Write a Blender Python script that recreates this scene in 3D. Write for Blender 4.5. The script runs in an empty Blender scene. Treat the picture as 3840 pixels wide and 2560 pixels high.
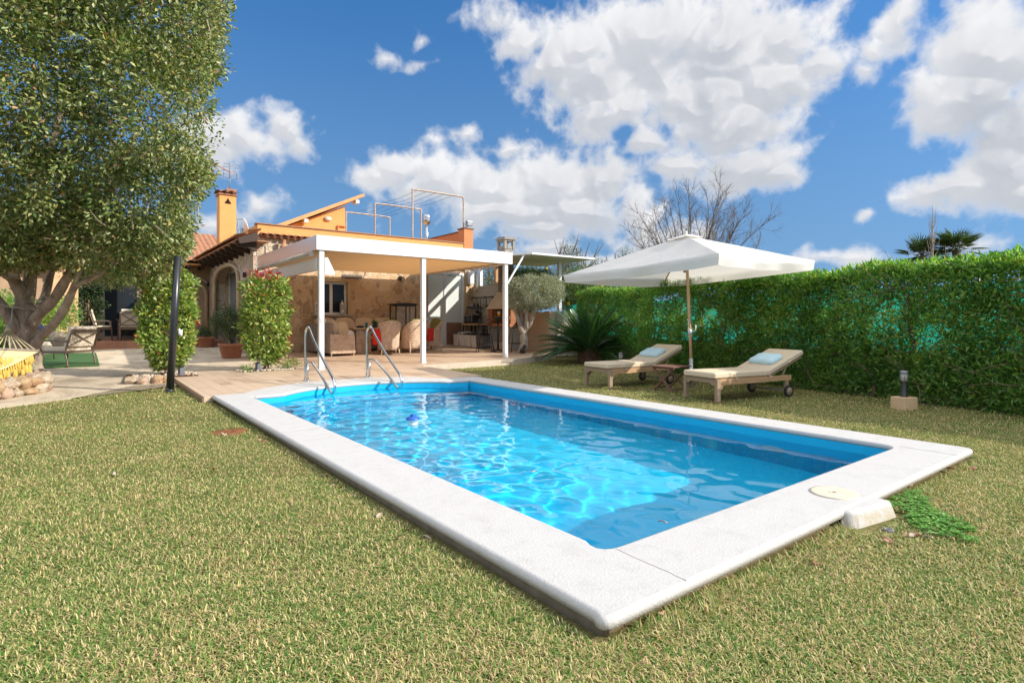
import bpy, bmesh, math, random
import numpy as np
from mathutils import Vector, Matrix, noise as mnoise
PI = math.pi
rad = math.radians
S = bpy.context.scene
COL = S.collection
rng = np.random.default_rng(7)
random.seed(7)

# ------------------------------------------------------------------ camera, sky, sun, exposure
# World axes: x runs along the short side of the pool, y along its long side, z up;
# the origin is the nearest outer corner of the pool coping, z = 0 its top.
CAM = (-1.494, -1.4325, 1.1)
YAW = rad(37.32)
FPX = 2112.0                     # focal length in pixels of the 3840 wide photograph
cd = bpy.data.cameras.new('camera')
cd.sensor_width = 36
cd.lens = 36 * FPX / 3840
cd.shift_y = -81 / 3840
cd.clip_start = 0.05
cd.clip_end = 3000
co = bpy.data.objects.new('camera', cd)
COL.objects.link(co)
co.location = CAM
co.rotation_euler = (PI / 2, 0, -YAW)
S.camera = co

SUN_EL = rad(30.5)
SUN_AZ = rad(-50)                # direction towards the sun, from +x
sun_dir = Vector((math.cos(SUN_AZ) * math.cos(SUN_EL), math.sin(SUN_AZ) * math.cos(SUN_EL), math.sin(SUN_EL)))
sd = bpy.data.lights.new('sun', 'SUN')
sd.energy = 4.5
sd.angle = rad(0.5)
sd.color = (1.0, 0.93, 0.83)
so = bpy.data.objects.new('sun', sd)
COL.objects.link(so)
so.rotation_euler = sun_dir.to_track_quat('Z', 'Y').to_euler()
so.location = (20, -28, 25)

S.view_settings.view_transform = 'Standard'
S.view_settings.look = 'None'
S.view_settings.exposure = 0.5
S.view_settings.gamma = 1
S.render.engine = 'CYCLES'
cy = S.cycles
cy.use_denoising = True
try:
    cy.denoiser = 'OPENIMAGEDENOISE'
    cy.denoising_input_passes = 'RGB_ALBEDO_NORMAL'
except Exception:
    pass
cy.max_bounces = 10
cy.diffuse_bounces = 4
cy.glossy_bounces = 4
cy.transmission_bounces = 8
cy.transparent_max_bounces = 12
cy.caustics_refractive = True
cy.caustics_reflective = False
cy.sample_clamp_indirect = 6
cy.blur_glossy = 0.5


def W2(px, py=None):             # azimuth, elevation (seen from the camera's forward direction) of a photo pixel, 2352 wide
    x = (px * 1.6327 - 1920) / FPX
    y = (1199 - py * 1.6327) / FPX
    return math.atan(x), math.atan(y / math.sqrt(1 + x * x))


CLOUDS = [  # centre and half size on the 2352 wide photograph, weight
    (850, 400, 50, 34, .8), (905, 385, 75, 48, 1), (1000, 415, 120, 62, 1), (1130, 430, 120, 66, 1), (1265, 425, 130, 78, 1.15),
    (1370, 420, 100, 72, 1.15), (1330, 490, 160, 62, 1), (1160, 480, 170, 58, 1), (1240, 525, 130, 38, .9), (1440, 475, 55, 60, 1),
    (1080, 322, 70, 20, .62), (1160, 345, 60, 18, .6),
    (1120, 50, 60, 60, .75), (1200, 100, 80, 55, .9), (1260, 150, 80, 60, 1), (1360, 165, 140, 95, 1.05), (1330, 120, 110, 80, 1),
    (1500, 90, 200, 115, 1.2), (1660, 110, 200, 140, 1.2), (1800, 90, 120, 95, 1), (1890, 140, 70, 55, .8), (1620, 230, 150, 110, 1.1),
    (1700, 290, 140, 75, 1), (1390, 270, 80, 60, .85), (1440, 250, 70, 60, .7), (1780, 200, 120, 90, 1),
    (1480, 340, 80, 35, .8), (1560, 385, 80, 35, .75), (1690, 390, 130, 66, 1), (1770, 405, 70, 40, .9),
    (560, 325, 75, 52, 1), (520, 330, 70, 55, 1), (635, 285, 55, 42, .85), (690, 335, 52, 36, .9), (665, 310, 50, 36, .8),
    (585, 475, 50, 40, .62), (480, 510, 60, 30, .6),
    (2290, 110, 150, 160, 1.15), (2240, 230, 150, 110, 1.1), (2370, 300, 190, 170, 1.15), (2190, 440, 150, 40, 1), (2310, 400, 150, 80, 1.1),
    (2360, 450, 120, 50, 1), (2080, 50, 60, 75, .72), (2030, 110, 32, 32, .6), (2010, 160, 36, 26, .6),
    (885, 130, 38, 24, .62), (955, 88, 22, 24, .5), (980, 150, 46, 20, .55), (1995, 497, 34, 20, .8), (1925, 588, 90, 24, .85),
    (1500, 555, 120, 30, .6), (1400, 590, 160, 22, .55), (1250, 575, 140, 26, .5), (2180, 570, 120, 18, .4),
]


def _perlin(X, Y, seed):
    r = np.random.default_rng(seed)
    p = r.permutation(256)
    p = np.concatenate([p, p, p])
    ang = r.uniform(0, 2 * np.pi, 256)
    gx, gy = np.cos(ang), np.sin(ang)
    xi, yi = np.floor(X).astype(int), np.floor(Y).astype(int)
    xf, yf = X - xi, Y - yi
    u = xf ** 3 * (xf * (xf * 6 - 15) + 10)
    v = yf ** 3 * (yf * (yf * 6 - 15) + 10)

    def g(dx, dy):
        h = p[(p[(xi + dx) & 255] + yi + dy) & 255]
        return gx[h] * (xf - dx) + gy[h] * (yf - dy)
    a = g(0, 0) + u * (g(1, 0) - g(0, 0))
    b = g(0, 1) + u * (g(1, 1) - g(0, 1))
    return (a + v * (b - a)) * 1.5


def fbm(X, Y, sc, octv, seed, gain=.5, billow=False):
    out, amp, f, tot = 0, 1., sc, 0
    for i in range(octv):
        n = _perlin(X * f + 7.3 * i, Y * f + 3.1 * i, seed + i)
        out = out + amp * (np.sqrt(n * n + .012) if billow else n)
        tot += amp
        amp *= gain
        f *= 2.05
    return out / tot


def sstep(x, a, b):
    t = np.clip((x - a) / (b - a), 0, 1)
    return t * t * (3 - 2 * t)


def cloud_field(AZ, EL, blobs, seed=11):
    """coverage and brightness of cumulus on a grid of azimuth, elevation (elevation rises with the row)"""
    wx = fbm(AZ, EL, 7, 4, seed) * .032
    wy = fbm(AZ, EL, 7, 4, seed + 20) * .024
    a, e = AZ + wx, EL + wy
    S = np.full(AZ.shape, -1.5)
    for a0, e0, ra, re, wt in blobs:
        v = wt * (1 - np.sqrt(((a - a0) / ra) ** 2 + ((e - e0) / re) ** 2))
        k = .18
        h = np.clip(.5 + .5 * (v - S) / k, 0, 1)
        S = S + (v - S) * h + k * h * (1 - h)
    bil = fbm(AZ, EL, 13, 5, seed + 40, .55, True)
    fb = fbm(AZ, EL, 10, 6, seed + 60, .58)
    D = S + 1.15 * (.36 - bil) * np.clip(1.1 - S * .2, .5, 1.2) + .55 * fb
    alpha = sstep(D, -.04, .64)
    b2 = fbm(AZ, EL, 11, 2, seed + 40, .42, True)
    Ds = S + .55 * (.34 - b2) + .30 * fbm(AZ, EL, 10, 2, seed + 60, .4)
    H = .10 * np.log1p(np.exp(np.clip(Ds, -3, 2) * 2.2)) / 2.2 * 2 + .007 * fb
    de, da = EL[1, 0] - EL[0, 0], AZ[0, 1] - AZ[0, 0]
    gy, gx = np.gradient(H, de, da)
    nz = 1 / np.sqrt(1 + gx ** 2 + gy ** 2)
    lam = (-gx * .22 - gy * .42 + .78) * nz
    lam = np.clip(lam, 0, 1)
    U = np.zeros(AZ.shape[1])
    SH = np.zeros(AZ.shape)
    dec = math.exp(-de / .07)
    Dc = np.clip(.75 * Ds + .25 * D, 0, 1.1)
    for j in range(AZ.shape[0] - 1, -1, -1):
        U = U * dec + Dc[j] * de
        SH[j] = U
    shade = np.exp(-SH * 16)
    thin = 1 - sstep(D, .1, .6)
    lit = np.clip(-.06 + .42 * lam + .72 * shade + .22 * fb, 0, 1.0)
    lit = lit + (np.maximum(lit, .8) - lit) * thin
    return alpha, lit


def sky_image(name, A):
    h, w = A.shape[:2]
    im = bpy.data.images.new(name, w, h, alpha=True, float_buffer=True)
    im.colorspace_settings.name = 'Non-Color'
    px = np.ones((h, w, 4), np.float32)
    px[..., :A.shape[2]] = A
    im.pixels.foreach_set(px.ravel())
    im.update()
    im.pack()
    return im


AZ_H, EL_H = .84, .62


def cloud_maps():
    """coverage and brightness of the clouds over the house, and of unseen fill clouds added in the rest of the sky"""
    bl = []
    for cx, cyy, rx, ry, wt in CLOUDS:
        a0, e0 = W2(cx, cyy)
        a1, _ = W2(cx + rx, cyy)
        _, e1 = W2(cx, cyy - ry)
        bl.append((a0, e0, abs(a1 - a0) * 1.25, abs(e1 - e0) * 1.25, wt))
    AZ, EL = np.meshgrid(np.linspace(-AZ_H, AZ_H, 2000), np.linspace(0, EL_H, 800))
    al, lit = cloud_field(AZ, EL, bl)
    al = al * sstep(AZ_H - np.abs(AZ), 0, .03) * sstep(EL_H - EL, 0, .03)
    a = sky_image('cloud_map', np.stack([al, lit, lit * 0], -1))
    AZ, EL = np.meshgrid(np.linspace(-PI, PI, 1024), np.linspace(0, PI / 2, 256))
    r = 1 / np.tan(np.maximum(EL, .05))
    X, Y = r * np.sin(AZ) + 40, r * np.cos(AZ) + 40
    d = fbm(X, Y, 1.1, 5, 90, .5) + .16
    k = np.maximum(sstep(np.abs(AZ), AZ_H, AZ_H + .3), sstep(EL, EL_H, EL_H + .2))
    al = sstep(d, .0, .3) * k * sstep(EL, .02, .1)
    b = sky_image('fill_cloud_map', np.stack([al, .95 - .4 * sstep(d, .3, .8), k], -1))
    return a, b


def build_world():
    w = bpy.data.worlds.new('World')
    S.world = w
    w.use_nodes = True
    nt = w.node_tree
    nt.nodes.clear()

    def m(tree, op, a, b=None, c=None, clamp=False):
        n = tree.nodes.new('ShaderNodeMath')
        n.operation = op
        n.use_clamp = clamp
        for i, v in enumerate((a, b, c)):
            if v is None:
                continue
            if isinstance(v, (int, float)):
                n.inputs[i].default_value = v
            else:
                tree.links.new(v, n.inputs[i])
        return n.outputs[0]
    tc = nt.nodes.new('ShaderNodeTexCoord')
    rot = nt.nodes.new('ShaderNodeVectorRotate')
    rot.rotation_type = 'Z_AXIS'
    rot.inputs['Angle'].default_value = YAW
    nt.links.new(tc.outputs['Generated'], rot.inputs['Vector'])
    sx = nt.nodes.new('ShaderNodeSeparateXYZ')
    nt.links.new(rot.outputs[0], sx.inputs[0])
    az = m(nt, 'ARCTAN2', sx.outputs[0], sx.outputs[1])
    el = m(nt, 'ARCSINE', sx.outputs[2])

    def tex(im, u, v, interp, ext):
        c = nt.nodes.new('ShaderNodeCombineXYZ')
        nt.links.new(u, c.inputs[0])
        nt.links.new(v, c.inputs[1])
        t = nt.nodes.new('ShaderNodeTexImage')
        t.image = im
        t.interpolation = interp
        t.extension = ext
        nt.links.new(c.outputs[0], t.inputs['Vector'])
        s = nt.nodes.new('ShaderNodeSeparateColor')
        nt.links.new(t.outputs['Color'], s.inputs[0])
        return s.outputs
    ima, imb = cloud_maps()
    near = tex(ima, m(nt, 'MULTIPLY_ADD', az, .5 / AZ_H, .5), m(nt, 'MULTIPLY', el, 1 / EL_H), 'Cubic', 'CLIP')
    far = tex(imb, m(nt, 'MULTIPLY_ADD', az, .5 / PI, .5), m(nt, 'MULTIPLY', el, 2 / PI), 'Linear', 'EXTEND')
    up = m(nt, 'GREATER_THAN', el, 0.)
    alpha = m(nt, 'MULTIPLY', m(nt, 'MAXIMUM', near[0], far[0]), up)
    lit = m(nt, 'MAXIMUM', near[1], m(nt, 'MULTIPLY', far[1], far[2]))
    mixc = nt.nodes.new('ShaderNodeMix')
    mixc.data_type = 'RGBA'
    nt.links.new(lit, mixc.inputs['Factor'])
    mixc.inputs['A'].default_value = CLOUD_DARK
    mixc.inputs['B'].default_value = CLOUD_LIGHT
    sky = nt.nodes.new('ShaderNodeTexSky')
    sky.sky_type = 'NISHITA'
    sky.sun_disc = False
    sky.sun_elevation = SUN_EL
    sky.sun_rotation = PI / 2 - SUN_AZ
    sky.altitude = 50
    sky.air_density = 1.0
    sky.dust_density = .15
    sky.ozone_density = 3.0
    lift = nt.nodes.new('ShaderNodeVectorMath')     # keeps the band above the horizon clear and blue
    lift.operation = 'ADD'
    lift.inputs[1].default_value = (0, 0, .25)
    nrm = nt.nodes.new('ShaderNodeVectorMath')
    nrm.operation = 'NORMALIZE'
    nt.links.new(tc.outputs['Generated'], lift.inputs[0])
    nt.links.new(lift.outputs[0], nrm.inputs[0])
    nt.links.new(nrm.outputs[0], sky.inputs['Vector'])
    bgs = nt.nodes.new('ShaderNodeBackground')
    bgs.inputs['Strength'].default_value = SKY_STRENGTH
    hs = nt.nodes.new('ShaderNodeHueSaturation')
    hs.inputs['Saturation'].default_value = 1.25
    nt.links.new(sky.outputs[0], hs.inputs['Color'])
    nt.links.new(hs.outputs[0], bgs.inputs['Color'])
    # thin haze towards the horizon
    hz = nt.nodes.new('ShaderNodeMapRange')
    hz.interpolation_type = 'SMOOTHSTEP'
    nt.links.new(el, hz.inputs['Value'])
    for k_, x_ in (('From Min', .55), ('From Max', -.05), ('To Min', 0.), ('To Max', .62)):
        hz.inputs[k_].default_value = x_
    bgh = nt.nodes.new('ShaderNodeBackground')
    bgh.inputs['Color'].default_value = (.165, .262, .345, 1)
    mh = nt.nodes.new('ShaderNodeMixShader')
    nt.links.new(hz.outputs[0], mh.inputs[0])
    nt.links.new(bgs.outputs[0], mh.inputs[1])
    nt.links.new(bgh.outputs[0], mh.inputs[2])
    bgc = nt.nodes.new('ShaderNodeBackground')
    nt.links.new(mixc.outputs['Result'], bgc.inputs['Color'])
    # unseen clouds outside the view, added and made brighter as fill light
    nt.links.new(m(nt, 'MULTIPLY_ADD', far[2], FILL_CLOUDS, 1.0), bgc.inputs['Strength'])
    mx = nt.nodes.new('ShaderNodeMixShader')
    nt.links.new(alpha, mx.inputs[0])
    nt.links.new(mh.outputs[0], mx.inputs[1])
    nt.links.new(bgc.outputs[0], mx.inputs[2])
    ow = nt.nodes.new('ShaderNodeOutputWorld')
    nt.links.new(mx.outputs[0], ow.inputs['Surface'])
    w.cycles.sampling_method = 'MANUAL'
    w.cycles.sample_map_resolution = 1024


SKY_STRENGTH = .15
CLOUD_DARK = (.31, .34, .39, 1)
CLOUD_LIGHT = (.68, .68, .69, 1)
FILL_CLOUDS = 1.2
build_world()


# ------------------------------------------------------------------ surveying: turn measured bearings into places
def _r(px):
    r = (px - 1920) / FPX
    return r * math.cos(YAW) + math.sin(YAW), -r * math.sin(YAW) + math.cos(YAW)


def on_ground(px, py, z):
    t = (CAM[2] - z) * FPX / (py - 1199)
    da, db = _r(px)
    return CAM[0] + da * t, CAM[1] + db * t


def at_t(px, t):                 # point at forward distance t
    da, db = _r(px)
    return CAM[0] + da * t, CAM[1] + db * t


def on_b(px, b):
    da, db = _r(px)
    t = (b - CAM[1]) / db
    return CAM[0] + da * t, t


def zz(py, t):
    return CAM[2] + (1199 - py) / FPX * t


def c2l(x, t, z):                # forward distance t, sideways x
    c, s = math.cos(YAW), math.sin(YAW)
    return (CAM[0] + x * c + t * s, CAM[1] - x * s + t * c, z)


# ------------------------------------------------------------------ materials
def lk(nt, a, b):
    nt.links.new(a, b)


def node(nt, kind, **kw):
    n = nt.nodes.new(kind)
    for k, v in kw.items():
        if k in n.inputs:
            n.inputs[k].default_value = v
        else:
            setattr(n, k, v)
    return n


def base_mat(name):
    m = bpy.data.materials.new(name)
    m.use_nodes = True
    nt = m.node_tree
    return m, nt, nt.nodes['Principled BSDF']


def ramp(nt, stops, fac=None, interp='LINEAR'):
    r = nt.nodes.new('ShaderNodeValToRGB')
    r.color_ramp.interpolation = interp
    els = r.color_ramp.elements
    while len(els) < len(stops):
        els.new(.5)
    for e, (p, c) in zip(els, stops):
        e.position = p
        e.color = (*c, 1)
    if fac is not None:
        lk(nt, fac, r.inputs[0])
    return r.outputs['Color']


def coords(nt, scale=(1, 1, 1), world=False):
    mp = nt.nodes.new('ShaderNodeMapping')
    mp.inputs['Scale'].default_value = scale
    if world:
        g = nt.nodes.new('ShaderNodeNewGeometry')
        lk(nt, g.outputs['Position'], mp.inputs['Vector'])
    else:
        t = nt.nodes.new('ShaderNodeTexCoord')
        lk(nt, t.outputs['Object'], mp.inputs['Vector'])
    return mp.outputs[0]


def noise_n(nt, vec, scale, detail=4, rough=.55, dist=0.):
    n = node(nt, 'ShaderNodeTexNoise', Scale=scale, Detail=detail, Roughness=rough, Distortion=dist)
    lk(nt, vec, n.inputs['Vector'])
    return n.outputs['Fac']


def bump(nt, b, height, strength=.3, dist=.01):
    n = node(nt, 'ShaderNodeBump', Strength=strength, Distance=dist)
    lk(nt, height, n.inputs['Height'])
    lk(nt, n.outputs[0], b.inputs['Normal'])


def pm(name, c, c2=None, scale=8, rough=.6, metal=0., bmp=0., bscale=None, bdist=.004, stretch=(1, 1, 1), spec=.5, detail=5, world=False):
    """plain surface: two colours mixed by noise, with optional bump"""
    m, nt, b = base_mat(name)
    b.inputs['Roughness'].default_value = rough
    b.inputs['Metallic'].default_value = metal
    b.inputs['Specular IOR Level'].default_value = spec
    if c2 is None:
        c2 = tuple(x * .82 for x in c)
    v = coords(nt, stretch, world)
    f = noise_n(nt, v, scale, detail)
    lk(nt, ramp(nt, [(.3, c), (.7, c2)], f), b.inputs['Base Color'])
    if bmp:
        bump(nt, b, noise_n(nt, v, bscale or scale * 3, 5), bmp, bdist)
    return m


def leaf_mat(name, stops, trans=.35, rough=.45, tint=(1.15, 1.25, .5), clump=2.5, spec=.4, var=.3):
    m, nt, b = base_mat(name)
    g = nt.nodes.new('ShaderNodeNewGeometry')
    nz = noise_n(nt, g.outputs['Position'], clump, 3)
    mx = node(nt, 'ShaderNodeMath', operation='MULTIPLY_ADD')
    lk(nt, nz, mx.inputs[0])
    mx.inputs[1].default_value = var * 2
    ad = node(nt, 'ShaderNodeMath', operation='SUBTRACT', use_clamp=True)
    lk(nt, g.outputs['Random Per Island'], mx.inputs[2])
    lk(nt, mx.outputs[0], ad.inputs[0])
    ad.inputs[1].default_value = var
    col = ramp(nt, stops, ad.outputs[0])
    lk(nt, col, b.inputs['Base Color'])
    b.inputs['Roughness'].default_value = rough
    b.inputs['Specular IOR Level'].default_value = spec
    t = nt.nodes.new('ShaderNodeBsdfTranslucent')
    tm = node(nt, 'ShaderNodeMix', data_type='RGBA', blend_type='MULTIPLY')
    tm.inputs['Factor'].default_value = 1
    lk(nt, col, tm.inputs['A'])
    tm.inputs['B'].default_value = (*tint, 1)
    lk(nt, tm.outputs['Result'], t.inputs['Color'])
    mix = nt.nodes.new('ShaderNodeMixShader')
    mix.inputs[0].default_value = trans
    lk(nt, b.outputs[0], mix.inputs[1])
    lk(nt, t.outputs[0], mix.inputs[2])
    lk(nt, mix.outputs[0], nt.nodes['Material Output'].inputs['Surface'])
    return m


def stone_mat(name, scale, stops, mortar, edge=.06, bmp=.7, soft=False):
    """irregular flat stones with mortar joints"""
    m, nt, b = base_mat(name)
    v = coords(nt, world=True)
    nz = node(nt, 'ShaderNodeTexNoise', Scale=2.2, Detail=3)
    lk(nt, v, nz.inputs['Vector'])
    wv = node(nt, 'ShaderNodeMix', data_type='RGBA', blend_type='LINEAR_LIGHT')
    wv.inputs['Factor'].default_value = .16
    lk(nt, v, wv.inputs['A'])
    lk(nt, nz.outputs['Color'], wv.inputs['B'])
    vo = node(nt, 'ShaderNodeTexVoronoi', feature='F1', Scale=scale)
    ve = node(nt, 'ShaderNodeTexVoronoi', feature='DISTANCE_TO_EDGE', Scale=scale)
    for x in (vo, ve):
        lk(nt, wv.outputs['Result'], x.inputs['Vector'])
    sc = nt.nodes.new('ShaderNodeSeparateColor')
    lk(nt, vo.outputs['Color'], sc.inputs[0])
    fine = noise_n(nt, v, 14, 6, .65)
    md = node(nt, 'ShaderNodeMath', operation='MULTIPLY_ADD')
    lk(nt, fine, md.inputs[0])
    md.inputs[1].default_value = .7
    sub = node(nt, 'ShaderNodeMath', operation='SUBTRACT')
    lk(nt, sc.outputs[0], sub.inputs[0])
    sub.inputs[1].default_value = .35
    lk(nt, sub.outputs[0], md.inputs[2])
    col = ramp(nt, stops, md.outputs[0])
    er = node(nt, 'ShaderNodeMapRange', interpolation_type='SMOOTHSTEP')
    er.inputs['From Min'].default_value = edge * .35
    er.inputs['From Max'].default_value = edge * (2.2 if soft else 1.2)
    lk(nt, ve.outputs['Distance'], er.inputs['Value'])
    mx = node(nt, 'ShaderNodeMix', data_type='RGBA')
    lk(nt, er.outputs[0], mx.inputs['Factor'])
    mx.inputs['A'].default_value = (*mortar, 1)
    lk(nt, col, mx.inputs['B'])
    lk(nt, mx.outputs['Result'], b.inputs['Base Color'])
    b.inputs['Roughness'].default_value = .9
    b.inputs['Specular IOR Level'].default_value = .15
    h = node(nt, 'ShaderNodeMath', operation='MULTIPLY_ADD')
    lk(nt, fine, h.inputs[0])
    h.inputs[1].default_value = .6
    lk(nt, er.outputs[0], h.inputs[2])
    bump(nt, b, h.outputs[0], bmp, .03)
    return m


def plank_mat(name, c1, c2, width, length, along='x', rough=.5, gap=(.12, .08, .05), gapw=.004, grain=30):
    """boards or wood-look tiles laid in staggered rows, world aligned"""
    m, nt, b = base_mat(name)
    v = coords(nt, world=True)
    sp = nt.nodes.new('ShaderNodeSeparateXYZ')
    lk(nt, v, sp.inputs[0])
    cb = nt.nodes.new('ShaderNodeCombineXYZ')
    lk(nt, sp.outputs[{'x': 0, 'y': 1, 'z': 2}[along[0]]], cb.inputs[0])
    lk(nt, sp.outputs[{'x': 0, 'y': 1, 'z': 2}[along[1]]], cb.inputs[1])
    br = node(nt, 'ShaderNodeTexBrick', offset=.37)
    br.inputs['Scale'].default_value = 1
    br.inputs['Brick Width'].default_value = length
    br.inputs['Row Height'].default_value = width
    br.inputs['Mortar Size'].default_value = gapw
    br.inputs['Mortar Smooth'].default_value = .1
    br.inputs['Color1'].default_value = (0, 0, 0, 1)
    br.inputs['Color2'].default_value = (1, 1, 1, 1)
    br.inputs['Mortar'].default_value = (.5, .5, .5, 1)
    lk(nt, cb.outputs[0], br.inputs['Vector'])
    mp = node(nt, 'ShaderNodeMapping')
    mp.inputs['Scale'].default_value = (1.2, grain, 1)
    lk(nt, cb.outputs[0], mp.inputs['Vector'])
    g = noise_n(nt, mp.outputs[0], 1.6, 5, .6, .4)
    big = noise_n(nt, v, 1.3, 3)
    s = node(nt, 'ShaderNodeMath', operation='MULTIPLY_ADD')
    bw = nt.nodes.new('ShaderNodeRGBToBW')
    lk(nt, br.outputs['Color'], bw.inputs[0])
    lk(nt, bw.outputs[0], s.inputs[0])
    s.inputs[1].default_value = .35
    s2 = node(nt, 'ShaderNodeMath', operation='MULTIPLY_ADD')
    lk(nt, g, s2.inputs[0])
    s2.inputs[1].default_value = .6
    lk(nt, big, s2.inputs[2])
    lk(nt, s2.outputs[0], s.inputs[2])
    col = ramp(nt, [(.55, c1), (1.15 if False else 1., c2)], s.outputs[0])
    mx = node(nt, 'ShaderNodeMix', data_type='RGBA')
    lk(nt, br.outputs['Fac'], mx.inputs['Factor'])
    lk(nt, col, mx.inputs['A'])
    mx.inputs['B'].default_value = (*gap, 1)
    lk(nt, mx.outputs['Result'], b.inputs['Base Color'])
    b.inputs['Roughness'].default_value = rough
    inv = node(nt, 'ShaderNodeMath', operation='SUBTRACT')
    inv.inputs[0].default_value = 1
    lk(nt, br.outputs['Fac'], inv.inputs[1])
    bump(nt, b, inv.outputs[0], .5, .004)
    return m


def wicker_mat(name, c1, c2):
    m, nt, b = base_mat(name)
    v = coords(nt)
    sp = nt.nodes.new('ShaderNodeSeparateXYZ')
    lk(nt, v, sp.inputs[0])
    ad = node(nt, 'ShaderNodeMath', operation='ADD')
    lk(nt, sp.outputs[0], ad.inputs[0])
    lk(nt, sp.outputs[1], ad.inputs[1])

    def wave(src, freq):
        k = node(nt, 'ShaderNodeMath', operation='MULTIPLY')
        lk(nt, src, k.inputs[0])
        k.inputs[1].default_value = freq
        s = node(nt, 'ShaderNodeMath', operation='SINE')
        lk(nt, k.outputs[0], s.inputs[0])
        return s.outputs[0]
    hz, vt = wave(sp.outputs[2], 2 * PI / .05), wave(ad.outputs[0], 2 * PI / .11)
    mul = node(nt, 'ShaderNodeMath', operation='MULTIPLY')
    lk(nt, hz, mul.inputs[0])
    lk(nt, vt, mul.inputs[1])
    nz = noise_n(nt, v, 9, 5, .6)
    k = node(nt, 'ShaderNodeMath', operation='MULTIPLY_ADD')
    lk(nt, mul.outputs[0], k.inputs[0])
    k.inputs[1].default_value = .34
    lk(nt, nz, k.inputs[2])
    lk(nt, ramp(nt, [(.28, c2), (.72, c1)], k.outputs[0]), b.inputs['Base Color'])
    b.inputs['Roughness'].default_value = .6
    bump(nt, b, mul.outputs[0], .8, .006)
    return m


# ------------------------------------------------------------------ object builders
def root_of(o):
    while o.parent:
        o = o.parent
    return o


def tag(o, label=None, cat=None, group=None, kind=None):
    if label:
        o['label'] = label
    if cat:
        o['category'] = cat
    if group:
        o['group'] = group
    if kind:
        o['kind'] = kind
    return o


def thing(name, label, cat, loc=(0, 0, 0), rz=0., group=None):
    o = bpy.data.objects.new(name, None)
    o.empty_display_size = .1
    COL.objects.link(o)
    o.location = loc
    o.rotation_euler = (0, 0, rz)
    return tag(o, label, cat, group)


def link_mesh(name, me, m, parent=None):
    if parent is not None:
        L = root_of(parent).location
        if L.length > 0:
            me.transform(Matrix.Translation(-L))
    o = bpy.data.objects.new(name, me)
    COL.objects.link(o)
    o.parent = parent
    for x in (m if isinstance(m, (list, tuple)) else [m]):
        me.materials.append(x)
    return o


def np_mesh(name, V, F, m, parent=None, smooth=False):
    V = np.ascontiguousarray(V, dtype=np.float32).reshape(-1, 3)
    F = np.ascontiguousarray(F, dtype=np.int32)
    n = F.shape[1]
    me = bpy.data.meshes.new(name)
    me.vertices.add(len(V))
    me.vertices.foreach_set('co', V.ravel())
    me.loops.add(F.size)
    me.loops.foreach_set('vertex_index', F.ravel())
    me.polygons.add(len(F))
    me.polygons.foreach_set('loop_start', np.arange(0, F.size, n, dtype=np.int32))
    me.polygons.foreach_set('loop_total', np.full(len(F), n, dtype=np.int32))
    if smooth:
        me.polygons.foreach_set('use_smooth', np.ones(len(F), dtype=bool))
    me.update(calc_edges=True)
    return link_mesh(name, me, m, parent)


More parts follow.
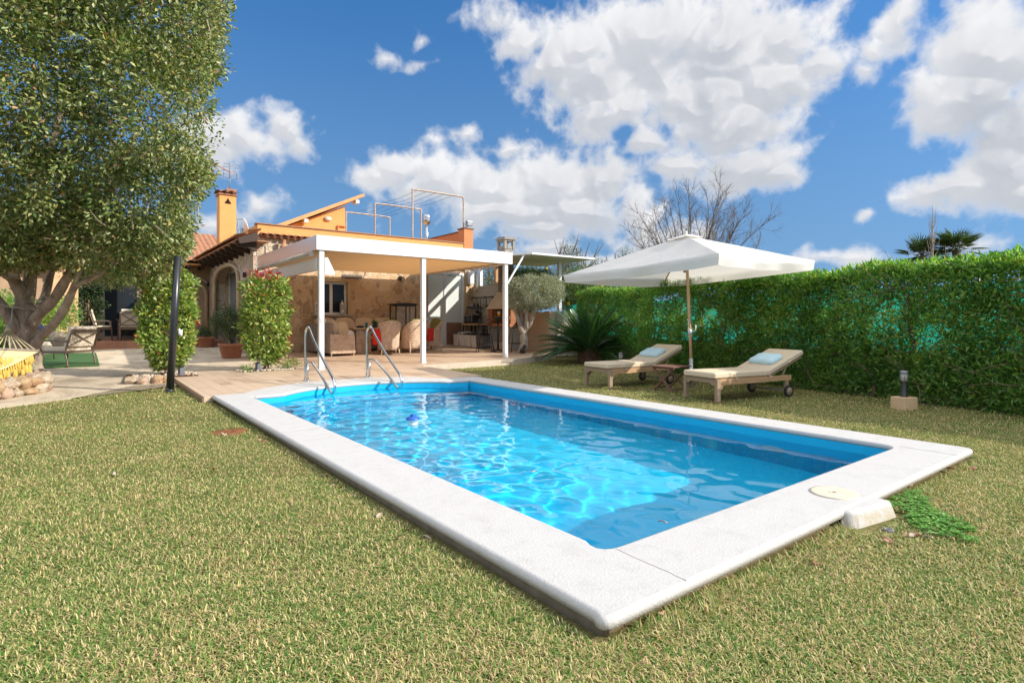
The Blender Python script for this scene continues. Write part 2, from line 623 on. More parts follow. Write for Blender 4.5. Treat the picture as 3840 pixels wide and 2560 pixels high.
class MB:
    """collects shapes, then links them as ONE mesh object"""

    def __init__(s):
        s.v, s.f, s.sm, s.mi = [], [], [], []
        s.cur = 0

    def add(s, vs, fs, smooth=False):
        o = len(s.v)
        s.v += [tuple(v) for v in vs]
        s.f += [tuple(i + o for i in f) for f in fs]
        s.sm += [smooth] * len(fs)
        s.mi += [s.cur] * len(fs)
        return s

    def box(s, c, d, rz=0., rx=0., ry=0.):
        hx, hy, hz = d[0] / 2, d[1] / 2, d[2] / 2
        M = Matrix.Rotation(rz, 3, 'Z') @ Matrix.Rotation(ry, 3, 'Y') @ Matrix.Rotation(rx, 3, 'X')
        vs = [M @ Vector((x, y, z)) + Vector(c) for z in (-hz, hz) for x, y in ((-hx, -hy), (hx, -hy), (hx, hy), (-hx, hy))]
        return s.add(vs, [(3, 2, 1, 0), (4, 5, 6, 7), (0, 1, 5, 4), (1, 2, 6, 5), (2, 3, 7, 6), (3, 0, 4, 7)])

    def bx(s, x0, x1, y0, y1, z0, z1):
        return s.box(((x0 + x1) / 2, (y0 + y1) / 2, (z0 + z1) / 2), (x1 - x0, y1 - y0, z1 - z0))

    def bar(s, p, q, w, h, up=(0, 0, 1)):
        p, q = Vector(p), Vector(q)
        d = (q - p).normalized()
        u = Vector(up)
        if abs(d.dot(u)) > .98:
            u = Vector((1, 0, 0))
        sd_ = d.cross(u).normalized()
        u = sd_.cross(d)
        vs = [e + sd_ * a * w / 2 + u * b * h / 2 for e in (p, q) for a, b in ((-1, -1), (1, -1), (1, 1), (-1, 1))]
        return s.add(vs, [(3, 2, 1, 0), (4, 5, 6, 7), (0, 1, 5, 4), (1, 2, 6, 5), (2, 3, 7, 6), (3, 0, 4, 7)])

    def tube(s, path, r, n=8, caps=True):
        P = [Vector(p) for p in path]
        R = r if isinstance(r, (list, tuple)) else [r] * len(P)
        vs, fs = [], []
        u = None
        for i, p in enumerate(P):
            d = (P[min(i + 1, len(P) - 1)] - P[max(i - 1, 0)])
            d = d.normalized() if d.length > 1e-9 else Vector((0, 0, 1))
            if u is None:
                u = d.cross(Vector((0, 0, 1)))
                if u.length < .05:
                    u = d.cross(Vector((1, 0, 0)))
            u = (u - d * u.dot(d)).normalized()
            w = d.cross(u)
            for k in range(n):
                a = 2 * PI * k / n
                vs.append(p + (u * math.cos(a) + w * math.sin(a)) * R[i])
        for i in range(len(P) - 1):
            for k in range(n):
                fs.append((i * n + k, i * n + (k + 1) % n, (i + 1) * n + (k + 1) % n, (i + 1) * n + k))
        s.add(vs, fs, True)
        if caps:
            o = len(s.v) - len(vs)
            for f in (tuple(o + k for k in reversed(range(n))), tuple(o + (len(P) - 1) * n + k for k in range(n))):
                s.f.append(f)
                s.sm.append(False)
                s.mi.append(s.cur)
        return s

    def lathe(s, prof, c=(0, 0, 0), n=24, sq=0., smooth=True):
        """profile of (radius, z); sq > 0 squares the plan"""
        vs, fs = [], []
        for (r, z) in prof:
            for k in range(n):
                a = 2 * PI * k / n
                e = 1.0
                if sq:
                    e = (abs(math.cos(a)) ** sq + abs(math.sin(a)) ** sq) ** (-1 / sq)
                vs.append((c[0] + r * e * math.cos(a), c[1] + r * e * math.sin(a), c[2] + z))
        for i in range(len(prof) - 1):
            for k in range(n):
                fs.append((i * n + k, i * n + (k + 1) % n, (i + 1) * n + (k + 1) % n, (i + 1) * n + k))
        s.add(vs, fs, smooth)
        return s

    def prism(s, poly, z0, z1):
        n = len(poly)
        vs = [(x, y, z0) for x, y in poly] + [(x, y, z1) for x, y in poly]
        fs = [tuple(reversed(range(n))), tuple(range(n, 2 * n))] + [(i, (i + 1) % n, n + (i + 1) % n, n + i) for i in range(n)]
        return s.add(vs, fs)

    def prism_y(s, poly, y0, y1):    # polygon in x, z drawn along y
        n = len(poly)
        vs = [(x, y0, z) for x, z in poly] + [(x, y1, z) for x, z in poly]
        fs = [tuple(range(n)), tuple(reversed(range(n, 2 * n)))] + [(n + i, n + (i + 1) % n, (i + 1) % n, i) for i in range(n)]
        return s.add(vs, fs)

    def prism_x(s, poly, x0, x1):    # polygon in y, z drawn along x
        n = len(poly)
        vs = [(x0, y, z) for y, z in poly] + [(x1, y, z) for y, z in poly]
        fs = [tuple(reversed(range(n))), tuple(range(n, 2 * n))] + [(i, (i + 1) % n, n + (i + 1) % n, n + i) for i in range(n)]
        return s.add(vs, fs)

    def blob(s, c, r, n=12, m=8, e=1., rot=0., tilt=None):
        """ellipsoid; e < 1 fills its corners like a stuffed cushion"""
        def sp(x):
            return math.copysign(abs(x) ** e, x)
        M = Matrix.Rotation(rot, 3, 'Z')
        if tilt:
            M = M @ Matrix.Rotation(tilt, 3, 'Y')
        vs = []
        for i in range(m + 1):
            ph = -PI / 2 + PI * i / m
            for k in range(n):
                a = 2 * PI * k / n
                cp = math.cos(ph) if 0 < i < m else 0.02
                vs.append(M @ Vector((r[0] * sp(cp) * sp(math.cos(a)), r[1] * sp(cp) * sp(math.sin(a)), r[2] * math.sin(ph))) + Vector(c))
        fs = [(i * n + k, i * n + (k + 1) % n, (i + 1) * n + (k + 1) % n, (i + 1) * n + k) for i in range(m) for k in range(n)]
        fs += [tuple(reversed(range(n))), tuple(range(m * n, m * n + n))]
        return s.add(vs, fs, True)

    def build(s, name, m, parent=None, bevel=0., seg=2, smooth=None):
        me = bpy.data.meshes.new(name)
        me.from_pydata(s.v, [], s.f)
        me.polygons.foreach_set('use_smooth', np.array(s.sm if smooth is None else [smooth] * len(s.f), dtype=bool))
        me.polygons.foreach_set('material_index', np.array(s.mi, dtype=np.int32))
        bm = bmesh.new()
        bm.from_mesh(me)
        bmesh.ops.recalc_face_normals(bm, faces=bm.faces)
        bm.to_mesh(me)
        bm.free()
        o = link_mesh(name, me, m, parent)
        if bevel:
            md = o.modifiers.new('bevel', 'BEVEL')
            md.width = bevel
            md.segments = seg
            md.limit_method = 'ANGLE'
            md.angle_limit = rad(40)
        return o


def dup(root, loc, rz=0., label=None, group=None):
    r = root.copy()
    COL.objects.link(r)
    r.location = loc
    r.rotation_euler = (0, 0, rz)
    if label:
        r['label'] = label
    if group:
        r['group'] = group
    for ch in list(root.children):
        c = ch.copy()
        COL.objects.link(c)
        c.parent = r
        for g in list(ch.children):
            d = g.copy()
            COL.objects.link(d)
            d.parent = c
    return r


def unit(a):
    return a / np.maximum(np.linalg.norm(a, axis=1, keepdims=True), 1e-9)


def leaf_arrays(P, D, L, Wd, fold=.25, up=None):
    """diamond leaves folded along the midrib: base points, axis directions, lengths, widths"""
    n = len(P)
    D = unit(D)
    if up is None:
        up = rng.normal(size=(n, 3))
    sd_ = unit(np.cross(D, up))
    nr = np.cross(sd_, D)
    L = np.asarray(L).reshape(-1, 1)
    Wd = np.asarray(Wd).reshape(-1, 1)
    mid = P + D * L * .45 + nr * Wd * fold
    V = np.stack([P, mid + sd_ * Wd / 2, P + D * L - nr * L * .06, mid - sd_ * Wd / 2], 1)
    b = np.arange(n)[:, None] * 4
    F = np.concatenate([b + np.array([[0, 1, 2]]), b + np.array([[0, 2, 3]])], 0)
    return V.reshape(-1, 3), F


def leaves(name, P, D, L, Wd, m, parent=None, fold=.25, up=None):
    V, F = leaf_arrays(P, D, L, Wd, fold, up)
    return np_mesh(name, V, F, m, parent)


def ball(n):
    v = unit(rng.normal(size=(n, 3)))
    return v * rng.random((n, 1)) ** (1 / 3)


def clusters(C, per, radius, out=None, spread=1.):
    """leaf bases and directions around cluster centres C"""
    C = np.asarray(C)
    n = len(C)
    off = ball(n * per) * radius
    P = np.repeat(C, per, 0) + off
    D = unit(off) * .8 + rng.normal(size=off.shape) * .6 * spread
    if out is not None:
        D += np.repeat(out, per, 0) * .7
    return P, D


def smooth_path(pts, n=6):
    """Catmull-Rom through points"""
    P = [Vector(p) for p in pts]
    P = [P[0] * 2 - P[1]] + P + [P[-1] * 2 - P[-2]]
    out = []
    for i in range(1, len(P) - 2):
        for k in range(n):
            t = k / n
            a, b, c, d = P[i - 1], P[i], P[i + 1], P[i + 2]
            out.append(.5 * ((2 * b) + (c - a) * t + (2 * a - 5 * b + 4 * c - d) * t * t + (3 * b - a - 3 * c + d) * t ** 3))
    out.append(P[-2])
    return out


def lerp_list(vals, n):
    x = np.linspace(0, len(vals) - 1, n)
    return list(np.interp(x, np.arange(len(vals)), vals))


def twigs(mb, p, d, L, r, depth, n_side=5, kids=(2, 4), bend=.25, shrink=.68, upw=.15, tips=None, ang=.55):
    """recursive branch: adds tubes to mb, collects tips"""
    seg = 4 if depth > 0 else 3
    pts, q, dd = [Vector(p)], Vector(p), Vector(d).normalized()
    for i in range(seg):
        dd = (dd + Vector((random.gauss(0, bend), random.gauss(0, bend), random.gauss(0, bend) + upw)) * .5).normalized()
        q = q + dd * (L / seg)
        pts.append(q.copy())
    mb.tube(pts, [r * (1 - .45 * i / seg) for i in range(seg + 1)], n_side if depth > 1 else 3, caps=False)
    if tips is not None:
        tips.append((pts[-1], dd.copy(), depth))
    if depth == 0:
        return
    k = random.randint(*kids)
    for j in range(k):
        i = random.randint(max(1, seg - 2), seg) if j else seg
        ax = Vector((random.gauss(0, 1), random.gauss(0, 1), random.gauss(0, 1))).cross(dd).normalized()
        a = random.uniform(.4, 1.3) * ang
        nd = (dd * math.cos(a) + ax * math.sin(a)).normalized()
        twigs(mb, pts[i], nd, L * shrink * random.uniform(.75, 1.2), r * .6, depth - 1, n_side, kids, bend, shrink, upw, tips, ang)


# ------------------------------------------------------------------ the lie of the land
def zg(x, y):                    # terrace paving rises gently towards the house
    return -.012 + .018 * max(0, y - 11.5) + .013 * max(0, min(x, 9) - 2.75)


def zp(x, y):                    # sandy path
    return -.084 + .0205 * max(0, y - 9.5)


LAWN_Z = -.098
GZ = -.078


def sheet(name, poly, zf, m, cuts=(), thick=.0, parent=None, kind=None):
    """flat polygon cut along lines and draped on a height function; thick gives it sides"""
    bm = bmesh.new()
    f = bm.faces.new([bm.verts.new((x, y, 0)) for x, y in poly])
    bmesh.ops.triangulate(bm, faces=[f])
    for ax, val in cuts:
        co_, no = ((val, 0, 0), (1, 0, 0)) if ax == 'x' else ((0, val, 0), (0, 1, 0))
        bmesh.ops.bisect_plane(bm, geom=bm.verts[:] + bm.edges[:] + bm.faces[:], plane_co=co_, plane_no=no)
    bmesh.ops.recalc_face_normals(bm, faces=bm.faces)
    for f in bm.faces:
        if f.normal.z < 0:
            f.normal_flip()
    if thick:
        r = bmesh.ops.extrude_face_region(bm, geom=bm.faces[:])
        low = {v for v in r['geom'] if isinstance(v, bmesh.types.BMVert)}
    for v in bm.verts:
        z = zf(v.co.x, v.co.y)
        v.co.z = z
    if thick:
        for v in bm.verts:
            if v not in low:
                v.co.z -= thick
        bmesh.ops.recalc_face_normals(bm, faces=bm.faces)
    me = bpy.data.meshes.new(name)
    bm.to_mesh(me)
    bm.free()
    o = link_mesh(name, me, m, parent)
    if kind:
        o['kind'] = kind
    return o


def arc_pts(cx, half, base, sag, n, x0=None):
    """circular bulge from (cx+half, base) to (cx-half, base)"""
    R = (half * half + sag * sag) / (2 * sag)
    cyy = base + sag - R
    a0 = math.atan2(base - cyy, half)
    a1 = math.atan2(base - cyy, -half)
    return [(cx + R * math.cos(a0 + (a1 - a0) * i / n), cyy + R * math.sin(a0 + (a1 - a0) * i / n)) for i in range(n + 1)]


def fillet(poly, rr, seg=5):
    out = []
    n = len(poly)
    for i, p in enumerate(poly):
        r = rr[i] if isinstance(rr, (list, tuple)) else rr
        if r <= 0:
            out.append(p)
            continue
        p0, p1, p2 = Vector(poly[i - 1]), Vector(p), Vector(poly[(i + 1) % n])
        d0, d1 = (p0 - p1).normalized(), (p2 - p1).normalized()
        for k in range(seg + 1):
            t = k / seg
            q = (p1 + d0 * r) * (1 - t) ** 2 + p1 * 2 * t * (1 - t) + (p1 + d1 * r) * t ** 2
            out.append((q.x, q.y))
    return out


def offset(poly, d):
    """move every point of a counter-clockwise outline outwards by d"""
    n = len(poly)
    out = []
    for i in range(n):
        a, b, c = Vector(poly[i - 1]), Vector(poly[i]), Vector(poly[(i + 1) % n])
        e0, e1 = (b - a), (c - b)
        n0 = Vector((e0.y, -e0.x)).normalized() if e0.length > 1e-7 else Vector((0, 0))
        n1 = Vector((e1.y, -e1.x)).normalized() if e1.length > 1e-7 else n0
        nn = n0 + n1
        nn = nn.normalized() if nn.length > 1e-6 else n1
        k = max(.5, nn.dot(n1))
        out.append((b.x + nn.x * d / k, b.y + nn.y * d / k))
    return out


def inside(poly, X, Y):
    res = np.zeros(X.shape, bool)
    n = len(poly)
    for i in range(n):
        x0, y0 = poly[i]
        x1, y1 = poly[(i + 1) % n]
        c = ((y0 > Y) != (y1 > Y))
        with np.errstate(divide='ignore', invalid='ignore'):
            t = (x1 - x0) * (Y - y0) / (y1 - y0 + 1e-12) + x0
        res ^= c & (X < t)
    return res


PW, PL, PC = 4.596, 7.771, .44
IN_ARC = arc_pts(2.33, 1.42, PL - PC, .66, 22)
OUT_ARC = arc_pts(2.33, 1.9, PL, 1.02, 22)
POOL_IN = fillet([(PC, PC), (PW - PC, PC), (PW - PC, PL - PC)], [.16, .16, .1]) + IN_ARC + fillet([(PC, PL - PC), (PC, PC), (PW - PC, PC)], [.1, .0, .0])[:6]
POOL_OUT = fillet([(0, 0), (PW, 0), (PW, PL)], [.09, .09, .06]) + OUT_ARC + fillet([(0, PL), (0, 0), (PW, 0)], [.06, 0, 0])[:6]
WATER_Z = -.125
FLOOR_Z = -1.12

M_WHITE = pm('white_plaster', (.80, .79, .77), (.74, .73, .70), 5, .85, bmp=.55, bscale=150, bdist=.004, spec=.2)
M_BLUE_SHADED = pm('pool_paint_shaded', (.008, .40, .64), (.007, .37, .61), 3, .5, spec=.3)  # basin walls: shade on them put into a darker paint colour
M_FLOOR = pm('pool_paint_lighter', (.008, .60, .93), (.007, .57, .90), 3, .5, spec=.3)  # same blue paint, kept lighter than the shaded walls
M_SOIL = pm('soil', (.26, .10, .045), (.13, .06, .03), 12, .95, bmp=.6, bscale=40, bdist=.02, spec=.1, world=True)
M_DECK = plank_mat('wood_tile', (.30, .20, .125), (.52, .385, .27), .195, 1.2, 'yx', .55, gap=(.24, .16, .10), gapw=.003)


def lawn_under():
    m, nt, b = base_mat('lawn_thatch')
    v = coords(nt, world=True)
    f = noise_n(nt, v, 55, 6, .7)
    big = noise_n(nt, v, .9, 3)
    s = node(nt, 'ShaderNodeMath', operation='MULTIPLY_ADD')
    lk(nt, big, s.inputs[0])
    s.inputs[1].default_value = .5
    lk(nt, f, s.inputs[2])
    lk(nt, ramp(nt, [(.45, (.055, .07, .018)), (.7, (.13, .125, .045)), (.9, (.24, .20, .085))], s.outputs[0]), b.inputs['Base Color'])
    b.inputs['Roughness'].default_value = .95
    b.inputs['Specular IOR Level'].default_value = .1
    bump(nt, b, f, .8, .02)
    return m


def build_ground():
    m = lawn_under()
    mb = MB()
    z = LAWN_Z
    x0, x1, y0, y1 = .06, PW - .06, .06, 8.6
    R = 900
    for (a, b, c, d) in ((-R, R, -R, y0), (-R, R, y1, R), (-R, x0, y0, y1), (x1, R, y0, y1)):
        mb.add([(a, c, z), (b, c, z), (b, d, z), (a, d, z)], [(0, 1, 2, 3)])
    tag(mb.build('ground', m), kind='structure')


build_ground()

LAWN_EDGE_X = [-9, -4, -2.4, -1.63, -.8, -.3, -.1]
LAWN_EDGE_Y = [5.5, 7.7, 8.8, 9.35, 10.55, 10.6, 10.6]
DECK = [(-.1, PL - .05), (.3, PL - .05)] + list(reversed(arc_pts(2.33, 1.66, PL - .05, .86, 16))) + [
    (4.3, PL - .05), (4.72, PL - .05), (4.9, 10.4), (7.6, 10.5), (9.2, 11.15), (10.4, 12.0), (10.4, 16.75), (2.45, 16.75),
    (2.45, 12.3), (2.2, 11.55), (1.3, 11.45), (1.05, 12.1), (.35, 12.2), (.35, 11.25), (-.1, 11.25)]
sheet('deck', DECK, zg, M_DECK, [('y', 11.5), ('x', 2.75), ('x', 9.)], .075, kind='structure')
# pale edging strip between deck and lawn
kb = MB()
kpts = [(4.86, 10.36), (7.62, 10.46), (9.24, 11.11), (10.42, 11.95)]
for i in range(3):
    p, q = kpts[i], kpts[i + 1]
    kb.bar((p[0], p[1], zg(*p) - .112), (q[0], q[1], zg(*q) - .112), .10, .24)
tag(kb.build('kerb', pm('edging_stone', (.55, .47, .38), (.45, .37, .28), 6, .9), bevel=.006), kind='structure')
sk = MB()
sk.bx(-.125, -.1, PL - .05, 11.25, -.2, -.03)
tag(sk.build('deck_edge', pm('edge_board', (.25, .16, .09), (.18, .11, .06), 6, .7, stretch=(1, 1, 14)), bevel=.003), kind='structure')


def path_mat():
    m, nt, b = base_mat('sand_concrete')
    v = coords(nt, (1, .35, 1), world=True)
    f = noise_n(nt, v, 2.2, 7, .62, .8)
    g = noise_n(nt, v, 26, 4, .6)
    s = node(nt, 'ShaderNodeMath', operation='MULTIPLY_ADD')
    lk(nt, g, s.inputs[0])
    s.inputs[1].default_value = .25
    lk(nt, f, s.inputs[2])
    lk(nt, ramp(nt, [(.42, (.30, .235, .165)), (.62, (.50, .41, .29)), (.85, (.58, .49, .37))], s.outputs[0]), b.inputs['Base Color'])
    b.inputs['Roughness'].default_value = .85
    bump(nt, b, s.outputs[0], .35, .02)
    return m


M_PATH = path_mat()
PATH = [(-9, 5.5), (-4, 7.7), (-2.4, 8.8), (-1.63, 9.35), (-.8, 10.55), (-.3, 10.6), (-.08, 10.65), (-.08, 11.25), (.35, 11.28), (.37, 12.25), (1.04, 12.13), (1.28, 11.48), (2.22, 11.58),
        (2.47, 12.35), (2.47, 23.6), (-40, 23.6), (-40, 4)]
sheet('path', PATH, zp, M_PATH, [('y', 9.5)], .05, kind='structure')


# ------------------------------------------------------------------ pool
def build_pool():
    root = thing('swimming_pool', 'blue painted swimming pool with a rounded step end and wide white coping', 'swimming pool', (PW / 2, PL / 2, 0))
    # coping: ring of rounded section
    n = 0
    loops = []
    r = .022
    lo, li = POOL_OUT, POOL_IN
    prof = [(0., -.046), (0., -r)] + [(-r * (1 - math.cos(a)), -r * (1 - math.sin(a))) for a in (PI / 6, PI / 3, PI / 2)]
    bm = bmesh.new()

    def ring(poly, d, z):
        return [bm.verts.new((x, y, z)) for x, y in offset(poly, d)]
    ol = [ring(lo, d, z) for d, z in prof]
    il = [ring(li, -d, z) for d, z in prof]
    for L in (ol, il):
        for a, b in zip(L[:-1], L[1:]):
            k = len(a)
            for i in range(k):
                f = bm.faces.new((a[i], a[(i + 1) % k], b[(i + 1) % k], b[i]))
                f.smooth = True
    for j in (-1, 0):
        es = []
        for L in (ol[j], il[j]):
            for i in range(len(L)):
                e = bm.edges.get((L[i], L[(i + 1) % len(L)])) or bm.edges.new((L[i], L[(i + 1) % len(L)]))
                es.append(e)
        bmesh.ops.triangle_fill(bm, edges=es, use_beauty=True)
    bmesh.ops.recalc_face_normals(bm, faces=bm.faces)
    me = bpy.data.meshes.new('coping')
    bm.to_mesh(me)
    bm.free()
    m, nt, b = base_mat('coping_plaster')
    v = coords(nt, world=True)
    g = nt.nodes.new('ShaderNodeNewGeometry')
    sx = nt.nodes.new('ShaderNodeSeparateXYZ')
    lk(nt, g.outputs['Position'], sx.inputs[0])
    dirt = node(nt, 'ShaderNodeMapRange')
    dirt.inputs['From Min'].default_value = -.02
    dirt.inputs['From Max'].default_value = -.05
    lk(nt, sx.outputs[2], dirt.inputs['Value'])
    dn = noise_n(nt, v, 22, 5, .7)
    mul = node(nt, 'ShaderNodeMath', operation='MULTIPLY')
    lk(nt, dirt.outputs[0], mul.inputs[0])
    lk(nt, ramp(nt, [(.35, (0, 0, 0)), (.62, (1, 1, 1))], dn), mul.inputs[1])
    spots = noise_n(nt, v, 6.5, 6, .75)
    tops = ramp(nt, [(.28, (.41, .40, .38)), (.5, (.47, .46, .445)), (.70, (.475, .465, .45)), (.74, (.43, .36, .28))], spots)
    mx = node(nt, 'ShaderNodeMix', data_type='RGBA')
    lk(nt, mul.outputs[0], mx.inputs['Factor'])
    lk(nt, tops, mx.inputs['A'])
    mx.inputs['B'].default_value = (.42, .37, .27, 1)
    lk(nt, mx.outputs['Result'], b.inputs['Base Color'])
    b.inputs['Roughness'].default_value = .85
    b.inputs['Specular IOR Level'].default_value = .2
    bump(nt, b, noise_n(nt, v, 75, 5, .7), .6, .008)
    link_mesh('coping', me, m, root)
    # basin walls and floor, closed outside so that no light leaks in
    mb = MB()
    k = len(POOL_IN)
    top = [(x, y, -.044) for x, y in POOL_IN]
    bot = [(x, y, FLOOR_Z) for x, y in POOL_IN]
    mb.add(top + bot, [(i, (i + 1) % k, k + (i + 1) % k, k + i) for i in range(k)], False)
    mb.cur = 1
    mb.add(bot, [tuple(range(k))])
    bas = mb.build('basin', [M_BLUE_SHADED, M_FLOOR], root)
    for i, p in enumerate(bas.data.polygons):
        p.use_smooth = False
    # rounded steps
    for i, (sg, hw, z) in enumerate(((.66, 1.42, -.36), (.30, 1.5, -.60), (-.02, 1.58, -.84))):
        st = MB()
        base = PL - PC
        if i == 0:
            ring_o, ring_i = arc_pts(2.33, 1.42, base, .66, 16), arc_pts(2.33, 1.2, base - .05, .34, 16)
        elif i == 1:
            ring_o, ring_i = arc_pts(2.33, 1.2, base - .05, .34, 16), arc_pts(2.33, 1.4, base - .35, .3, 16)
        else:
            ring_o, ring_i = arc_pts(2.33, 1.4, base - .35, .3, 16), arc_pts(2.33, 1.5, base - .68, .28, 16)
        st.prism(ring_o + list(reversed(ring_i)), FLOOR_Z + .002, z)
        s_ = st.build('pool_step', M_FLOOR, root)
        s_.cycles.is_caustics_receiver = True
    bas.cycles.is_caustics_receiver = True
    # outer shell of the basin, seen under the coping
    sh = MB()
    so_ = offset(POOL_OUT, -.055)
    k = len(so_)
    sh.add([(x, y, -.045) for x, y in so_] + [(x, y, -.5) for x, y in so_], [(i, (i + 1) % k, k + (i + 1) % k, k + i) for i in range(k)])
    sh.build('outer_wall', pm('rough_render', (.20, .145, .09), (.12, .085, .05), 9, .95, bmp=.5), root)
    # skimmer housing standing out from the coping
    sb = MB()
    P = [(2.02, .02), (2.46, .02), (2.46, -.085), (2.42, -.10), (2.08, -.045), (2.04, -.03)]
    Q = [(1.97, .02), (2.52, .02), (2.53, -.12), (2.45, -.16), (2.03, -.10), (1.98, -.07)]
    n = len(P)
    sb.add([(x, y, -.008) for x, y in P] + [(x, y, -.2) for x, y in Q], [tuple(range(n))] + [(i, n + i, n + (i + 1) % n, (i + 1) % n) for i in range(n)])
    sb.build('skimmer_housing', m, root, bevel=.02, seg=3)
    # ribbed lid
    ld = MB()
    R = .135
    ld.lathe([(0, .004), (.012, .004), (.013, .008), (.03, .008), (.031, .005)] + [(.034 + i * .0046, .0085 if i % 2 else .0055) for i in range(21)] + [(R, .009), (R, 0)], (2.3, .17, 0), 48)
    lid = ld.build('skimmer_lid', pm('cream_plastic', (.62, .56, .44), (.55, .49, .38), 20, .45), root)
    kh = MB()
    kh.lathe([(0, .0095), (.011, .0095), (.011, .006)], (2.3, .17, 0), 16)
    kh.build('lid_plug', pm('grey_plug', (.22, .20, .17), rough=.5), lid)
    # cracked joints across the coping
    M_CR = pm('joint_gap', (.20, .18, .16), (.34, .32, .30), 60, .95)
    for (p, q) in (((.545, PC - .02), (.535, .01)), ((PW - .436, PC - .02), (PW - .44, .015)), ((4.17, 3.9), (4.58, 3.9)), ((.02, 4.3), (.42, 4.3))):
        cr = MB()
        nseg = 14
        pts = []
        for i in range(nseg + 1):
            t = i / nseg
            pts.append(Vector((p[0] + (q[0] - p[0]) * t + random.uniform(-.003, .003), p[1] + (q[1] - p[1]) * t + random.uniform(-.003, .003), .0008)))
        faint = p[1] > 1
        for a, c in zip(pts[:-1], pts[1:]):
            cr.bar(a, c, .0018 if faint else random.uniform(.0015, .0045), .0012)
        cr.build('coping_joint', M_CR, root)
    # inlet grate set in the far corner of the coping, lamp ring on the wall
    gb = MB()
    gx, gy = on_ground(1779, 1408, 0)
    for i in range(7):
        gb.bx(gx - .1, gx + .1, gy - .09 + i * .028, gy - .09 + i * .028 + .016, .0005, .006)
    gb.bx(gx - .115, gx - .1, gy - .1, gy + .1, .0005, .006)
    gb.bx(gx + .1, gx + .115, gy - .1, gy + .1, .0005, .006)
    gb.build('drain_grate', pm('grey_plastic', (.42, .42, .42), rough=.5), root)
    lb = MB()
    lb.lathe([(0, .03), (.07, .028), (.075, .02), (.11, .018), (.125, 0)], (0, 0, 0), 24)
    for i, v_ in enumerate(lb.v):
        lb.v[i] = (PW - PC - v_[2], 1.55 + v_[0], -.58 + v_[1])
    lb.build('pool_lamp', pm('lamp_plastic', (.35, .52, .62), rough=.4), root)


build_pool()


def build_water():
    nx, ny = 230, 470
    x = np.linspace(PC - .05, PW - PC + .05, nx)
    y = np.linspace(PC - .05, 8.05, ny)
    X, Y = np.meshgrid(x, y)
    Z = np.zeros_like(X)
    r2 = np.random.default_rng(3)
    for i in range(64):
        lam = .13 * (.50 / .13) ** r2.random()
        th = r2.normal(1.1, .9) if i % 3 else r2.uniform(0, 2 * PI)
        k = 2 * PI / lam
        Z += .00115 * lam ** 1.05 * np.sin(k * (X * np.cos(th) + Y * np.sin(th)) + r2.uniform(0, 6.28))
    # livelier where the inlet stirs it, calm along the shaded wall
    calm = np.clip(1.2 - .62 * np.maximum(0, X - 1.7), .16, 1.1)
    Z = Z * calm
    for (cx, cyy, am) in ((1.3, 6.2, .0012), (2.6, 1.7, .0004)):
        d = np.hypot(X - cx, Y - cyy)
        Z += am * np.sin(d * 2 * PI / .16) * np.exp(-d * 2.2)
    V = np.stack([X, Y, Z + WATER_Z], -1).reshape(-1, 3)
    idx = np.arange(nx * ny).reshape(ny, nx)
    F = np.stack([idx[:-1, :-1], idx[:-1, 1:], idx[1:, 1:], idx[1:, :-1]], -1).reshape(-1, 4)
    c = V[F].mean(1)
    F = F[inside(offset(POOL_IN, .02), c[:, 0], c[:, 1])]
    used = np.unique(F)
    mp = np.zeros(len(V), int)
    mp[used] = np.arange(len(used))
    m = bpy.data.materials.new('pool_water')
    m.use_nodes = True
    nt = m.node_tree
    nt.nodes.clear()
    gl = node(nt, 'ShaderNodeBsdfGlass', IOR=1.33, Roughness=0.)
    gl.inputs['Color'].default_value = (.95, .99, 1, 1)
    out = nt.nodes.new('ShaderNodeOutputMaterial')
    lk(nt, gl.outputs[0], out.inputs[0])
    o = np_mesh('water', V[used], mp[F], m, None, True)
    tag(o, kind='structure')
    o.cycles.is_caustics_caster = True
    sd.cycles.is_caustics_light = True


build_water()


def handrail(x, label):
    root = thing('pool_handrail', label, 'handrail', (x, 9.03, -.01), group='steel handrails at the pool steps')
    m = pm('stainless_steel', (.62, .63, .65), (.55, .56, .58), 3, .16, metal=1.)
    mb = MB()
    path = smooth_path([(x, 9.03, -.01), (x, 9.03, .5), (x, 9.03, .82), (x, 8.99, .925), (x, 8.88, .965), (x, 8.77, .91), (x, 8.6, .77), (x, 8.2, .5), (x, 7.78, .25),
                        (x, 7.6, .14), (x, 7.53, .05), (x, 7.545, -.05), (x, 7.63, -.1), (x, 7.73, -.075), (x, 7.9, .01), (x, 8.2, .16), (x, 8.55, .3), (x, 8.68, .335), (x, 9.03, .34)], 5)
    mb.tube(path, .0215, 14)
    mb.build('rail_tube', m, root)
    m2 = MB()
    m2.tube([(x, 8.9, -.01), (x, 8.9, .335)], .0205, 12)
    m2.build('support_post', m, root)
    for y in (9.03, 8.9):
        f = MB()
        f.lathe([(.045, 0), (.045, .008), (.024, .02), (.022, .02)], (x, y, -.011), 18)
        f.build('base_flange', m, root)


handrail(1.74, 'curved steel pool handrail standing in front of the round red-tipped shrub')
handrail(2.92, 'curved steel pool handrail standing in front of the wicker chairs')


def floater():
    fx, fy = on_ground(1548, 1590, WATER_Z)
    root = thing('chlorine_floater', 'blue and white chlorine dispenser floating on the pool water', 'chlorine floater', (fx, fy, WATER_Z))
    mb = MB()
    mb.lathe([(.055, -.10), (.06, -.03), (.062, .0), (.078, .004), (.08, .012)], (fx, fy, WATER_Z + .045), 24)
    mb.build('float_body', pm('white_plastic', (.78, .78, .76), rough=.35), root)
    mb = MB()
    mb.lathe([(.08, .012), (.082, .02), (.07, .035), (.03, .045), (.028, .06), (.032, .064), (.03, .072), (0, .074)], (fx, fy, WATER_Z + .045), 24)
    mb.build('float_cap', pm('blue_plastic', (.01, .10, .45), rough=.35), root)


floater()


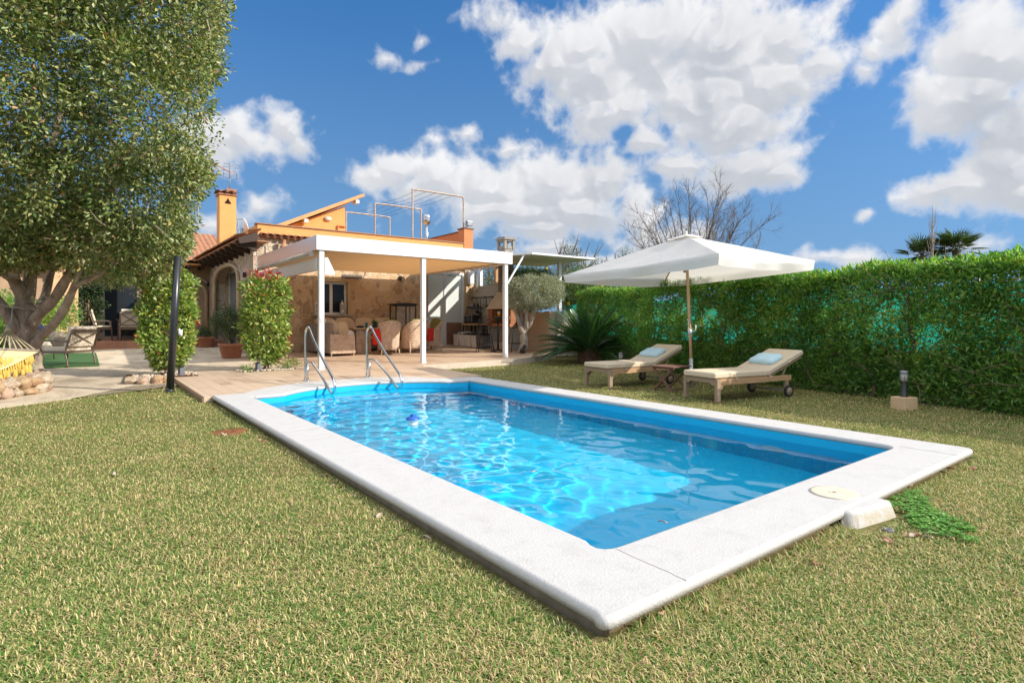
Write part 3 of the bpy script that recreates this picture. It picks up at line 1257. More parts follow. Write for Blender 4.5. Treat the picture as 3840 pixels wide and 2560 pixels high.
# ------------------------------------------------------------------ lawn
HEDGE_Y = [-6, -1.5, .4, 3.3, 7.0, 9.5, 11.5]
HEDGE_X = [7.6, 7.7, 7.8, 8.4, 9.1, 10.6, 11.0]
HOLES = [(-.25, 5.15, .17, .2), (4.78, .95, .10, .12)]
CLOVER = [(2.48, -.0), (3.2, -.0), (2.95, -.12), (2.75, -.22), (2.55, -.46), (2.3, -.5), (2.2, -.36), (2.35, -.2), (2.5, -.17)]


def lawn_mask(X, Y):
    m = ~((X > -.0) & (X < PW) & (Y > .0) & (Y < PL))
    m &= ~inside(DECK, X, Y)
    m &= ~((X > -.14) & (X < 5) & (Y > PL - .1))
    left = X < -.1
    m &= ~(left & (Y > np.interp(X, LAWN_EDGE_X, LAWN_EDGE_Y) + .03 * np.sin(X * 9)))
    m &= ~((X > 1.97) & (X < 2.53) & (Y > -.16) & (Y < .05))
    m &= X < np.interp(Y, HEDGE_Y, HEDGE_X) + .25
    right = X > 4.7
    kx = np.array([p[0] for p in kpts])
    ky = np.array([p[1] for p in kpts])
    m &= ~(right & (Y > np.interp(X, kx, ky) - .05))
    for (hx, hy, rx, ry) in HOLES:
        m &= ~((((X - hx) / rx) ** 2 + ((Y - hy) / ry) ** 2 < 1) & (rng.random(X.shape) < .93))
    return m


def build_grass():
    ps = []
    spec = [(1.45, 2.6, 40000), (2.6, 4.2, 17000), (4.2, 6.5, 8000), (6.5, 9.5, 3000), (9.5, 16, 1100)]
    c, s = math.cos(YAW), math.sin(YAW)
    for (t0, t1, den) in spec:
        w = 2 * .97 * t1
        n = int((t1 - t0) * w * den)
        t = rng.uniform(t0, t1, n)
        x = rng.uniform(-.97 * t1, .97 * t1, n)
        k = np.abs(x) < .97 * t + .05
        t, x = t[k], x[k]
        X = CAM[0] + x * c + t * s
        Y = CAM[1] - x * s + t * c
        k = lawn_mask(X, Y)
        ps.append(np.stack([X[k], Y[k], t[k]], 1))
    A = np.concatenate(ps, 0)
    n = len(A)
    T = A[:, 2]
    P = np.stack([A[:, 0], A[:, 1], LAWN_Z + rng.uniform(0, .014, n)], 1)
    D = np.stack([rng.normal(size=n), rng.normal(size=n), rng.uniform(-.05, .75, n)], 1)
    D = unit(D)
    # uneven mowing: patches lean and thin differently
    pat = np.sin(P[:, 0] * 2.1 + 1.3 * np.sin(P[:, 1] * 1.7)) * np.sin(P[:, 1] * 2.6 + np.sin(P[:, 0] * 3.1))
    L = rng.uniform(.016, .034, n) * (1 + .25 * pat)
    edge = (np.abs(P[:, 1]) < .12) & (P[:, 0] > .2) & (P[:, 0] < 4.7) | (np.abs(P[:, 0]) < .08) & (P[:, 1] < 7.7) & (P[:, 1] > 0)
    L = np.where(edge & (P[:, 0] > .2), L * 1.7, L)
    Wd = np.maximum(.0042, T * .0008) * rng.uniform(.7, 1.3, n)
    sd_ = unit(np.cross(D, np.array([[0, 0, 1.]])))
    W3 = sd_ * (Wd / 2)[:, None]
    tip = P + D * L[:, None]
    bend = P + D * (L * .55)[:, None] + np.array([[0, 0, .004]])
    V = np.stack([P - W3, P + W3, bend + W3 * .8, bend - W3 * .8, tip], 1).reshape(-1, 3)
    b = np.arange(n)[:, None] * 5
    F = np.concatenate([b + np.array([[0, 1, 2]]), b + np.array([[0, 2, 3]]), b + np.array([[3, 2, 4]])], 0)
    m = leaf_mat('grass_blade', [(.0, (.06, .15, .025)), (.28, (.13, .24, .045)), (.46, (.27, .31, .085)), (.64, (.50, .43, .17)), (.85, (.66, .53, .29)), (1., (.40, .26, .15))],
                 trans=.25, rough=.55, tint=(1.1, 1.15, .6), clump=2.1, spec=.25, var=.34)
    tag(np_mesh('lawn_grass', V, F, m), 'short mown lawn grass mixed green and straw around the pool', 'grass', kind='stuff')


build_grass()


def clover():
    n = 6500
    X = rng.uniform(1.9, 3.5, n)
    Y = rng.uniform(-.65, .0, n)
    wob = .06 * np.sin(X * 31) + .05 * np.sin(Y * 43 + X * 11)
    k = inside(CLOVER, X + wob, Y + wob * .7) & (rng.random(n) < .8) & ~((X > 1.97) & (X < 2.53) & (Y > -.16))
    X, Y = X[k], Y[k]
    n = len(X)
    zc = LAWN_Z + rng.uniform(.012, .04, n)
    P, D, U = [], [], []
    for j in range(3):
        a = rng.uniform(0, .6, n) + j * 2 * PI / 3
        P.append(np.stack([X, Y, zc], 1))
        D.append(np.stack([np.cos(a), np.sin(a), rng.uniform(-.1, .35, n)], 1))
    P, D = np.concatenate(P), np.concatenate(D)
    up = np.tile(np.array([[0, 0, 1.]]), (len(P), 1)) + rng.normal(size=P.shape) * .25
    m = leaf_mat('clover_leaf', [(.1, (.07, .21, .03)), (.6, (.13, .31, .05)), (1, (.20, .40, .08))], trans=.3, rough=.5, clump=5)
    tag(leaves('clover', P, D, rng.uniform(.012, .02, len(P)), rng.uniform(.012, .019, len(P)), m, None, .1, up), 'bright green clover patch beside the skimmer housing', 'clover', kind='stuff')
    sp = MB()
    for (hx, hy, rx, ry) in HOLES:
        sp.lathe([(0, .006), (.6, .012), (1, .0)], (0, 0, 0), 18)
        o = len(sp.v) - 54
        for i in range(o, len(sp.v)):
            v = sp.v[i]
            kk = 1 + .18 * math.sin(math.atan2(v[1], v[0]) * 3 + hx) + .1 * math.sin(math.atan2(v[1], v[0]) * 7)
            sp.v[i] = (hx + v[0] * rx * 1.15 * kk, hy + v[1] * ry * 1.15 * kk, LAWN_Z + v[2] + random.uniform(-.003, .006))
    tag(sp.build('soil', M_SOIL), 'patch of bare red earth in the lawn beside the coping', 'soil', kind='stuff')


clover()


def dry_leaves():
    """fallen leaves, each one a curled blade"""
    mats = [pm('dry_leaf_tan', (.33, .19, .11), (.42, .26, .16), 30, .8), pm('dry_leaf_brown', (.20, .085, .045), (.28, .13, .07), 30, .8), pm('dry_leaf_grey', (.36, .27, .21), (.44, .35, .28), 30, .85)]
    protos = []
    for m in mats:
        mb = MB()
        nx_, ny_ = 5, 7
        vs = []
        for j in range(ny_):
            t = j / (ny_ - 1)
            w = .5 * (math.sin(PI * min(1, t * .92 + .06))) ** .75
            for i in range(nx_):
                u = i / (nx_ - 1) * 2 - 1
                vs.append(((t - .5), u * w * .55, .16 * u * u + .10 * math.sin(t * 5) + .03 * math.sin(9 * u + 4 * t)))
        fs = [(j * nx_ + i, j * nx_ + i + 1, (j + 1) * nx_ + i + 1, (j + 1) * nx_ + i) for j in range(ny_ - 1) for i in range(nx_ - 1)]
        mb.add(vs, fs, True)
        me_o = mb.build('dry_leaf', m)
        sol = me_o.modifiers.new('thick', 'SOLIDIFY')
        sol.thickness = .012
        protos.append(me_o)
    spots = []
    for i in range(30):                                     # in the shade under the long coping edge
        spots.append((-random.uniform(.0, .13), random.uniform(.1, 5.0) ** 1.0, 0))
    for px, py in ((2485, 1965), (3420, 2010), (3480, 2015), (3510, 1985), (3490, 2000), (3445, 2005), (3390, 1999), (3330, 2032), (3410, 1815), (2000, 1765), (2640, 2290), (2480, 2300), (3060, 2110),
                   (105, 1703), (183, 1630), (430, 1775), (800, 1760), (560, 1493), (840, 1628), (3560, 2020)):
        x, y = on_ground(px, py, GZ)
        spots.append((x, y, 1))
    for px, py in ((1960, 1378), (1985, 1392), (2010, 1375), (3560, 1760), (3650, 1757), (2420, 1530)):
        x, y = on_ground(px, py, GZ)
        spots.append((x, y, 1))
    first = [True] * 3
    for i, (x, y, k) in enumerate(spots):
        j = random.choice((0, 0, 1, 2)) if not k else random.choice((0, 1, 2))
        o = protos[j] if first[j] else protos[j].copy()
        if not first[j]:
            COL.objects.link(o)
        first[j] = False
        sz = random.uniform(.035, .065)
        o.location = (x, y, GZ + random.uniform(-.004, .012) - (.012 if not k else 0))
        o.rotation_euler = (random.uniform(-.5, .5) + (PI if random.random() < .3 else 0), random.uniform(-.4, .4), random.uniform(0, 6.28))
        o.scale = (sz, sz, sz)
        lab = 'curled dry leaf fallen on the grass in the shade along the long coping edge' if not k else 'curled dry leaf fallen on the open lawn away from the long coping edge'
        tag(o, lab, 'dry leaf', 'dry leaves along the coping' if not k else 'dry leaves on the open lawn')


dry_leaves()


# ------------------------------------------------------------------ house
M_STONE = stone_mat('rubble_stone', 5.4, [(.1, (.38, .25, .14)), (.35, (.53, .36, .21)), (.6, (.62, .44, .26)), (.85, (.50, .33, .20)), (1, (.64, .50, .34))], (.58, .46, .33), .05, .6)
M_STONE2 = stone_mat('pale_stone', 5.4, [(.1, (.36, .26, .20)), (.4, (.50, .40, .29)), (.65, (.56, .47, .35)), (.85, (.44, .27, .20)), (1, (.60, .53, .42))], (.52, .45, .36), .05, .8)
M_SAND = pm('sandstone', (.50, .37, .22), (.42, .30, .17), 9, .85, bmp=.4, bscale=60, world=True)
M_ORANGE = pm('orange_render', (.66, .33, .11), (.60, .29, .095), 3, .85, bmp=.2, bscale=80, world=True)
M_ORANGE2 = pm('red_orange_render', (.56, .21, .08), (.50, .18, .07), 3, .85, bmp=.2, bscale=80, world=True)
M_TILE = pm('roof_tile', (.42, .19, .10), (.24, .13, .085), 4.5, .85, bmp=.4, bscale=40, world=True)
M_TILE2 = pm('ochre_tile', (.50, .26, .12), (.32, .15, .08), 5, .85, bmp=.4, bscale=40, world=True)
M_DARKWOOD = pm('dark_timber', (.055, .028, .016), (.03, .016, .01), 8, .7, stretch=(1, 1, 6))
M_WHITEMET = pm("white_metal", (.68, .68, .68), (.65, .65, .66), 2, .35)
M_ALU = pm('white_aluminium', (.72, .73, .74), rough=.35)
M_GREYMET = pm('grey_metal', (.30, .31, .33), (.25, .26, .28), 4, .4, metal=.6)
M_BLACK = pm('black_metal', (.012, .012, .013), (.02, .02, .02), 9, .45)
M_CONC = pm('grey_concrete', (.27, .25, .22), (.19, .17, .15), 6, .9, bmp=.5, bscale=40, world=True)


def glass_mat(name, tint=(.02, .025, .03), rough=.03):
    m, nt, b = base_mat(name)
    b.inputs['Base Color'].default_value = (*tint, 1)
    b.inputs['Roughness'].default_value = rough
    b.inputs['IOR'].default_value = 1.35
    b.inputs['Specular IOR Level'].default_value = .3
    return m


M_GLASS = glass_mat('dark_glass')


def frosted():
    m, nt, b = base_mat('frosted_glass')
    v = coords(nt, world=True)
    sp = nt.nodes.new('ShaderNodeSeparateXYZ')
    lk(nt, v, sp.inputs[0])
    b.inputs['Base Color'].default_value = (.64, .69, .66, 1)
    b.inputs['Roughness'].default_value = .22
    b.inputs['Specular IOR Level'].default_value = .7
    bump(nt, b, noise_n(nt, v, 130, 3), .25, .004)
    return m


M_FROST = frosted()


def tile_row(mb, x0, x1, y, z, out=(0, -1), step=.2, L=.42, pitch=.25, r=.085):
    """one course of barrel tiles along x (or y) with round ends showing; out is the downhill direction"""
    n = max(1, int(abs(x1 - x0) / step))
    for i in range(n + 1):
        p = x0 + (x1 - x0) * i / n
        for cup in (0, 1):
            q = p + (step / 2 if cup else 0)
            vs, fs = [], []
            seg = 6
            for e, (d, rr) in enumerate(((0, r), (L, r * .86))):
                for k in range(seg + 1):
                    a = PI * k / seg
                    lat, h = math.cos(a) * rr, (math.sin(a) * rr if not cup else -math.sin(a) * rr * .5 + .02)
                    if out[0] == 0:
                        vs.append((q + lat, y + out[1] * (-d), z + h + d * pitch))
                    else:
                        vs.append((y + out[0] * (-d), q + lat, z + h + d * pitch))
            for k in range(seg):
                fs.append((k, k + 1, seg + 2 + k, seg + 1 + k))
            mb.add(vs, fs, True)


def tile_sheet(mb, o, u, s, nu, ns, wave=.2, amp=.055, rowl=.38):
    """barrel tiled slope: origin at the eave, u along the eave, s up the slope"""
    o, u, s = Vector(o), Vector(u), Vector(s)
    nrm = u.cross(s).normalized()
    if nrm.z < 0:
        nrm = -nrm
    W, Ls = u.length, s.length
    cols = int(W / wave * 8)
    rows = int(Ls / rowl)
    vs, fs = [], []
    for j in range(rows):
        for e in (0, 1):
            t = (j + e) * rowl
            lift = .035 * (1 - e)
            for i in range(cols + 1):
                x = i / cols * W
                ph = x / wave * 2 * PI
                h = amp * (abs(math.cos(ph / 2)) ** .8) + lift
                p = o + u.normalized() * x + s.normalized() * min(t, Ls) + nrm * h
                vs.append(p)
    k = cols + 1
    for j in range(rows):
        a = j * 2 * k
        for i in range(cols):
            fs.append((a + i, a + i + 1, a + k + i + 1, a + k + i))
        if j + 1 < rows:
            b = (j + 1) * 2 * k
            for i in range(cols):
                fs.append((a + k + i, a + k + i + 1, b + i + 1, b + i))
    mb.add(vs, fs, True)


HB = 16.6                        # plane of the stone wall under the pergola
HX = 2.55                        # plane of the arched side wall
HX1 = 10.4                       # far end of the house front
WB = 24.0                        # plane of the rear wing


def wall_with_holes(mb, axis, at, u0, u1, z0, z1, holes, thick):
    """wall of thickness 'thick' behind plane 'at' with rectangular openings, as butted blocks"""
    us = sorted({u0, u1, *[h[0] for h in holes], *[h[1] for h in holes]})
    for a, b in zip(us[:-1], us[1:]):
        hs = sorted([h for h in holes if h[0] <= a and h[1] >= b], key=lambda h: h[2])
        z = z0
        for h in hs + [None]:
            top = h[2] if h else z1
            if top - z > 1e-4:
                if axis == 'y':
                    mb.bx(a, b, at, at + thick, z, top)
                else:
                    mb.bx(at, at + thick, a, b, z, top)
            if h:
                z = h[3]


def arch_wall(mb, x, y0, y1, z0, z1, arches, thick):
    """wall on plane x with arched openings (yc, half, spring, rise)"""
    y = y0
    for (yc, hw, spring, rise) in arches:
        mb.bx(x, x + thick, y, yc - hw, z0, z1)
        pts = [(yc - hw, z1), (yc - hw, spring)]
        for i in range(1, 16):
            a = PI - PI * i / 16
            pts.append((yc + hw * math.copysign(abs(math.cos(a)) ** .8, math.cos(a)), spring + rise * math.sin(a) ** .8))
        pts += [(yc + hw, spring), (yc + hw, z1)]
        mb.prism_x(pts, x, x + thick)
        y = yc + hw
    mb.bx(x, x + thick, y, y1, z0, z1)


def build_house():
    root = thing('house', 'stone and orange house with arched side wall, tiled eaves and flat roof terrace', 'house', (HX, HB, 0))
    # front stone wall with window and sliding door
    w0, w1, wz0, wz1 = 4.42, 5.44, 1.27, 2.33
    d0, d1, dz0, dz1 = 8.42, 9.98, .10, 2.86
    mb = MB()
    wall_with_holes(mb, 'y', HB, HX + .342, HX1, -.1, 2.98, [(w0, w1, wz0, wz1), (d0, d1, dz0, dz1)], .4)
    mb.build('front_wall', M_STONE, root)
    mb = MB()
    mb.bx(HX + .0, HX1, HB - .03, HB + .4, 3.322, 3.62)
    mb.bx(HX + .342, HX1, HB - .03, HB + .4, 2.982, 3.32)
    mb.build('upper_wall', M_STONE2, root)
    # window
    wf = MB()
    s = .11
    wf.bx(w0 - s, w1 + s, HB - .05, HB + .02, wz1, wz1 + s)
    wf.bx(w0 - s, w0, HB - .05, HB + .02, wz0, wz1)
    wf.bx(w1, w1 + s, HB - .05, HB + .02, wz0, wz1)
    win = wf.build('window', M_SAND, root, bevel=.008)
    sl = MB()
    sl.bx(w0 - s - .04, w1 + s + .04, HB - .12, HB + .02, wz0 - .06, wz0)
    sl.build('sill', pm('sill_stone', (.42, .33, .25), rough=.8), win, bevel=.005)
    fr = MB()
    yy = HB + .1
    for a, b in ((w0, w0 + .07), (w1 - .07, w1), ((w0 + w1) / 2 - .05, (w0 + w1) / 2 + .05)):
        fr.bx(a, b, yy, yy + .06, wz0, wz1)
    for a, b in ((wz0, wz0 + .07), (wz1 - .07, wz1)):
        fr.bx(w0 + .07, (w0 + w1) / 2 - .05, yy + .005, yy + .055, a, b)
        fr.bx((w0 + w1) / 2 + .05, w1 - .07, yy + .005, yy + .055, a, b)
    fr.build('frame', M_ALU, win, bevel=.004)
    gp = MB()
    gp.bx(w0 + .02, w1 - .02, yy + .025, yy + .035, wz0 + .02, wz1 - .02)
    gp.build('pane', M_GLASS, win)
    # dark interior behind the glazing
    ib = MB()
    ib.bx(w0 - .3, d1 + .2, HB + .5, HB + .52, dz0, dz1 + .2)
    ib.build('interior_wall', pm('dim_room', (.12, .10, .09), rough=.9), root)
    # frosted sliding door
    fr = MB()
    yy = HB - .02
    mid = (d0 + d1) / 2 - .06
    for a, b in ((d0, d0 + .07), (d1 - .09, d1), (mid - .05, mid + .06)):
        fr.bx(a, b, yy, yy + .09, dz0, dz1)
    for a, b in ((dz0, dz0 + .08), (dz1 - .08, dz1)):
        fr.bx(d0 + .07, mid - .05, yy + .004, yy + .086, a, b)
        fr.bx(mid + .06, d1 - .09, yy + .004, yy + .086, a, b)
    dr = fr.build('sliding_door', M_ALU, root, bevel=.005)
    gp = MB()
    gp.bx(d0 + .03, mid, yy + .03, yy + .045, dz0 + .03, dz1 - .03)
    gp.build('pane', M_FROST, dr)
    gp = MB()
    gp.bx(mid + .01, d1 - .03, yy + .05, yy + .065, dz0 + .9, dz1 - .03)
    gp.build('pane', M_FROST, dr)
    gp = MB()
    gp.bx(mid + .01, d1 - .03, yy + .05, yy + .065, dz0 + .03, dz0 + .9)
    gp.build('lower_panel', pm('brown_panel', (.28, .15, .10), (.22, .12, .08), 3, .35), dr)
    jb = MB()
    jb.bx(d1 + .003, d1 + .16, HB - .05, HB - .002, .08, 2.95)
    jb.bx(d0 - .10, d0 - .003, HB - .04, HB - .002, .08, 2.95)
    jb.bx(d0 - .10, d1 + .16, HB - .05, HB - .002, 2.953, 3.05)
    jb.build('door_surround', M_SAND, root, bevel=.01)
    # arched side wall
    mb = MB()
    aw0, aw1 = HB, 23.7
    ar = [(20.5, 2.15, 2.3, .74)]
    arch_wall(mb, HX, aw0, aw1, -.1, 3.32, ar, .34)
    mb.build('arched_wall', M_STONE2, root)
    am = MB()
    for (yc, hw, spring, rise) in ar:
        prev = None
        path = [(HX - .03, yc - hw + .05, 0.02), (HX - .03, yc - hw + .05, spring)]
        for i in range(1, 16):
            a = PI - PI * i / 16
            path.append((HX - .03, yc + (hw - .05) * math.copysign(abs(math.cos(a)) ** .8, math.cos(a)), spring + (rise - .03) * math.sin(a) ** .8))
        path += [(HX - .03, yc + hw - .05, spring), (HX - .03, yc + hw - .05, 0.02)]
        am.tube(path, .075, 8)
    am.build('arch_moulding', M_SAND, root)
    pr = MB()
    for (yc, hw, spring, rise) in ar:
        pr.bx(HX + .56, HX + .7, yc - hw - .1, yc + hw + .1, 0, 3.2)
        pr.bx(HX + .345, HX + .558, yc + hw + .002, yc + hw + .1, 0, 3.2)
        pr.bx(HX + .345, HX + .558, yc - hw - .1, yc - hw - .002, 0, 3.2)
    pr.build('porch_wall', M_SAND, root)
    gd = MB()
    for y0_, y1_ in ((18.4, 20.45), (20.5, 22.6)):
        for a, b in ((y0_, y0_ + .07), (y1_ - .07, y1_)):
            gd.bx(HX + .46, HX + .53, a, b, .12, 2.95)
        for a, b in ((.12, .2), (2.87, 2.95)):
            gd.bx(HX + .465, HX + .525, y0_ + .07, y1_ - .07, a, b)
    gdo = gd.build('porch_door', M_ALU, root)
    gp = MB()
    gp.bx(HX + .49, HX + .505, 18.43, 22.57, .15, 2.9)
    gp.build('pane', glass_mat('pale_glass', (.16, .18, .18), .05), gdo)
    # tiled roof over the arched wall with dark shaped rafters
    eave_x, eave_z = 1.93, 3.42
    rf = MB()
    tile_sheet(rf, (eave_x, 15.9, eave_z), (0, 7.9, 0), (1.05, 0, .42), 1, 1)
    rf.bx(eave_x + .04, HX + .3, 15.93, 23.7, eave_z - .055, eave_z - .03)
    roof = rf.build('eaves_roof', M_TILE2, root)
    rk = MB()
    rk.prism_y([(eave_x + .05, eave_z - .01), (HX - .05, eave_z + .2), (HX - .05, eave_z - .06), (eave_x + .1, eave_z - .17)], 15.84, 15.925)
    rk.build('barge_board', M_DARKWOOD, roof)
    for i in range(9):
        y = 16.15 + i * .82
        r_ = MB()
        prof = [(HX, eave_z - .06), (HX, eave_z - .32), (HX - .12, eave_z - .30), (HX - .2, eave_z - .24), (HX - .3, eave_z - .26), (HX - .42, eave_z - .2), (HX - .5, eave_z - .21), (eave_x + .06, eave_z - .12), (eave_x + .06, eave_z - .06)]
        r_.prism_y(prof, y, y + .12)
        r_.build('rafter', M_DARKWOOD, roof)
    # parapet of the flat roof with its tile course
    pb = MB()
    pb.bx(2.68, HX1, HB + .03, HB + .28, 3.622, 3.98)
    pb.bx(2.68, 3.0, HB + .281, 22, 3.62, 3.98)
    pb.bx(3.002, HX1, HB + .281, 23.5, 3.6, 3.72)
    par = pb.build('parapet', M_ORANGE, root)
    cp = MB()
    cp.bx(2.64, HX1 - .43, HB - .01, HB + .32, 3.982, 4.015)
    cp.build('coping_slab', pm('brown_slab', (.34, .18, .11), (.26, .14, .09), 9, .8), par)
    tr = MB()
    tile_row(tr, 2.8, HX1, HB - .24, 3.6)
    tr.bx(2.75, HX1 + .05, HB - .12, HB - .031, 3.56, 3.64)
    tr.build('tile_course', M_TILE, root)
    sp_ = MB()
    sp_.bx(HX1 - .42, HX1 - .02, HB + .0, HB + .42, 3.625, 4.55)
    sp_.build('corner_pier', M_ORANGE2, root, bevel=.006)
    sw = MB()
    sw.bx(HX1 - .24, HX1, HB + .425, 21.2, 3.3, 4.5)
    sw.build('side_parapet', M_ORANGE2, root)
    cs = MB()
    cs.bx(HX1 - .46, HX1 + .02, HB - .03, HB + .46, 4.552, 4.59)
    cs.bx(HX1 - .27, HX1 + .03, HB + .462, 21.2, 4.502, 4.54)
    cs.build('pier_cap', pm('dark_cap', (.16, .10, .07), rough=.8), root)
    bs = MB()
    bs.bx(HX1 - .3, HX1, HB + .42, 23.5, -.1, 3.29)
    bs.build('side_wall', M_ORANGE2, root)
    # stair head with a steep single-pitch roof
    st = MB()
    yb = 19.0
    st.prism_y([(3.7, 3.73), (6.28, 3.73), (6.28, 5.33), (3.7, 4.15)], yb, 21.6)
    sth = st.build('stair_head', M_ORANGE, root)
    sr = MB()
    k = (5.72 - 4.0) / (6.9 - 3.35)
    sr.prism_y([(3.35, 4.0), (6.9, 5.72), (6.86, 5.82), (3.3, 4.12)], yb - .35, 21.9)
    sr.build('sloped_roof', pm('ochre_edge', (.62, .33, .14), (.52, .26, .11), 5, .8), sth)
    mwp = pm('white_paint', (.75, .73, .70), rough=.6)
    for xx in (4.75, 6.62):
        rb = MB()
        zc = 4.0 + k * (xx - 3.35) - .1
        rb.box((xx, yb - .2, zc), (.13, .3, .12))
        rb.build('rafter_end', mwp, sth)
    wl = MB()
    wl.blob((5.62, yb - .04, 4.78), (.14, .07, .085), 14, 8)
    wl.build('bulkhead_lamp', pm('lamp_glass', (.6, .58, .52), rough=.25), sth)
    vp = MB()
    vp.tube(smooth_path([(5.98, yb - .05, 3.73), (5.98, yb - .05, 4.5), (6.02, yb - .05, 4.56), (6.28, yb - .05, 4.56)], 4), .028, 8)
    vp.build('vent_pipe', M_ORANGE2, sth)
    # stainless flue and earthen pot vent
    fx, ft = on_b(1600, 18.0)
    fl = MB()
    fl.tube([(fx, 18, 3.7), (fx, 18, 4.85)], .062, 14)
    fl.lathe([(.062, 4.78), (.13, 4.86), (.155, 4.9), (.155, 5.02), (.15, 5.04), (.155, 5.06), (.155, 5.16), (.03, 5.19), (0, 5.19)], (fx, 18, 0), 20)
    fl.build('flue', pm('bright_steel', (.55, .56, .58), rough=.25, metal=1.), root)
    # orange chimney with tiled cap
    cx, ct = on_b(849, 20.0)
    cyb = 20.0
    ch = MB()
    ch.bx(cx - .26, cx + .26, cyb - .26, cyb + .26, 3.3, 5.35)
    chm = ch.build('chimney', M_ORANGE, root, bevel=.01)
    cc = MB()
    cc.prism([(cx - .09, cyb - .262), (cx + .09, cyb - .262), (cx + .09, cyb - .2), (cx - .09, cyb - .2)], 5.12, 5.14)
    cc.prism_y([(cx - .11, 5.06), (cx + .11, 5.06), (cx + .05, 5.15), (cx, 5.26), (cx - .05, 5.15)], cyb - .268, cyb - .2)
    cc.build('chimney_opening', pm('soot', (.01, .008, .006), rough=1), chm)
    ct_ = MB()
    tile_sheet(ct_, (cx - .34, cyb - .36, 5.39), (.68, 0, 0), (0, .37, .13), 1, 1, rowl=.36)
    tile_sheet(ct_, (cx + .34, cyb + .36, 5.39), (-.68, 0, 0), (0, -.37, .13), 1, 1, rowl=.36)
    ct_.bx(cx - .3, cx + .3, cyb - .3, cyb + .3, 5.352, 5.4)
    ct_.bx(cx - .02, cx + .30, cyb - .1, cyb + .1, 5.55, 5.62)
    ct_.build('chimney_cap', M_TILE, chm)
    # wing behind: wall, glazed terrace door, tiled roof
    wb = MB()
    wall_with_holes(wb, 'y', WB, -14, HX + .3, -.1, 3.66, [(-.95, 1.35, .4, 2.75), (-6.6, -5.2, 1.0, 2.5)], .3)
    wb.bx(HX, HX + .34, 23.702, WB - .002, -.1, 3.6)
    wb.build('wing_wall', pm('terrace_wall', (.42, .29, .18), (.35, .24, .15), 4, .85, world=True), root)
    tf = MB()
    for a, b in ((-.95, -.85), (.13, .27), (1.25, 1.35)):
        tf.bx(a, b, WB + .02, WB + .1, .4, 2.75)
    for a, b in ((.4, .5), (2.65, 2.75)):
        tf.bx(-.85, .13, WB + .025, WB + .095, a, b)
        tf.bx(.27, 1.25, WB + .025, WB + .095, a, b)
    tdo = tf.build('terrace_door', pm('taupe_frame', (.30, .23, .18), rough=.4), root)
    gp = MB()
    gp.bx(-.9, 1.3, WB + .05, WB + .06, .42, 2.72)
    gp.build('pane', M_GLASS, tdo)
    wfm = MB()
    for a, b in ((-6.6, -6.5), (-5.3, -5.2), (-5.95, -5.85)):
        wfm.bx(a, b, WB + .02, WB + .08, 1.0, 2.5)
    for a, b in ((1.0, 1.1), (2.4, 2.5)):
        for c, d in ((-6.5, -5.95), (-5.85, -5.3)):
            wfm.bx(c, d, WB + .025, WB + .075, a, b)
    wwin = wfm.build('window', M_ALU, root)
    gp = MB()
    gp.bx(-6.55, -5.25, WB + .04, WB + .05, 1.05, 2.45)
    gp.build('pane', M_GLASS, wwin)
    wr = MB()
    tile_sheet(wr, (-15, WB - .9, 3.3), (18.2, 0, 0), (0, 4.2, 1.75), 1, 1)
    wro = wr.build('wing_roof', M_TILE, root)
    wa = MB()
    wa.tube([(.55 - 1.9, WB - .03, .4), (.55 - 1.9, WB - .03, 2.1)] + [(.55 - 1.9 * math.cos(PI * i / 18), WB - .03, 2.1 + .85 * math.sin(PI * i / 18) ** .85) for i in range(1, 18)] + [(.55 + 1.9, WB - .03, 2.1), (.55 + 1.9, WB - .03, .4)], .075, 8)
    wa.build('arch_moulding', M_SAND, root)
    fb = MB()
    fb.bx(-15, HX - .4, WB - .86, WB + 3, 3.2, 3.26)
    fb.build('roof_fascia', M_ORANGE, wro)
    for i in range(16):
        r_ = MB()
        r_.bx(-4.6 + i * .45, -4.5 + i * .45, WB - .84, WB - .002, 3.06, 3.198)
        r_.build('rafter', M_DARKWOOD, wro)
    # sunlit pier at the terrace front
    px_, pt_ = on_b(244, 21.3)
    pi_ = MB()
    pi_.bx(px_ - .33, px_ + .33, 21.3, 21.9, -.05, 3.19)
    pi_.build('terrace_pier', pm('sandstone_blocks', (.62, .40, .22), (.55, .33, .17), 2.5, .85, stretch=(.3, .3, 3), world=True), root, bevel=.01)
    # terrace with tiled step
    te = MB()
    te.bx(px_ + .335, HX - .002, 21.0, WB - .002, -.05, .385)
    te.build('terrace_floor', plank_mat('terracotta_tile', (.27, .11, .065), (.42, .19, .11), .33, .33, 'xy', .4, gap=(.3, .22, .17), gapw=.008, grain=2), root)
    return root


build_house()


# ------------------------------------------------------------------ things on the roof
def drying_frames():
    root = thing('drying_line', 'rusty pipe washing line frames with wires on the roof terrace', 'washing line', (7.9, 16.8, 3.72))
    m = pm('rusty_pipe', (.30, .22, .17), (.42, .38, .34), 14, .6, metal=.3)
    for y, (pa, pb) in ((16.85, (1547, 1738)), (20.0, (1406, 1579)), (22.5, (1298.5, 1461.6))):
        xa, _ = on_b(pa, y)
        xb, _ = on_b(pb, y)
        mb = MB()
        mb.tube(smooth_path([(xa, y, 3.7), (xa, y, 5.6), (xa + .02, y, 5.74), (xa + .16, y, 5.8), (xb - .16, y, 5.8), (xb - .02, y, 5.74), (xb, y, 5.6), (xb, y, 3.7)], 6), .032, 10)
        mb.build('pipe_frame', m, root)
    wm = pm('wire', (.05, .05, .06), rough=.5)
    for i in range(5):
        x = 8.15 + i * .37
        w_ = MB()
        w_.tube([(x, 16.85, 5.79), (x - .05, 18.4, 5.73), (x - .1, 20, 5.79), (x - .15, 21.3, 5.74), (x - .2, 22.5, 5.79)], .006, 5)
        w_.build('wire', wm, root)


drying_frames()


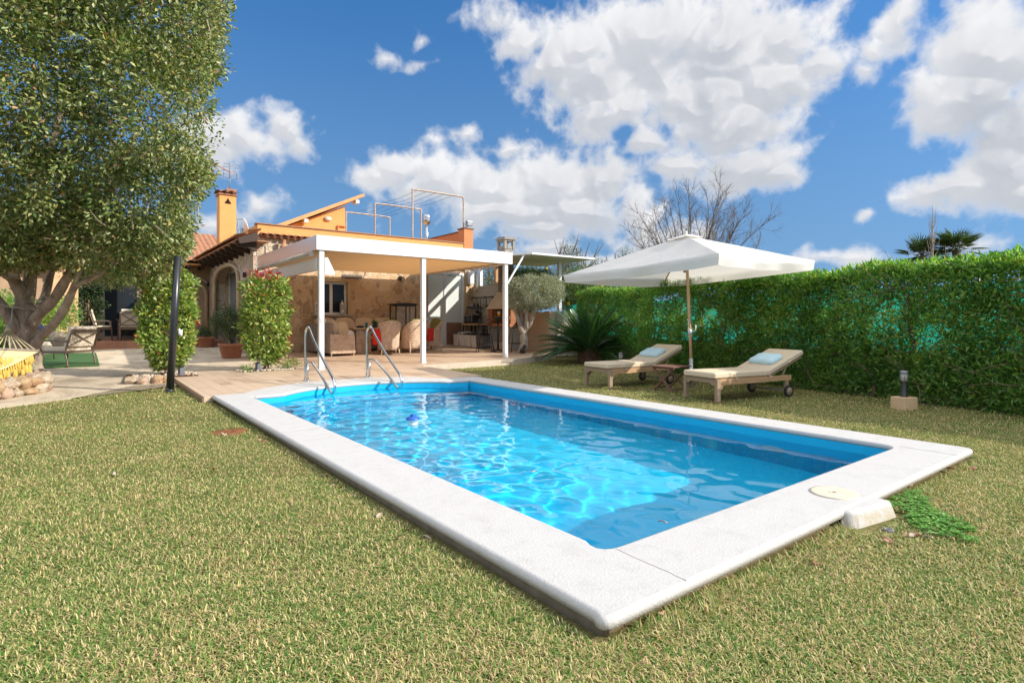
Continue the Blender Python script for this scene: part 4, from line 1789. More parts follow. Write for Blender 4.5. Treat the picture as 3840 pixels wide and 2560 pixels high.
def roof_bits():
    fx, _ = on_b(1757, HB + .2)
    root = thing('floodlight', 'small grey floodlight standing on the orange corner pier of the roof', 'floodlight', (fx, HB + .2, 4.59))
    mb = MB()
    mb.box((fx, HB + .16, 4.80), (.26, .12, .19), rx=.25)
    mb.build('lamp_body', M_GREYMET, root, bevel=.012)
    mb = MB()
    mb.box((fx, HB + .095, 4.79), (.21, .01, .14), rx=.25)
    mb.build('lamp_glass', pm('clear_lens', (.45, .47, .5), rough=.15), root)
    mb = MB()
    mb.tube(smooth_path([(fx - .2, HB + .22, 4.60), (fx - .12, HB + .2, 4.66), (fx, HB + .2, 4.70)], 4), .018, 6)
    mb.lathe([(.05, 0), (.05, .02), (0, .02)], (fx - .2, HB + .22, 4.59), 10)
    mb.build('lamp_bracket', M_BLACK, root)
    # television aerial on the chimney
    cx, ct = on_b(862, 20.0)
    root = thing('tv_antenna', 'thin metal television antenna rising above the orange chimney', 'antenna', (cx, 20, 5.5))
    mb = MB()
    mb.tube([(cx, 20, 5.4), (cx, 20, 6.45)], .018, 6)
    mb.build('mast', M_GREYMET, root)
    mb = MB()
    mb.bar((cx - .55, 19.9, 6.42), (cx + .1, 20.05, 6.18), .025, .025)
    for i in range(9):
        t = i / 9
        p = Vector((cx - .55, 19.9, 6.42)).lerp(Vector((cx + .0, 20.03, 6.22)), t)
        mb.bar(p + Vector((-.06, .12, .06)), p + Vector((.06, -.12, -.06)), .012, .012)
    mb.build('boom', pm('orange_plastic', (.5, .2, .1), rough=.6), root)
    mb = MB()
    for i in range(5):
        z = 6.0 + i * .12
        mb.tube([(cx - .28 + .05 * abs(i - 2), 19.97, z), (cx + .26, 20.02, z + .02)], .008, 5)
    for x in (-.2, 0, .22):
        mb.tube([(cx + x, 19.98, 5.98), (cx + x * .9, 20, 6.5)], .008, 5)
    mb.build('reflector', M_GREYMET, root)
    # satellite dish edge-on, left of the parapet
    dx, dt = on_b(908, 21.0)
    root = thing('satellite_dish', 'small white satellite dish seen edge on beside the orange chimney', 'satellite dish', (dx, 21, 3.7))
    mb = MB()
    mb.lathe([(.0, .02), (.2, .05), (.36, .12), (.36, .135), (.0, .035)], (0, 0, 0), 22)
    R_ = Matrix.Rotation(rad(75), 3, 'Y') @ Matrix.Rotation(.3, 3, 'Z')
    for i, v in enumerate(mb.v):
        q = R_ @ Vector(v)
        mb.v[i] = (q.x + dx, q.y + 21, q.z + 4.45)
    mb.build('dish', M_WHITEMET, root)
    mb = MB()
    mb.tube([(dx, 21, 3.6), (dx, 21, 4.45)], .025, 8)
    mb.build('mast', M_GREYMET, root)
    # clay pot vent on the wall head
    vx, vt = on_b(1064, HB - .25)
    root = thing('clay_vent', 'small clay vent pipe standing in front of the pale stone above the pergola', 'vent pipe', (vx, HB - .25, 3.0))
    mb = MB()
    mb.lathe([(.06, 2.95), (.06, 3.14), (.1, 3.16), (.1, 3.24), (.07, 3.26)], (vx, HB - .25, 0), 14)
    mb.build('pipe', pm('zinc', (.5, .5, .5), rough=.4, metal=.5), root)
    mb = MB()
    mb.lathe([(.1, 3.24), (.11, 3.3), (.1, 3.34), (.06, 3.36), (.065, 3.5), (.075, 3.52), (0, 3.53)], (vx, HB - .25, 0), 14)
    mb.build('cowl', pm('terracotta', (.42, .2, .1), rough=.8), root)


roof_bits()


# ------------------------------------------------------------------ pergola
PGX0, PGX1, PGY0, PGY1 = 2.62, 8.08, 11.1, 16.42
PGZ0, PGZ1 = 2.655, 2.98


def build_pergola():
    root = thing('pergola', 'white metal pergola with slender posts and retracted tan awning ceiling', 'pergola', (PGX0, PGY0, 0))
    for x in (2.755, 5.32, 7.9):
        mb = MB()
        z0 = zg(x, 11.2)
        mb.bx(x - .056, x + .056, 11.144, 11.256, z0, PGZ0 - .002)
        po = mb.build('post', M_WHITEMET, root, bevel=.008)
        b = MB()
        b.bx(x - .07, x + .07, 11.13, 11.27, z0, z0 + .012)
        b.build('foot_plate', M_ALU, po)
        b = MB()
        for s_ in (-1, 1):
            b.tube(smooth_path([(x + .05 * s_, 11.14, z0 + 1.14), (x + .05 * s_, 11.08, z0 + 1.12), (x + .05 * s_, 11.08, z0 + 1.06), (x + .03 * s_, 11.12, z0 + 1.05)], 4), .006, 6)
        b.build('hook', M_GREYMET, po)
    mb = MB()
    mb.bx(PGX0, PGX1, PGY0, PGY0 + .05, PGZ0, PGZ1)
    mb.build('front_fascia', M_WHITEMET, root, bevel=.004)
    mb = MB()
    mb.bx(PGX0, PGX0 + .05, PGY0 + .052, PGY1, PGZ0, PGZ1)
    mb.build('side_fascia', pm('brushed_aluminium', (.55, .57, .60), (.60, .58, .56), 1.5, .28, metal=.75, stretch=(1, .2, 4)), root)
    mb = MB()
    mb.bx(PGX1 - .05, PGX1, PGY0 + .052, PGY1, PGZ0, PGZ1)
    mb.build('end_fascia', M_WHITEMET, root)
    # tan louvres of the ceiling
    mc, nt, b = base_mat('tan_fabric')
    b.inputs['Base Color'].default_value = (.72, .50, .27, 1)
    b.inputs['Roughness'].default_value = .75
    tr = nt.nodes.new('ShaderNodeBsdfTranslucent')
    tr.inputs['Color'].default_value = (.80, .60, .38, 1)
    mxs = nt.nodes.new('ShaderNodeMixShader')
    mxs.inputs[0].default_value = .6
    lk(nt, b.outputs[0], mxs.inputs[1])
    lk(nt, tr.outputs[0], mxs.inputs[2])
    lk(nt, mxs.outputs[0], nt.nodes['Material Output'].inputs['Surface'])
    for i in range(12):
        y = PGY0 + .06 + i * .43
        mb = MB()
        w_ = .43
        pts = [(y + w_ * k / 8, PGZ0 + .055 - .05 * math.sin(PI * k / 8)) for k in range(9)]
        mb.add([(x, q, z) for x in (PGX0 + .06, PGX1 - .06) for q, z in pts], [(k, k + 1, k + 10, k + 9) for k in range(8)], True)
        cf = mb.build('ceiling_fold', mc, root)
        md = cf.modifiers.new('thick', 'SOLIDIFY')
        md.thickness = .002
    # beam and rolled awning on the house side
    mb = MB()
    mb.bx(PGX0 + .05, PGX0 + .17, 11.28, PGY1 + .1, 2.22, 2.50)
    mb.build('side_beam', M_WHITEMET, root, bevel=.006)
    mb = MB()
    mb.tube([(PGX0 - .02, PGY0 + .25, 2.585), (PGX0 - .02, PGY1 - .3, 2.585)], .062, 12)
    mb.build('rolled_awning', pm('clear_roll', (.62, .55, .46), (.40, .34, .28), 5, .25, stretch=(1, .6, 6), bmp=.4, bscale=12, bdist=.02), root)
    mb = MB()
    mb.prism_y([(2.835, 2.5), (2.835, 2.12), (3.06, 2.12), (3.06, 2.17), (2.9, 2.5)], 11.17, 11.23)
    mb.build('corner_bracket', M_WHITEMET, root)
    return root


build_pergola()


def side_canopy():
    root = thing('side_canopy', 'flat white canopy panel jutting out beyond the pergola on braces', 'canopy', (9.0, 11.4, 0))
    mb = MB()
    mb.prism([(8.72, 11.9), (8.98, 11.34), (11.5, 11.26), (11.7, 14.2), (8.72, 14.2)], 3.02, 3.075)
    mb.build('panel', M_WHITEMET, root, bevel=.004)
    mb = MB()
    mb.bx(8.1, 8.718, 11.95, 16.4, 2.99, 3.03)
    mb.bx(8.72, 9.95, 14.202, 16.4, 2.99, 3.03)
    mb.build('link_panel', M_WHITEMET, root)
    px_, py_ = 10.92, 12.3
    mb = MB()
    mb.bx(px_ - .058, px_ + .058, py_ - .058, py_ + .058, 1.37, 3.018)
    mb.build('post', M_WHITEMET, root, bevel=.006)
    mb = MB()
    mb.bar((8.92, 11.62, 3.03), (7.99, 11.22, 2.12), .045, .03)
    mb.build('brace', M_WHITEMET, root)
    mb = MB()
    mb.bar((11.32, 11.75, 3.03), (px_ + .08, py_ - .02, 2.52), .045, .03)
    mb.build('brace', M_WHITEMET, root)
    for i, x in enumerate((9.3, 9.9, 10.6)):
        b = MB()
        b.lathe([(.012, 0), (.012, -.02), (0, -.022)], (x, 11.75, 3.018), 8)
        b.build('bolt', M_BLACK, root)


side_canopy()


# ------------------------------------------------------------------ lounge under the pergola
M_WICKER = wicker_mat('wicker', (.70, .53, .38), (.33, .21, .14))
M_WICKER2 = wicker_mat('dark_wicker', (.34, .25, .19), (.15, .10, .075))
M_BEIGE = pm('beige_cloth', (.55, .43, .31), (.50, .385, .27), 30, .9, bmp=.2, bscale=300, bdist=.002)
M_CREAM = pm('cream_cloth', (.66, .57, .45), (.61, .52, .40), 25, .9, bmp=.2, bscale=300, bdist=.002)
M_OLIVE = pm('olive_cloth', (.20, .21, .075), (.16, .17, .06), 25, .9)
M_RED = pm('red_cloth', (.62, .02, .012), (.52, .015, .01), 20, .85)
M_WOODLT = pm('oak', (.50, .32, .16), (.38, .22, .10), 4, .55, stretch=(1, 9, 9))
M_TEAL = pm('teal_glass', (.01, .14, .14), rough=.1)


def cushion(name, c, d, m, parent, rz=0., tilt=0., e=.35, roll=0.):
    mb = MB()
    mb.blob((0, 0, 0), (d[0] / 2, d[1] / 2, d[2] / 2), 24, 10, e)
    R_ = Matrix.Rotation(rz, 3, 'Z') @ Matrix.Rotation(tilt, 3, 'X') @ Matrix.Rotation(roll, 3, 'Y')
    for i, v in enumerate(mb.v):
        mb.v[i] = tuple(R_ @ Vector(v) + Vector(c))
    return mb.build(name, m, parent)


def sofa():
    z = .06
    root = thing('wicker_sofa', 'corner wicker sofa with beige back cushions below the window', 'sofa', (4.1, 14.3, z))
    mb = MB()
    mb.bx(4.05, 4.17, 14.34, 16.45, z + .08, 1.0)
    mb.build('side_back', M_WICKER2, root, bevel=.03)
    mb = MB()
    mb.bx(4.175, 7.0, 16.33, 16.45, z + .1, 1.0)
    mb.build('long_back', M_WICKER2, root, bevel=.03)
    mb = MB()
    mb.prism([(4.06, 14.28), (4.8, 14.28), (4.8, 14.42), (4.06, 14.42)], z + .07, .70)
    for i, v in enumerate(mb.v):
        if v[2] > .5:
            mb.v[i] = (v[0] + (.0 if v[0] < 4.5 else -.03), v[1] - .02, v[2] - (0 if v[0] < 4.5 else .04))
    mb.build('arm_end', M_WICKER, root, bevel=.03, seg=3)
    mb = MB()
    mb.bx(4.175, 4.8, 14.43, 15.68, z + .1, .40)
    mb.bx(4.175, 7.0, 15.685, 16.32, z + .1, .40)
    mb.build('seat_base', M_WICKER2, root, bevel=.02)
    for x, y in ((4.1, 14.33), (4.75, 14.33), (4.1, 16.38), (6.9, 15.72), (6.9, 16.38)):
        l = MB()
        l.tube([(x, y, zg(x, y)), (x, y, z + .12)], [.02, .025], 8)
        l.build('leg', M_WICKER, root)
    for y0, y1 in ((14.45, 15.05), (15.07, 15.67)):
        cushion('seat_cushion', (4.5, (y0 + y1) / 2, .47), (.62, y1 - y0, .16), M_CREAM, root)
    for i in range(3):
        cushion('seat_cushion', (4.55 + .8 * i + .4, 16.0, .48), (.79, .64, .16), M_CREAM, root)
    for i in range(4):
        cushion('back_cushion', (4.55 + .64 * i, 16.2, .88), (.66, .2, .58), M_BEIGE, root, tilt=-.16, e=.4)
    for y in (14.8, 15.5):
        cushion('back_cushion', (4.27, y, .84), (.2, .62, .5), M_BEIGE, root, e=.4)


sofa()


def scatter_cushion(name, label, c, d, m, rz, tilt, cat='cushion'):
    root = thing(name, label, cat, (c[0], c[1], c[2] - d[2] / 2))
    cushion('cover', c, d, m, root, rz, tilt, .45)
    return root


scatter_cushion('throw_pillow', 'plump sand coloured pillow leaning at the sofa arm by the white post', (4.55, 14.72, .80), (.42, .18, .50), pm('sand_cloth', (.60, .47, .29), (.54, .42, .25), 20, .9), .35, -.2)
sp_ = scatter_cushion('throw_pillow', 'small white pillow with a dark pattern at the front of the sofa', (4.76, 14.74, .66), (.36, .13, .28), pm('printed_cloth', (.72, .70, .68), (.60, .50, .47), 7, .9), .2, -.35)


def dining_table():
    root = thing('dining_table', 'long wooden dining table on wicker pedestals under the pergola', 'table', (6.0, 15.1, .09))
    mb = MB()
    mb.bx(4.88, 7.1, 14.68, 15.5, .80, .86)
    mb.build('tabletop', pm('weathered_board', (.42, .30, .19), (.30, .20, .12), 3, .6, stretch=(1, 14, 14)), root, bevel=.008)
    for x0, x1 in ((5.02, 5.5), (6.48, 6.96)):
        mb = MB()
        mb.prism([(x0, 14.8), (x1, 14.8), (x1, 15.38), (x0, 15.38)], zg(x0, 15), .797)
        mb.build('pedestal', M_WICKER, root, bevel=.02)


dining_table()


def wicker_chair():
    root = thing('wicker_chair', 'wicker armchair with its back to the pool, left of the pair by the table', 'chair', group='wicker chairs round the dining table')
    na, nz = 30, 9
    vs, fs = [], []

    def P(a, t, inner):
        """a: angle from the back centre, t: 0 bottom .. 1 top"""
        f = max(0., math.cos(min(abs(a), PI / 2 * 1.15) * .87))
        top = .60 + .38 * f ** .7
        zz_ = .13 + (top - .13) * t
        fl = .86 + .18 * t ** 1.4 * (.35 + .65 * f)
        rx, ry = .345 * fl, .34 * (.92 + .20 * t ** 1.6 * f)
        if inner:
            rx, ry = rx - .055, ry - .055
        return (rx * abs(math.sin(a)) ** .75 * math.copysign(1, math.sin(a)), -ry * math.copysign(abs(math.cos(a)) ** .75, math.cos(a)), zz_)
    A = [rad(-128 + 256 * i / na) for i in range(na + 1)]
    for inner in (0, 1):
        for j in range(nz + 1):
            for a in A:
                vs.append(P(a, j / nz, inner))
    w = na + 1
    k = w * (nz + 1)
    for j in range(nz):
        for i in range(na):
            b = j * w + i
            fs.append((b, b + 1, b + w + 1, b + w))
            fs.append((k + b + w, k + b + w + 1, k + b + 1, k + b))
    for i in range(na):
        b = nz * w + i
        fs.append((b, b + 1, k + b + 1, k + b))
        fs.append((k + i, k + i + 1, i + 1, i))
    for j in range(nz):
        for i in (0, na):
            b = j * w + i
            fs.append((b, b + w, k + b + w, k + b))
    mb = MB()
    mb.add(vs, fs, True)
    mb.build('shell', M_WICKER, root)
    mb = MB()
    mb.prism([(-.27, -.25), (.27, -.25), (.29, .25), (-.29, .25)], .14, .38)
    mb.build('seat_base', M_WICKER, root, bevel=.03)
    mb = MB()
    mb.tube(smooth_path([P(a, 1.0, 0) for a in A[::3]], 3), .026, 8)
    mb.build('rolled_rim', M_WICKER, root)
    for x, y in ((-.24, -.25), (.24, -.25), (-.25, .22), (.25, .22)):
        l = MB()
        l.tube([(x * 1.12, y * 1.12, 0), (x, y, .2)], [.017, .024], 8)
        l.build('leg', M_WICKER, root)
    cushion('seat_cushion', (0, .02, .44), (.54, .52, .12), M_OLIVE, root)
    cushion('back_cushion', (0, -.235, .76), (.50, .09, .56), M_OLIVE, root, tilt=.12)
    return root


ch = wicker_chair()
for i, (x, y, rz, lab) in enumerate((
        (5.78, 14.2, -.22, None),
        (6.62, 14.3, .12, 'wicker armchair with its back to the pool, half behind the middle white post'),
        (7.62, 15.0, 1.72, 'wicker armchair with olive back cushion at the table end near the frosted door'))):
    if i == 0:
        ch.location = (x, y, zg(x, y))
        ch.rotation_euler = (0, 0, rz)
    else:
        dup(ch, (x, y, zg(x, y)), rz, lab)


def red_cloths():
    for (x, y, z, w, h, rz, lab) in ((5.40, 14.10, .60, .34, .46, -.5, 'red cloth hanging from the left side of a wicker chair'), (7.42, 14.58, .62, .30, .40, .3, 'red cloth hanging beside the wicker chair at the table end')):
        root = thing('red_cloth', lab, 'cloth', (x, y, z - h / 2))
        nx_, nz_ = 10, 8
        vs = []
        for j in range(nz_ + 1):
            for i in range(nx_ + 1):
                u, t = i / nx_ - .5, j / nz_
                vs.append((u * w * (1 - .08 * t), .016 * math.sin(u * 14 + t * 2) * (.4 + t), h / 2 - h * t + .012 * math.sin(u * 9) * t))
        fs = [(j * (nx_ + 1) + i, j * (nx_ + 1) + i + 1, (j + 1) * (nx_ + 1) + i + 1, (j + 1) * (nx_ + 1) + i) for j in range(nz_) for i in range(nx_)]
        R_ = Matrix.Rotation(rz, 3, 'Z')
        mb = MB()
        mb.add([R_ @ Vector(v) + Vector((x, y, z)) for v in vs], fs, True)
        o = mb.build('fabric', M_RED, root)
        md = o.modifiers.new('thick', 'SOLIDIFY')
        md.thickness = .012
        if x < 6:
            t_ = MB()
            for k in range(7):
                p = R_ @ Vector((w * .32 + k * .012, -.02, -h / 2 + .02)) + Vector((x, y, z))
                t_.tube([p, p + Vector((.01, -.01, -.08)), p + Vector((random.uniform(-.02, .02), 0, -.17))], [.008, .01, .004], 5)
            t_.build('tassel', pm('orange_yarn', (.62, .10, .02), rough=.9), root)


red_cloths()


def table_things():
    def on_table(px, y):
        x, _ = on_b(px, y)
        return x, y
    x, y = on_table(1351, 14.95)
    root = thing('plate_stack', 'stack of grey blue plates on the left end of the dining table', 'plates', (x, y, .86))
    for i in range(4):
        mb = MB()
        z = .862 + i * .014
        mb.lathe([(0, z + .004), (.08, z + .004), (.125, z + .016), (.13, z + .018), (.08, z), (0, z)], (x, y, 0), 24)
        mb.build('plate', pm('glazed_stoneware', (.30, .34, .36), (.4, .42, .42), 6, .25), root)
    for px, yy, lab in ((1374, 14.86, 'teal drinking glass beside the plate stack on the dining table'), (1412, 15.2, 'teal drinking glass behind the small potted succulent on the table')):
        x, y = on_table(px, yy)
        mb = MB()
        mb.lathe([(0, .862), (.034, .862), (.047, 1.02), (.043, 1.02), (.032, .875), (0, .872)], (x, y, 0), 18)
        tag(mb.build('tumbler', M_TEAL), lab, 'glass', 'teal glasses on the table')
    x, y = on_table(1404, 15.0)
    root = thing('potted_succulent', 'small green plant in a black pot in the middle of the table', 'potted plant', (x, y, .86))
    mb = MB()
    mb.lathe([(0, .862), (.055, .862), (.06, .98), (.052, .98), (.05, .95), (0, .95)], (x, y, 0), 18)
    mb.build('pot', M_BLACK, root)
    n = 160
    P, D = clusters([(x, y, .99)], n, .03)
    D[:, 2] = np.abs(D[:, 2]) + .2
    leaves('foliage', P, D, rng.uniform(.06, .12, n), rng.uniform(.012, .02, n), leaf_mat('succulent_leaf', [(0, (.06, .16, .04)), (1, (.14, .25, .06))]), root)
    x, y = on_table(1458, 15.1)
    root = thing('wine_bottle', 'dark wine bottle with yellow capsule on the dining table', 'bottle', (x, y, .86))
    mb = MB()
    mb.lathe([(0, .862), (.037, .862), (.038, 1.05), (.03, 1.09), (.015, 1.11), (.014, 1.12)], (x, y, 0), 18)
    mb.build('body', pm('dark_bottle_glass', (.01, .015, .008), rough=.08), root)
    mb = MB()
    mb.lathe([(.015, 1.105), (.0155, 1.165), (.013, 1.17), (0, 1.17)], (x, y, 0), 14)
    mb.build('capsule', pm('yellow_foil', (.75, .5, .02), rough=.35), root)
    mb = MB()
    mb.lathe([(.0385, .93), (.0385, 1.01)], (x, y, 0), 18)
    mb.build('paper_wrap', pm('cream_paper', (.65, .58, .4), rough=.8), root)
    # lanterns on the window sill
    for px, lab, mcol in ((1283, 'glass candle lantern with steel top at the right side of the window sill', None), (1188, 'white slatted lantern at the left side of the window sill', 1)):
        x, _ = on_b(px, HB - .06)
        y = HB - .05
        root = thing('candle_lantern', lab, 'lantern', (x, y, 1.27))
        mb = MB()
        if mcol is None:
            mb.lathe([(0, 1.272), (.085, 1.272), (.085, 1.30), (.075, 1.302), (.075, 1.60)], (x, y, 0), 20)
            mb.build('glass_cylinder', pm('smoked_glass', (.30, .33, .32), rough=.08), root)
            mb = MB()
            mb.lathe([(.082, 1.60), (.08, 1.64), (.03, 1.67), (.02, 1.72), (.03, 1.73), (0, 1.74)], (x, y, 0), 20)
            mb.build('steel_top', pm('lantern_steel', (.5, .5, .5), rough=.25, metal=1.), root)
            mb = MB()
            mb.lathe([(0, 1.303), (.05, 1.303), (.05, 1.42), (0, 1.42)], (x, y - .03, 0), 14)
            mb.build('candle', pm('wax', (.75, .68, .5), rough=.6), root)
        else:
            for sx_ in (-.06, .06):
                for sy_ in (-.06, .06):
                    mb.bx(x + sx_ - .01, x + sx_ + .01, y + sy_ - .01, y + sy_ + .01, 1.272, 1.62)
            for k in range(3):
                z = 1.275 + k * .165
                mb.bx(x - .049, x + .049, y - .068, y - .052, z, z + .02)
                mb.bx(x - .049, x + .049, y + .052, y + .068, z, z + .02)
            mb.bx(x - .08, x + .08, y - .08, y + .08, 1.622, 1.65)
            mb.build('slatted_body', M_WHITEMET, root)


table_things()


def wall_fittings():
    x0, _ = on_b(1280, HB - .06)
    x1, _ = on_b(1355, HB - .06)
    y = HB - .1
    root = thing('patio_heater', 'long slim radiant heater bar fixed on the stone wall above the window', 'heater', ((x0 + x1) / 2, HB, 2.5))
    mb = MB()
    mb.prism_x([(y - .04, 2.50), (y + .04, 2.46), (y + .06, 2.52), (y, 2.58)], x0, x1)
    mb.build('housing', pm('bronze_grey', (.25, .21, .16), rough=.35, metal=.5), root)
    for x in (x0 + .07, x1 - .1):
        b = MB()
        b.bx(x, x + .05, y + .02, HB - .002, 2.43, 2.50)
        b.build('bracket', M_ALU, root)
    c = MB()
    c.tube(smooth_path([(x1, y, 2.53), (x1 + .12, HB - .03, 2.56), (x1 + .16, HB - .02, 2.68), (x1 + .2, HB - .02, 2.9)], 5), .008, 5)
    c.build('cable', M_BLACK, root)
    x, t = on_b(1507, HB - .1)
    root = thing('wall_spotlight', 'round black wall spotlight on the stone wall near the frosted door', 'wall lamp', (x, HB, 2.5))
    mb = MB()
    for i, (r, d) in enumerate(((0, .0), (.06, .0), (.085, .03), (.085, .16), (.075, .16))):
        pass
    mb.tube([(x - .02, HB - .002, 2.56), (x + .02, HB - .14, 2.50)], .085, 16)
    mb.build('lamp_body', M_BLACK, root)
    mb = MB()
    mb.tube([(x + .0205, HB - .141, 2.4995), (x + .023, HB - .15, 2.496)], .07, 16)
    mb.build('lens', pm('cream_lens', (.7, .62, .45), rough=.3), root)
    c = MB()
    c.tube(smooth_path([(x - .02, HB - .02, 2.63), (x - .12, HB - .02, 2.75), (x - .16, HB - .02, 2.95)], 5), .007, 5)
    c.build('cable', pm('pale_cable', (.6, .56, .48), rough=.6), root)
    # black glazed fire cabinet
    xc, yc = 7.12, 15.95
    z0 = zg(xc, yc)
    root = thing('fire_cabinet', 'black metal fire cabinet with glass doors standing at the stone wall', 'fire cabinet', (xc, yc, z0))
    mb = MB()
    w, d = .36, .22
    for sx_ in (-1, 1):
        for sy_ in (-1, 1):
            mb.bx(xc + sx_ * w - .018, xc + sx_ * w + .018, yc + sy_ * d - .018, yc + sy_ * d + .018, z0, 1.60)
    for z in (.56, .70, 1.56):
        for sy_ in (-1, 1):
            mb.bx(xc - w + .019, xc + w - .019, yc + sy_ * d - .016, yc + sy_ * d + .016, z, z + .04)
        for sx_ in (-1, 1):
            mb.bx(xc + sx_ * w - .016, xc + sx_ * w + .016, yc - d + .019, yc + d - .019, z, z + .04)
    mb.bx(xc - .02, xc + .02, yc - d - .014, yc - d + .014, .742, 1.558)
    mb.build('frame', M_BLACK, root)
    mb = MB()
    mb.prism_y([(xc - w - .08, 1.602), (xc + w + .08, 1.602), (xc + w + .05, 1.64), (xc + .1, 1.665), (xc - .1, 1.665), (xc - w - .05, 1.64)], yc - d - .08, yc + d + .08)
    mb.build('canopy_top', M_BLACK, root)
    mb = MB()
    mb.bx(xc - w + .02, xc + w - .02, yc - d + .02, yc + d - .02, .60, .69)
    mb.build('ash_tray', M_BLACK, root)
    for a, b in ((-w + .02, -.021), (.021, w - .02)):
        g_ = MB()
        g_.bx(xc + a, xc + b, yc - d - .004, yc - d + .004, .742, 1.558)
        m, nt, bb = base_mat('clear_pane')
        bb.inputs['Base Color'].default_value = (.55, .52, .48, 1)
        bb.inputs['Alpha'].default_value = .22
        bb.inputs['Roughness'].default_value = .05
        g_.build('glass_door', m, root)
    for k in range(5):
        l = MB()
        a = k * 1.3
        l.tube([(xc - .15 + .05 * k, yc - .1, .74 + .02 * (k % 2)), (xc - .1 + .07 * k, yc + .12, .80 + .03 * (k % 3))], .03, 7)
        l.build('log', pm('bark_log', (.12, .08, .05), rough=.9), root)


wall_fittings()


# ------------------------------------------------------------------ outdoor kitchen
BX = 10.3


def tile_pattern():
    m, nt, b = base_mat('patterned_tile')
    v = coords(nt, world=True)
    sp = nt.nodes.new('ShaderNodeSeparateXYZ')
    lk(nt, v, sp.inputs[0])

    def M(op, a, b_=None):
        n = node(nt, 'ShaderNodeMath', operation=op)
        for i, q in enumerate((a, b_)):
            if q is None:
                continue
            if isinstance(q, (int, float)):
                n.inputs[i].default_value = q
            else:
                lk(nt, q, n.inputs[i])
        return n.outputs[0]
    s = .17
    u = M('SUBTRACT', M('FRACT', M('DIVIDE', sp.outputs[1], s)), .5)
    w = M('SUBTRACT', M('FRACT', M('DIVIDE', sp.outputs[2], s)), .5)
    r = M('SQRT', M('ADD', M('MULTIPLY', u, u), M('MULTIPLY', w, w)))
    a = M('ARCTAN2', u, w)
    petal = M('SUBTRACT', r, M('ADD', .26, M('MULTIPLY', .15, M('COSINE', M('MULTIPLY', a, 8)))))
    k1 = M('GREATER_THAN', M('SINE', M('MULTIPLY', petal, 32)), .15)
    lkk = ramp(nt, [(.0, (.16, .15, .14)), (1, (.68, .60, .49))], k1)
    lk(nt, lkk, b.inputs['Base Color'])
    b.inputs['Roughness'].default_value = .35
    return m


def garden_wall():
    root = thing('garden_wall', 'low garden wall, wood clad inside and rough concrete beside the sago palm', 'wall', (BX, 12.2, 0))
    mb = MB()
    mb.bx(BX, BX + .1, 12.26, 13.33, -.1, 1.355)
    mb.build('wood_cladding', plank_mat('clad_board', (.36, .235, .14), (.50, .36, .23), .2, 1.4, 'yz', .55, gap=(.3, .2, .13), gapw=.002), root)
    mb = MB()
    mb.bx(BX - .06, BX + .16, 12.0, 12.255, -.12, 1.375)
    mb.build('end_pillar', M_SAND2, root, bevel=.006)
    mb = MB()
    mb.bx(BX + .17, 13.5, 12.06, 12.3, -.12, 1.36)
    mb.build('concrete_wall', M_ROUGH, root, bevel=.01)
    st = MB()
    for i in range(16):
        x = BX - .5 + i * .12
        st.blob((x + random.uniform(-.03, .03), 11.93 - max(0, BX - x) * .6 + random.uniform(-.04, .04), -.05), (random.uniform(.04, .08), random.uniform(.04, .06), random.uniform(.035, .06)), 8, 6, .7)
    st.build('footing_stones', pm('pale_rock', (.45, .37, .27), (.34, .26, .18), 8, .9, bmp=.5), root)


M_SAND2 = pm('travertine', (.52, .38, .25), (.44, .31, .19), 5, .7, stretch=(1, 1, 8), world=True)
M_ROUGH = pm('rough_concrete', (.38, .32, .25), (.24, .19, .14), 3.5, .95, bmp=.9, bscale=14, bdist=.04, world=True)
garden_wall()


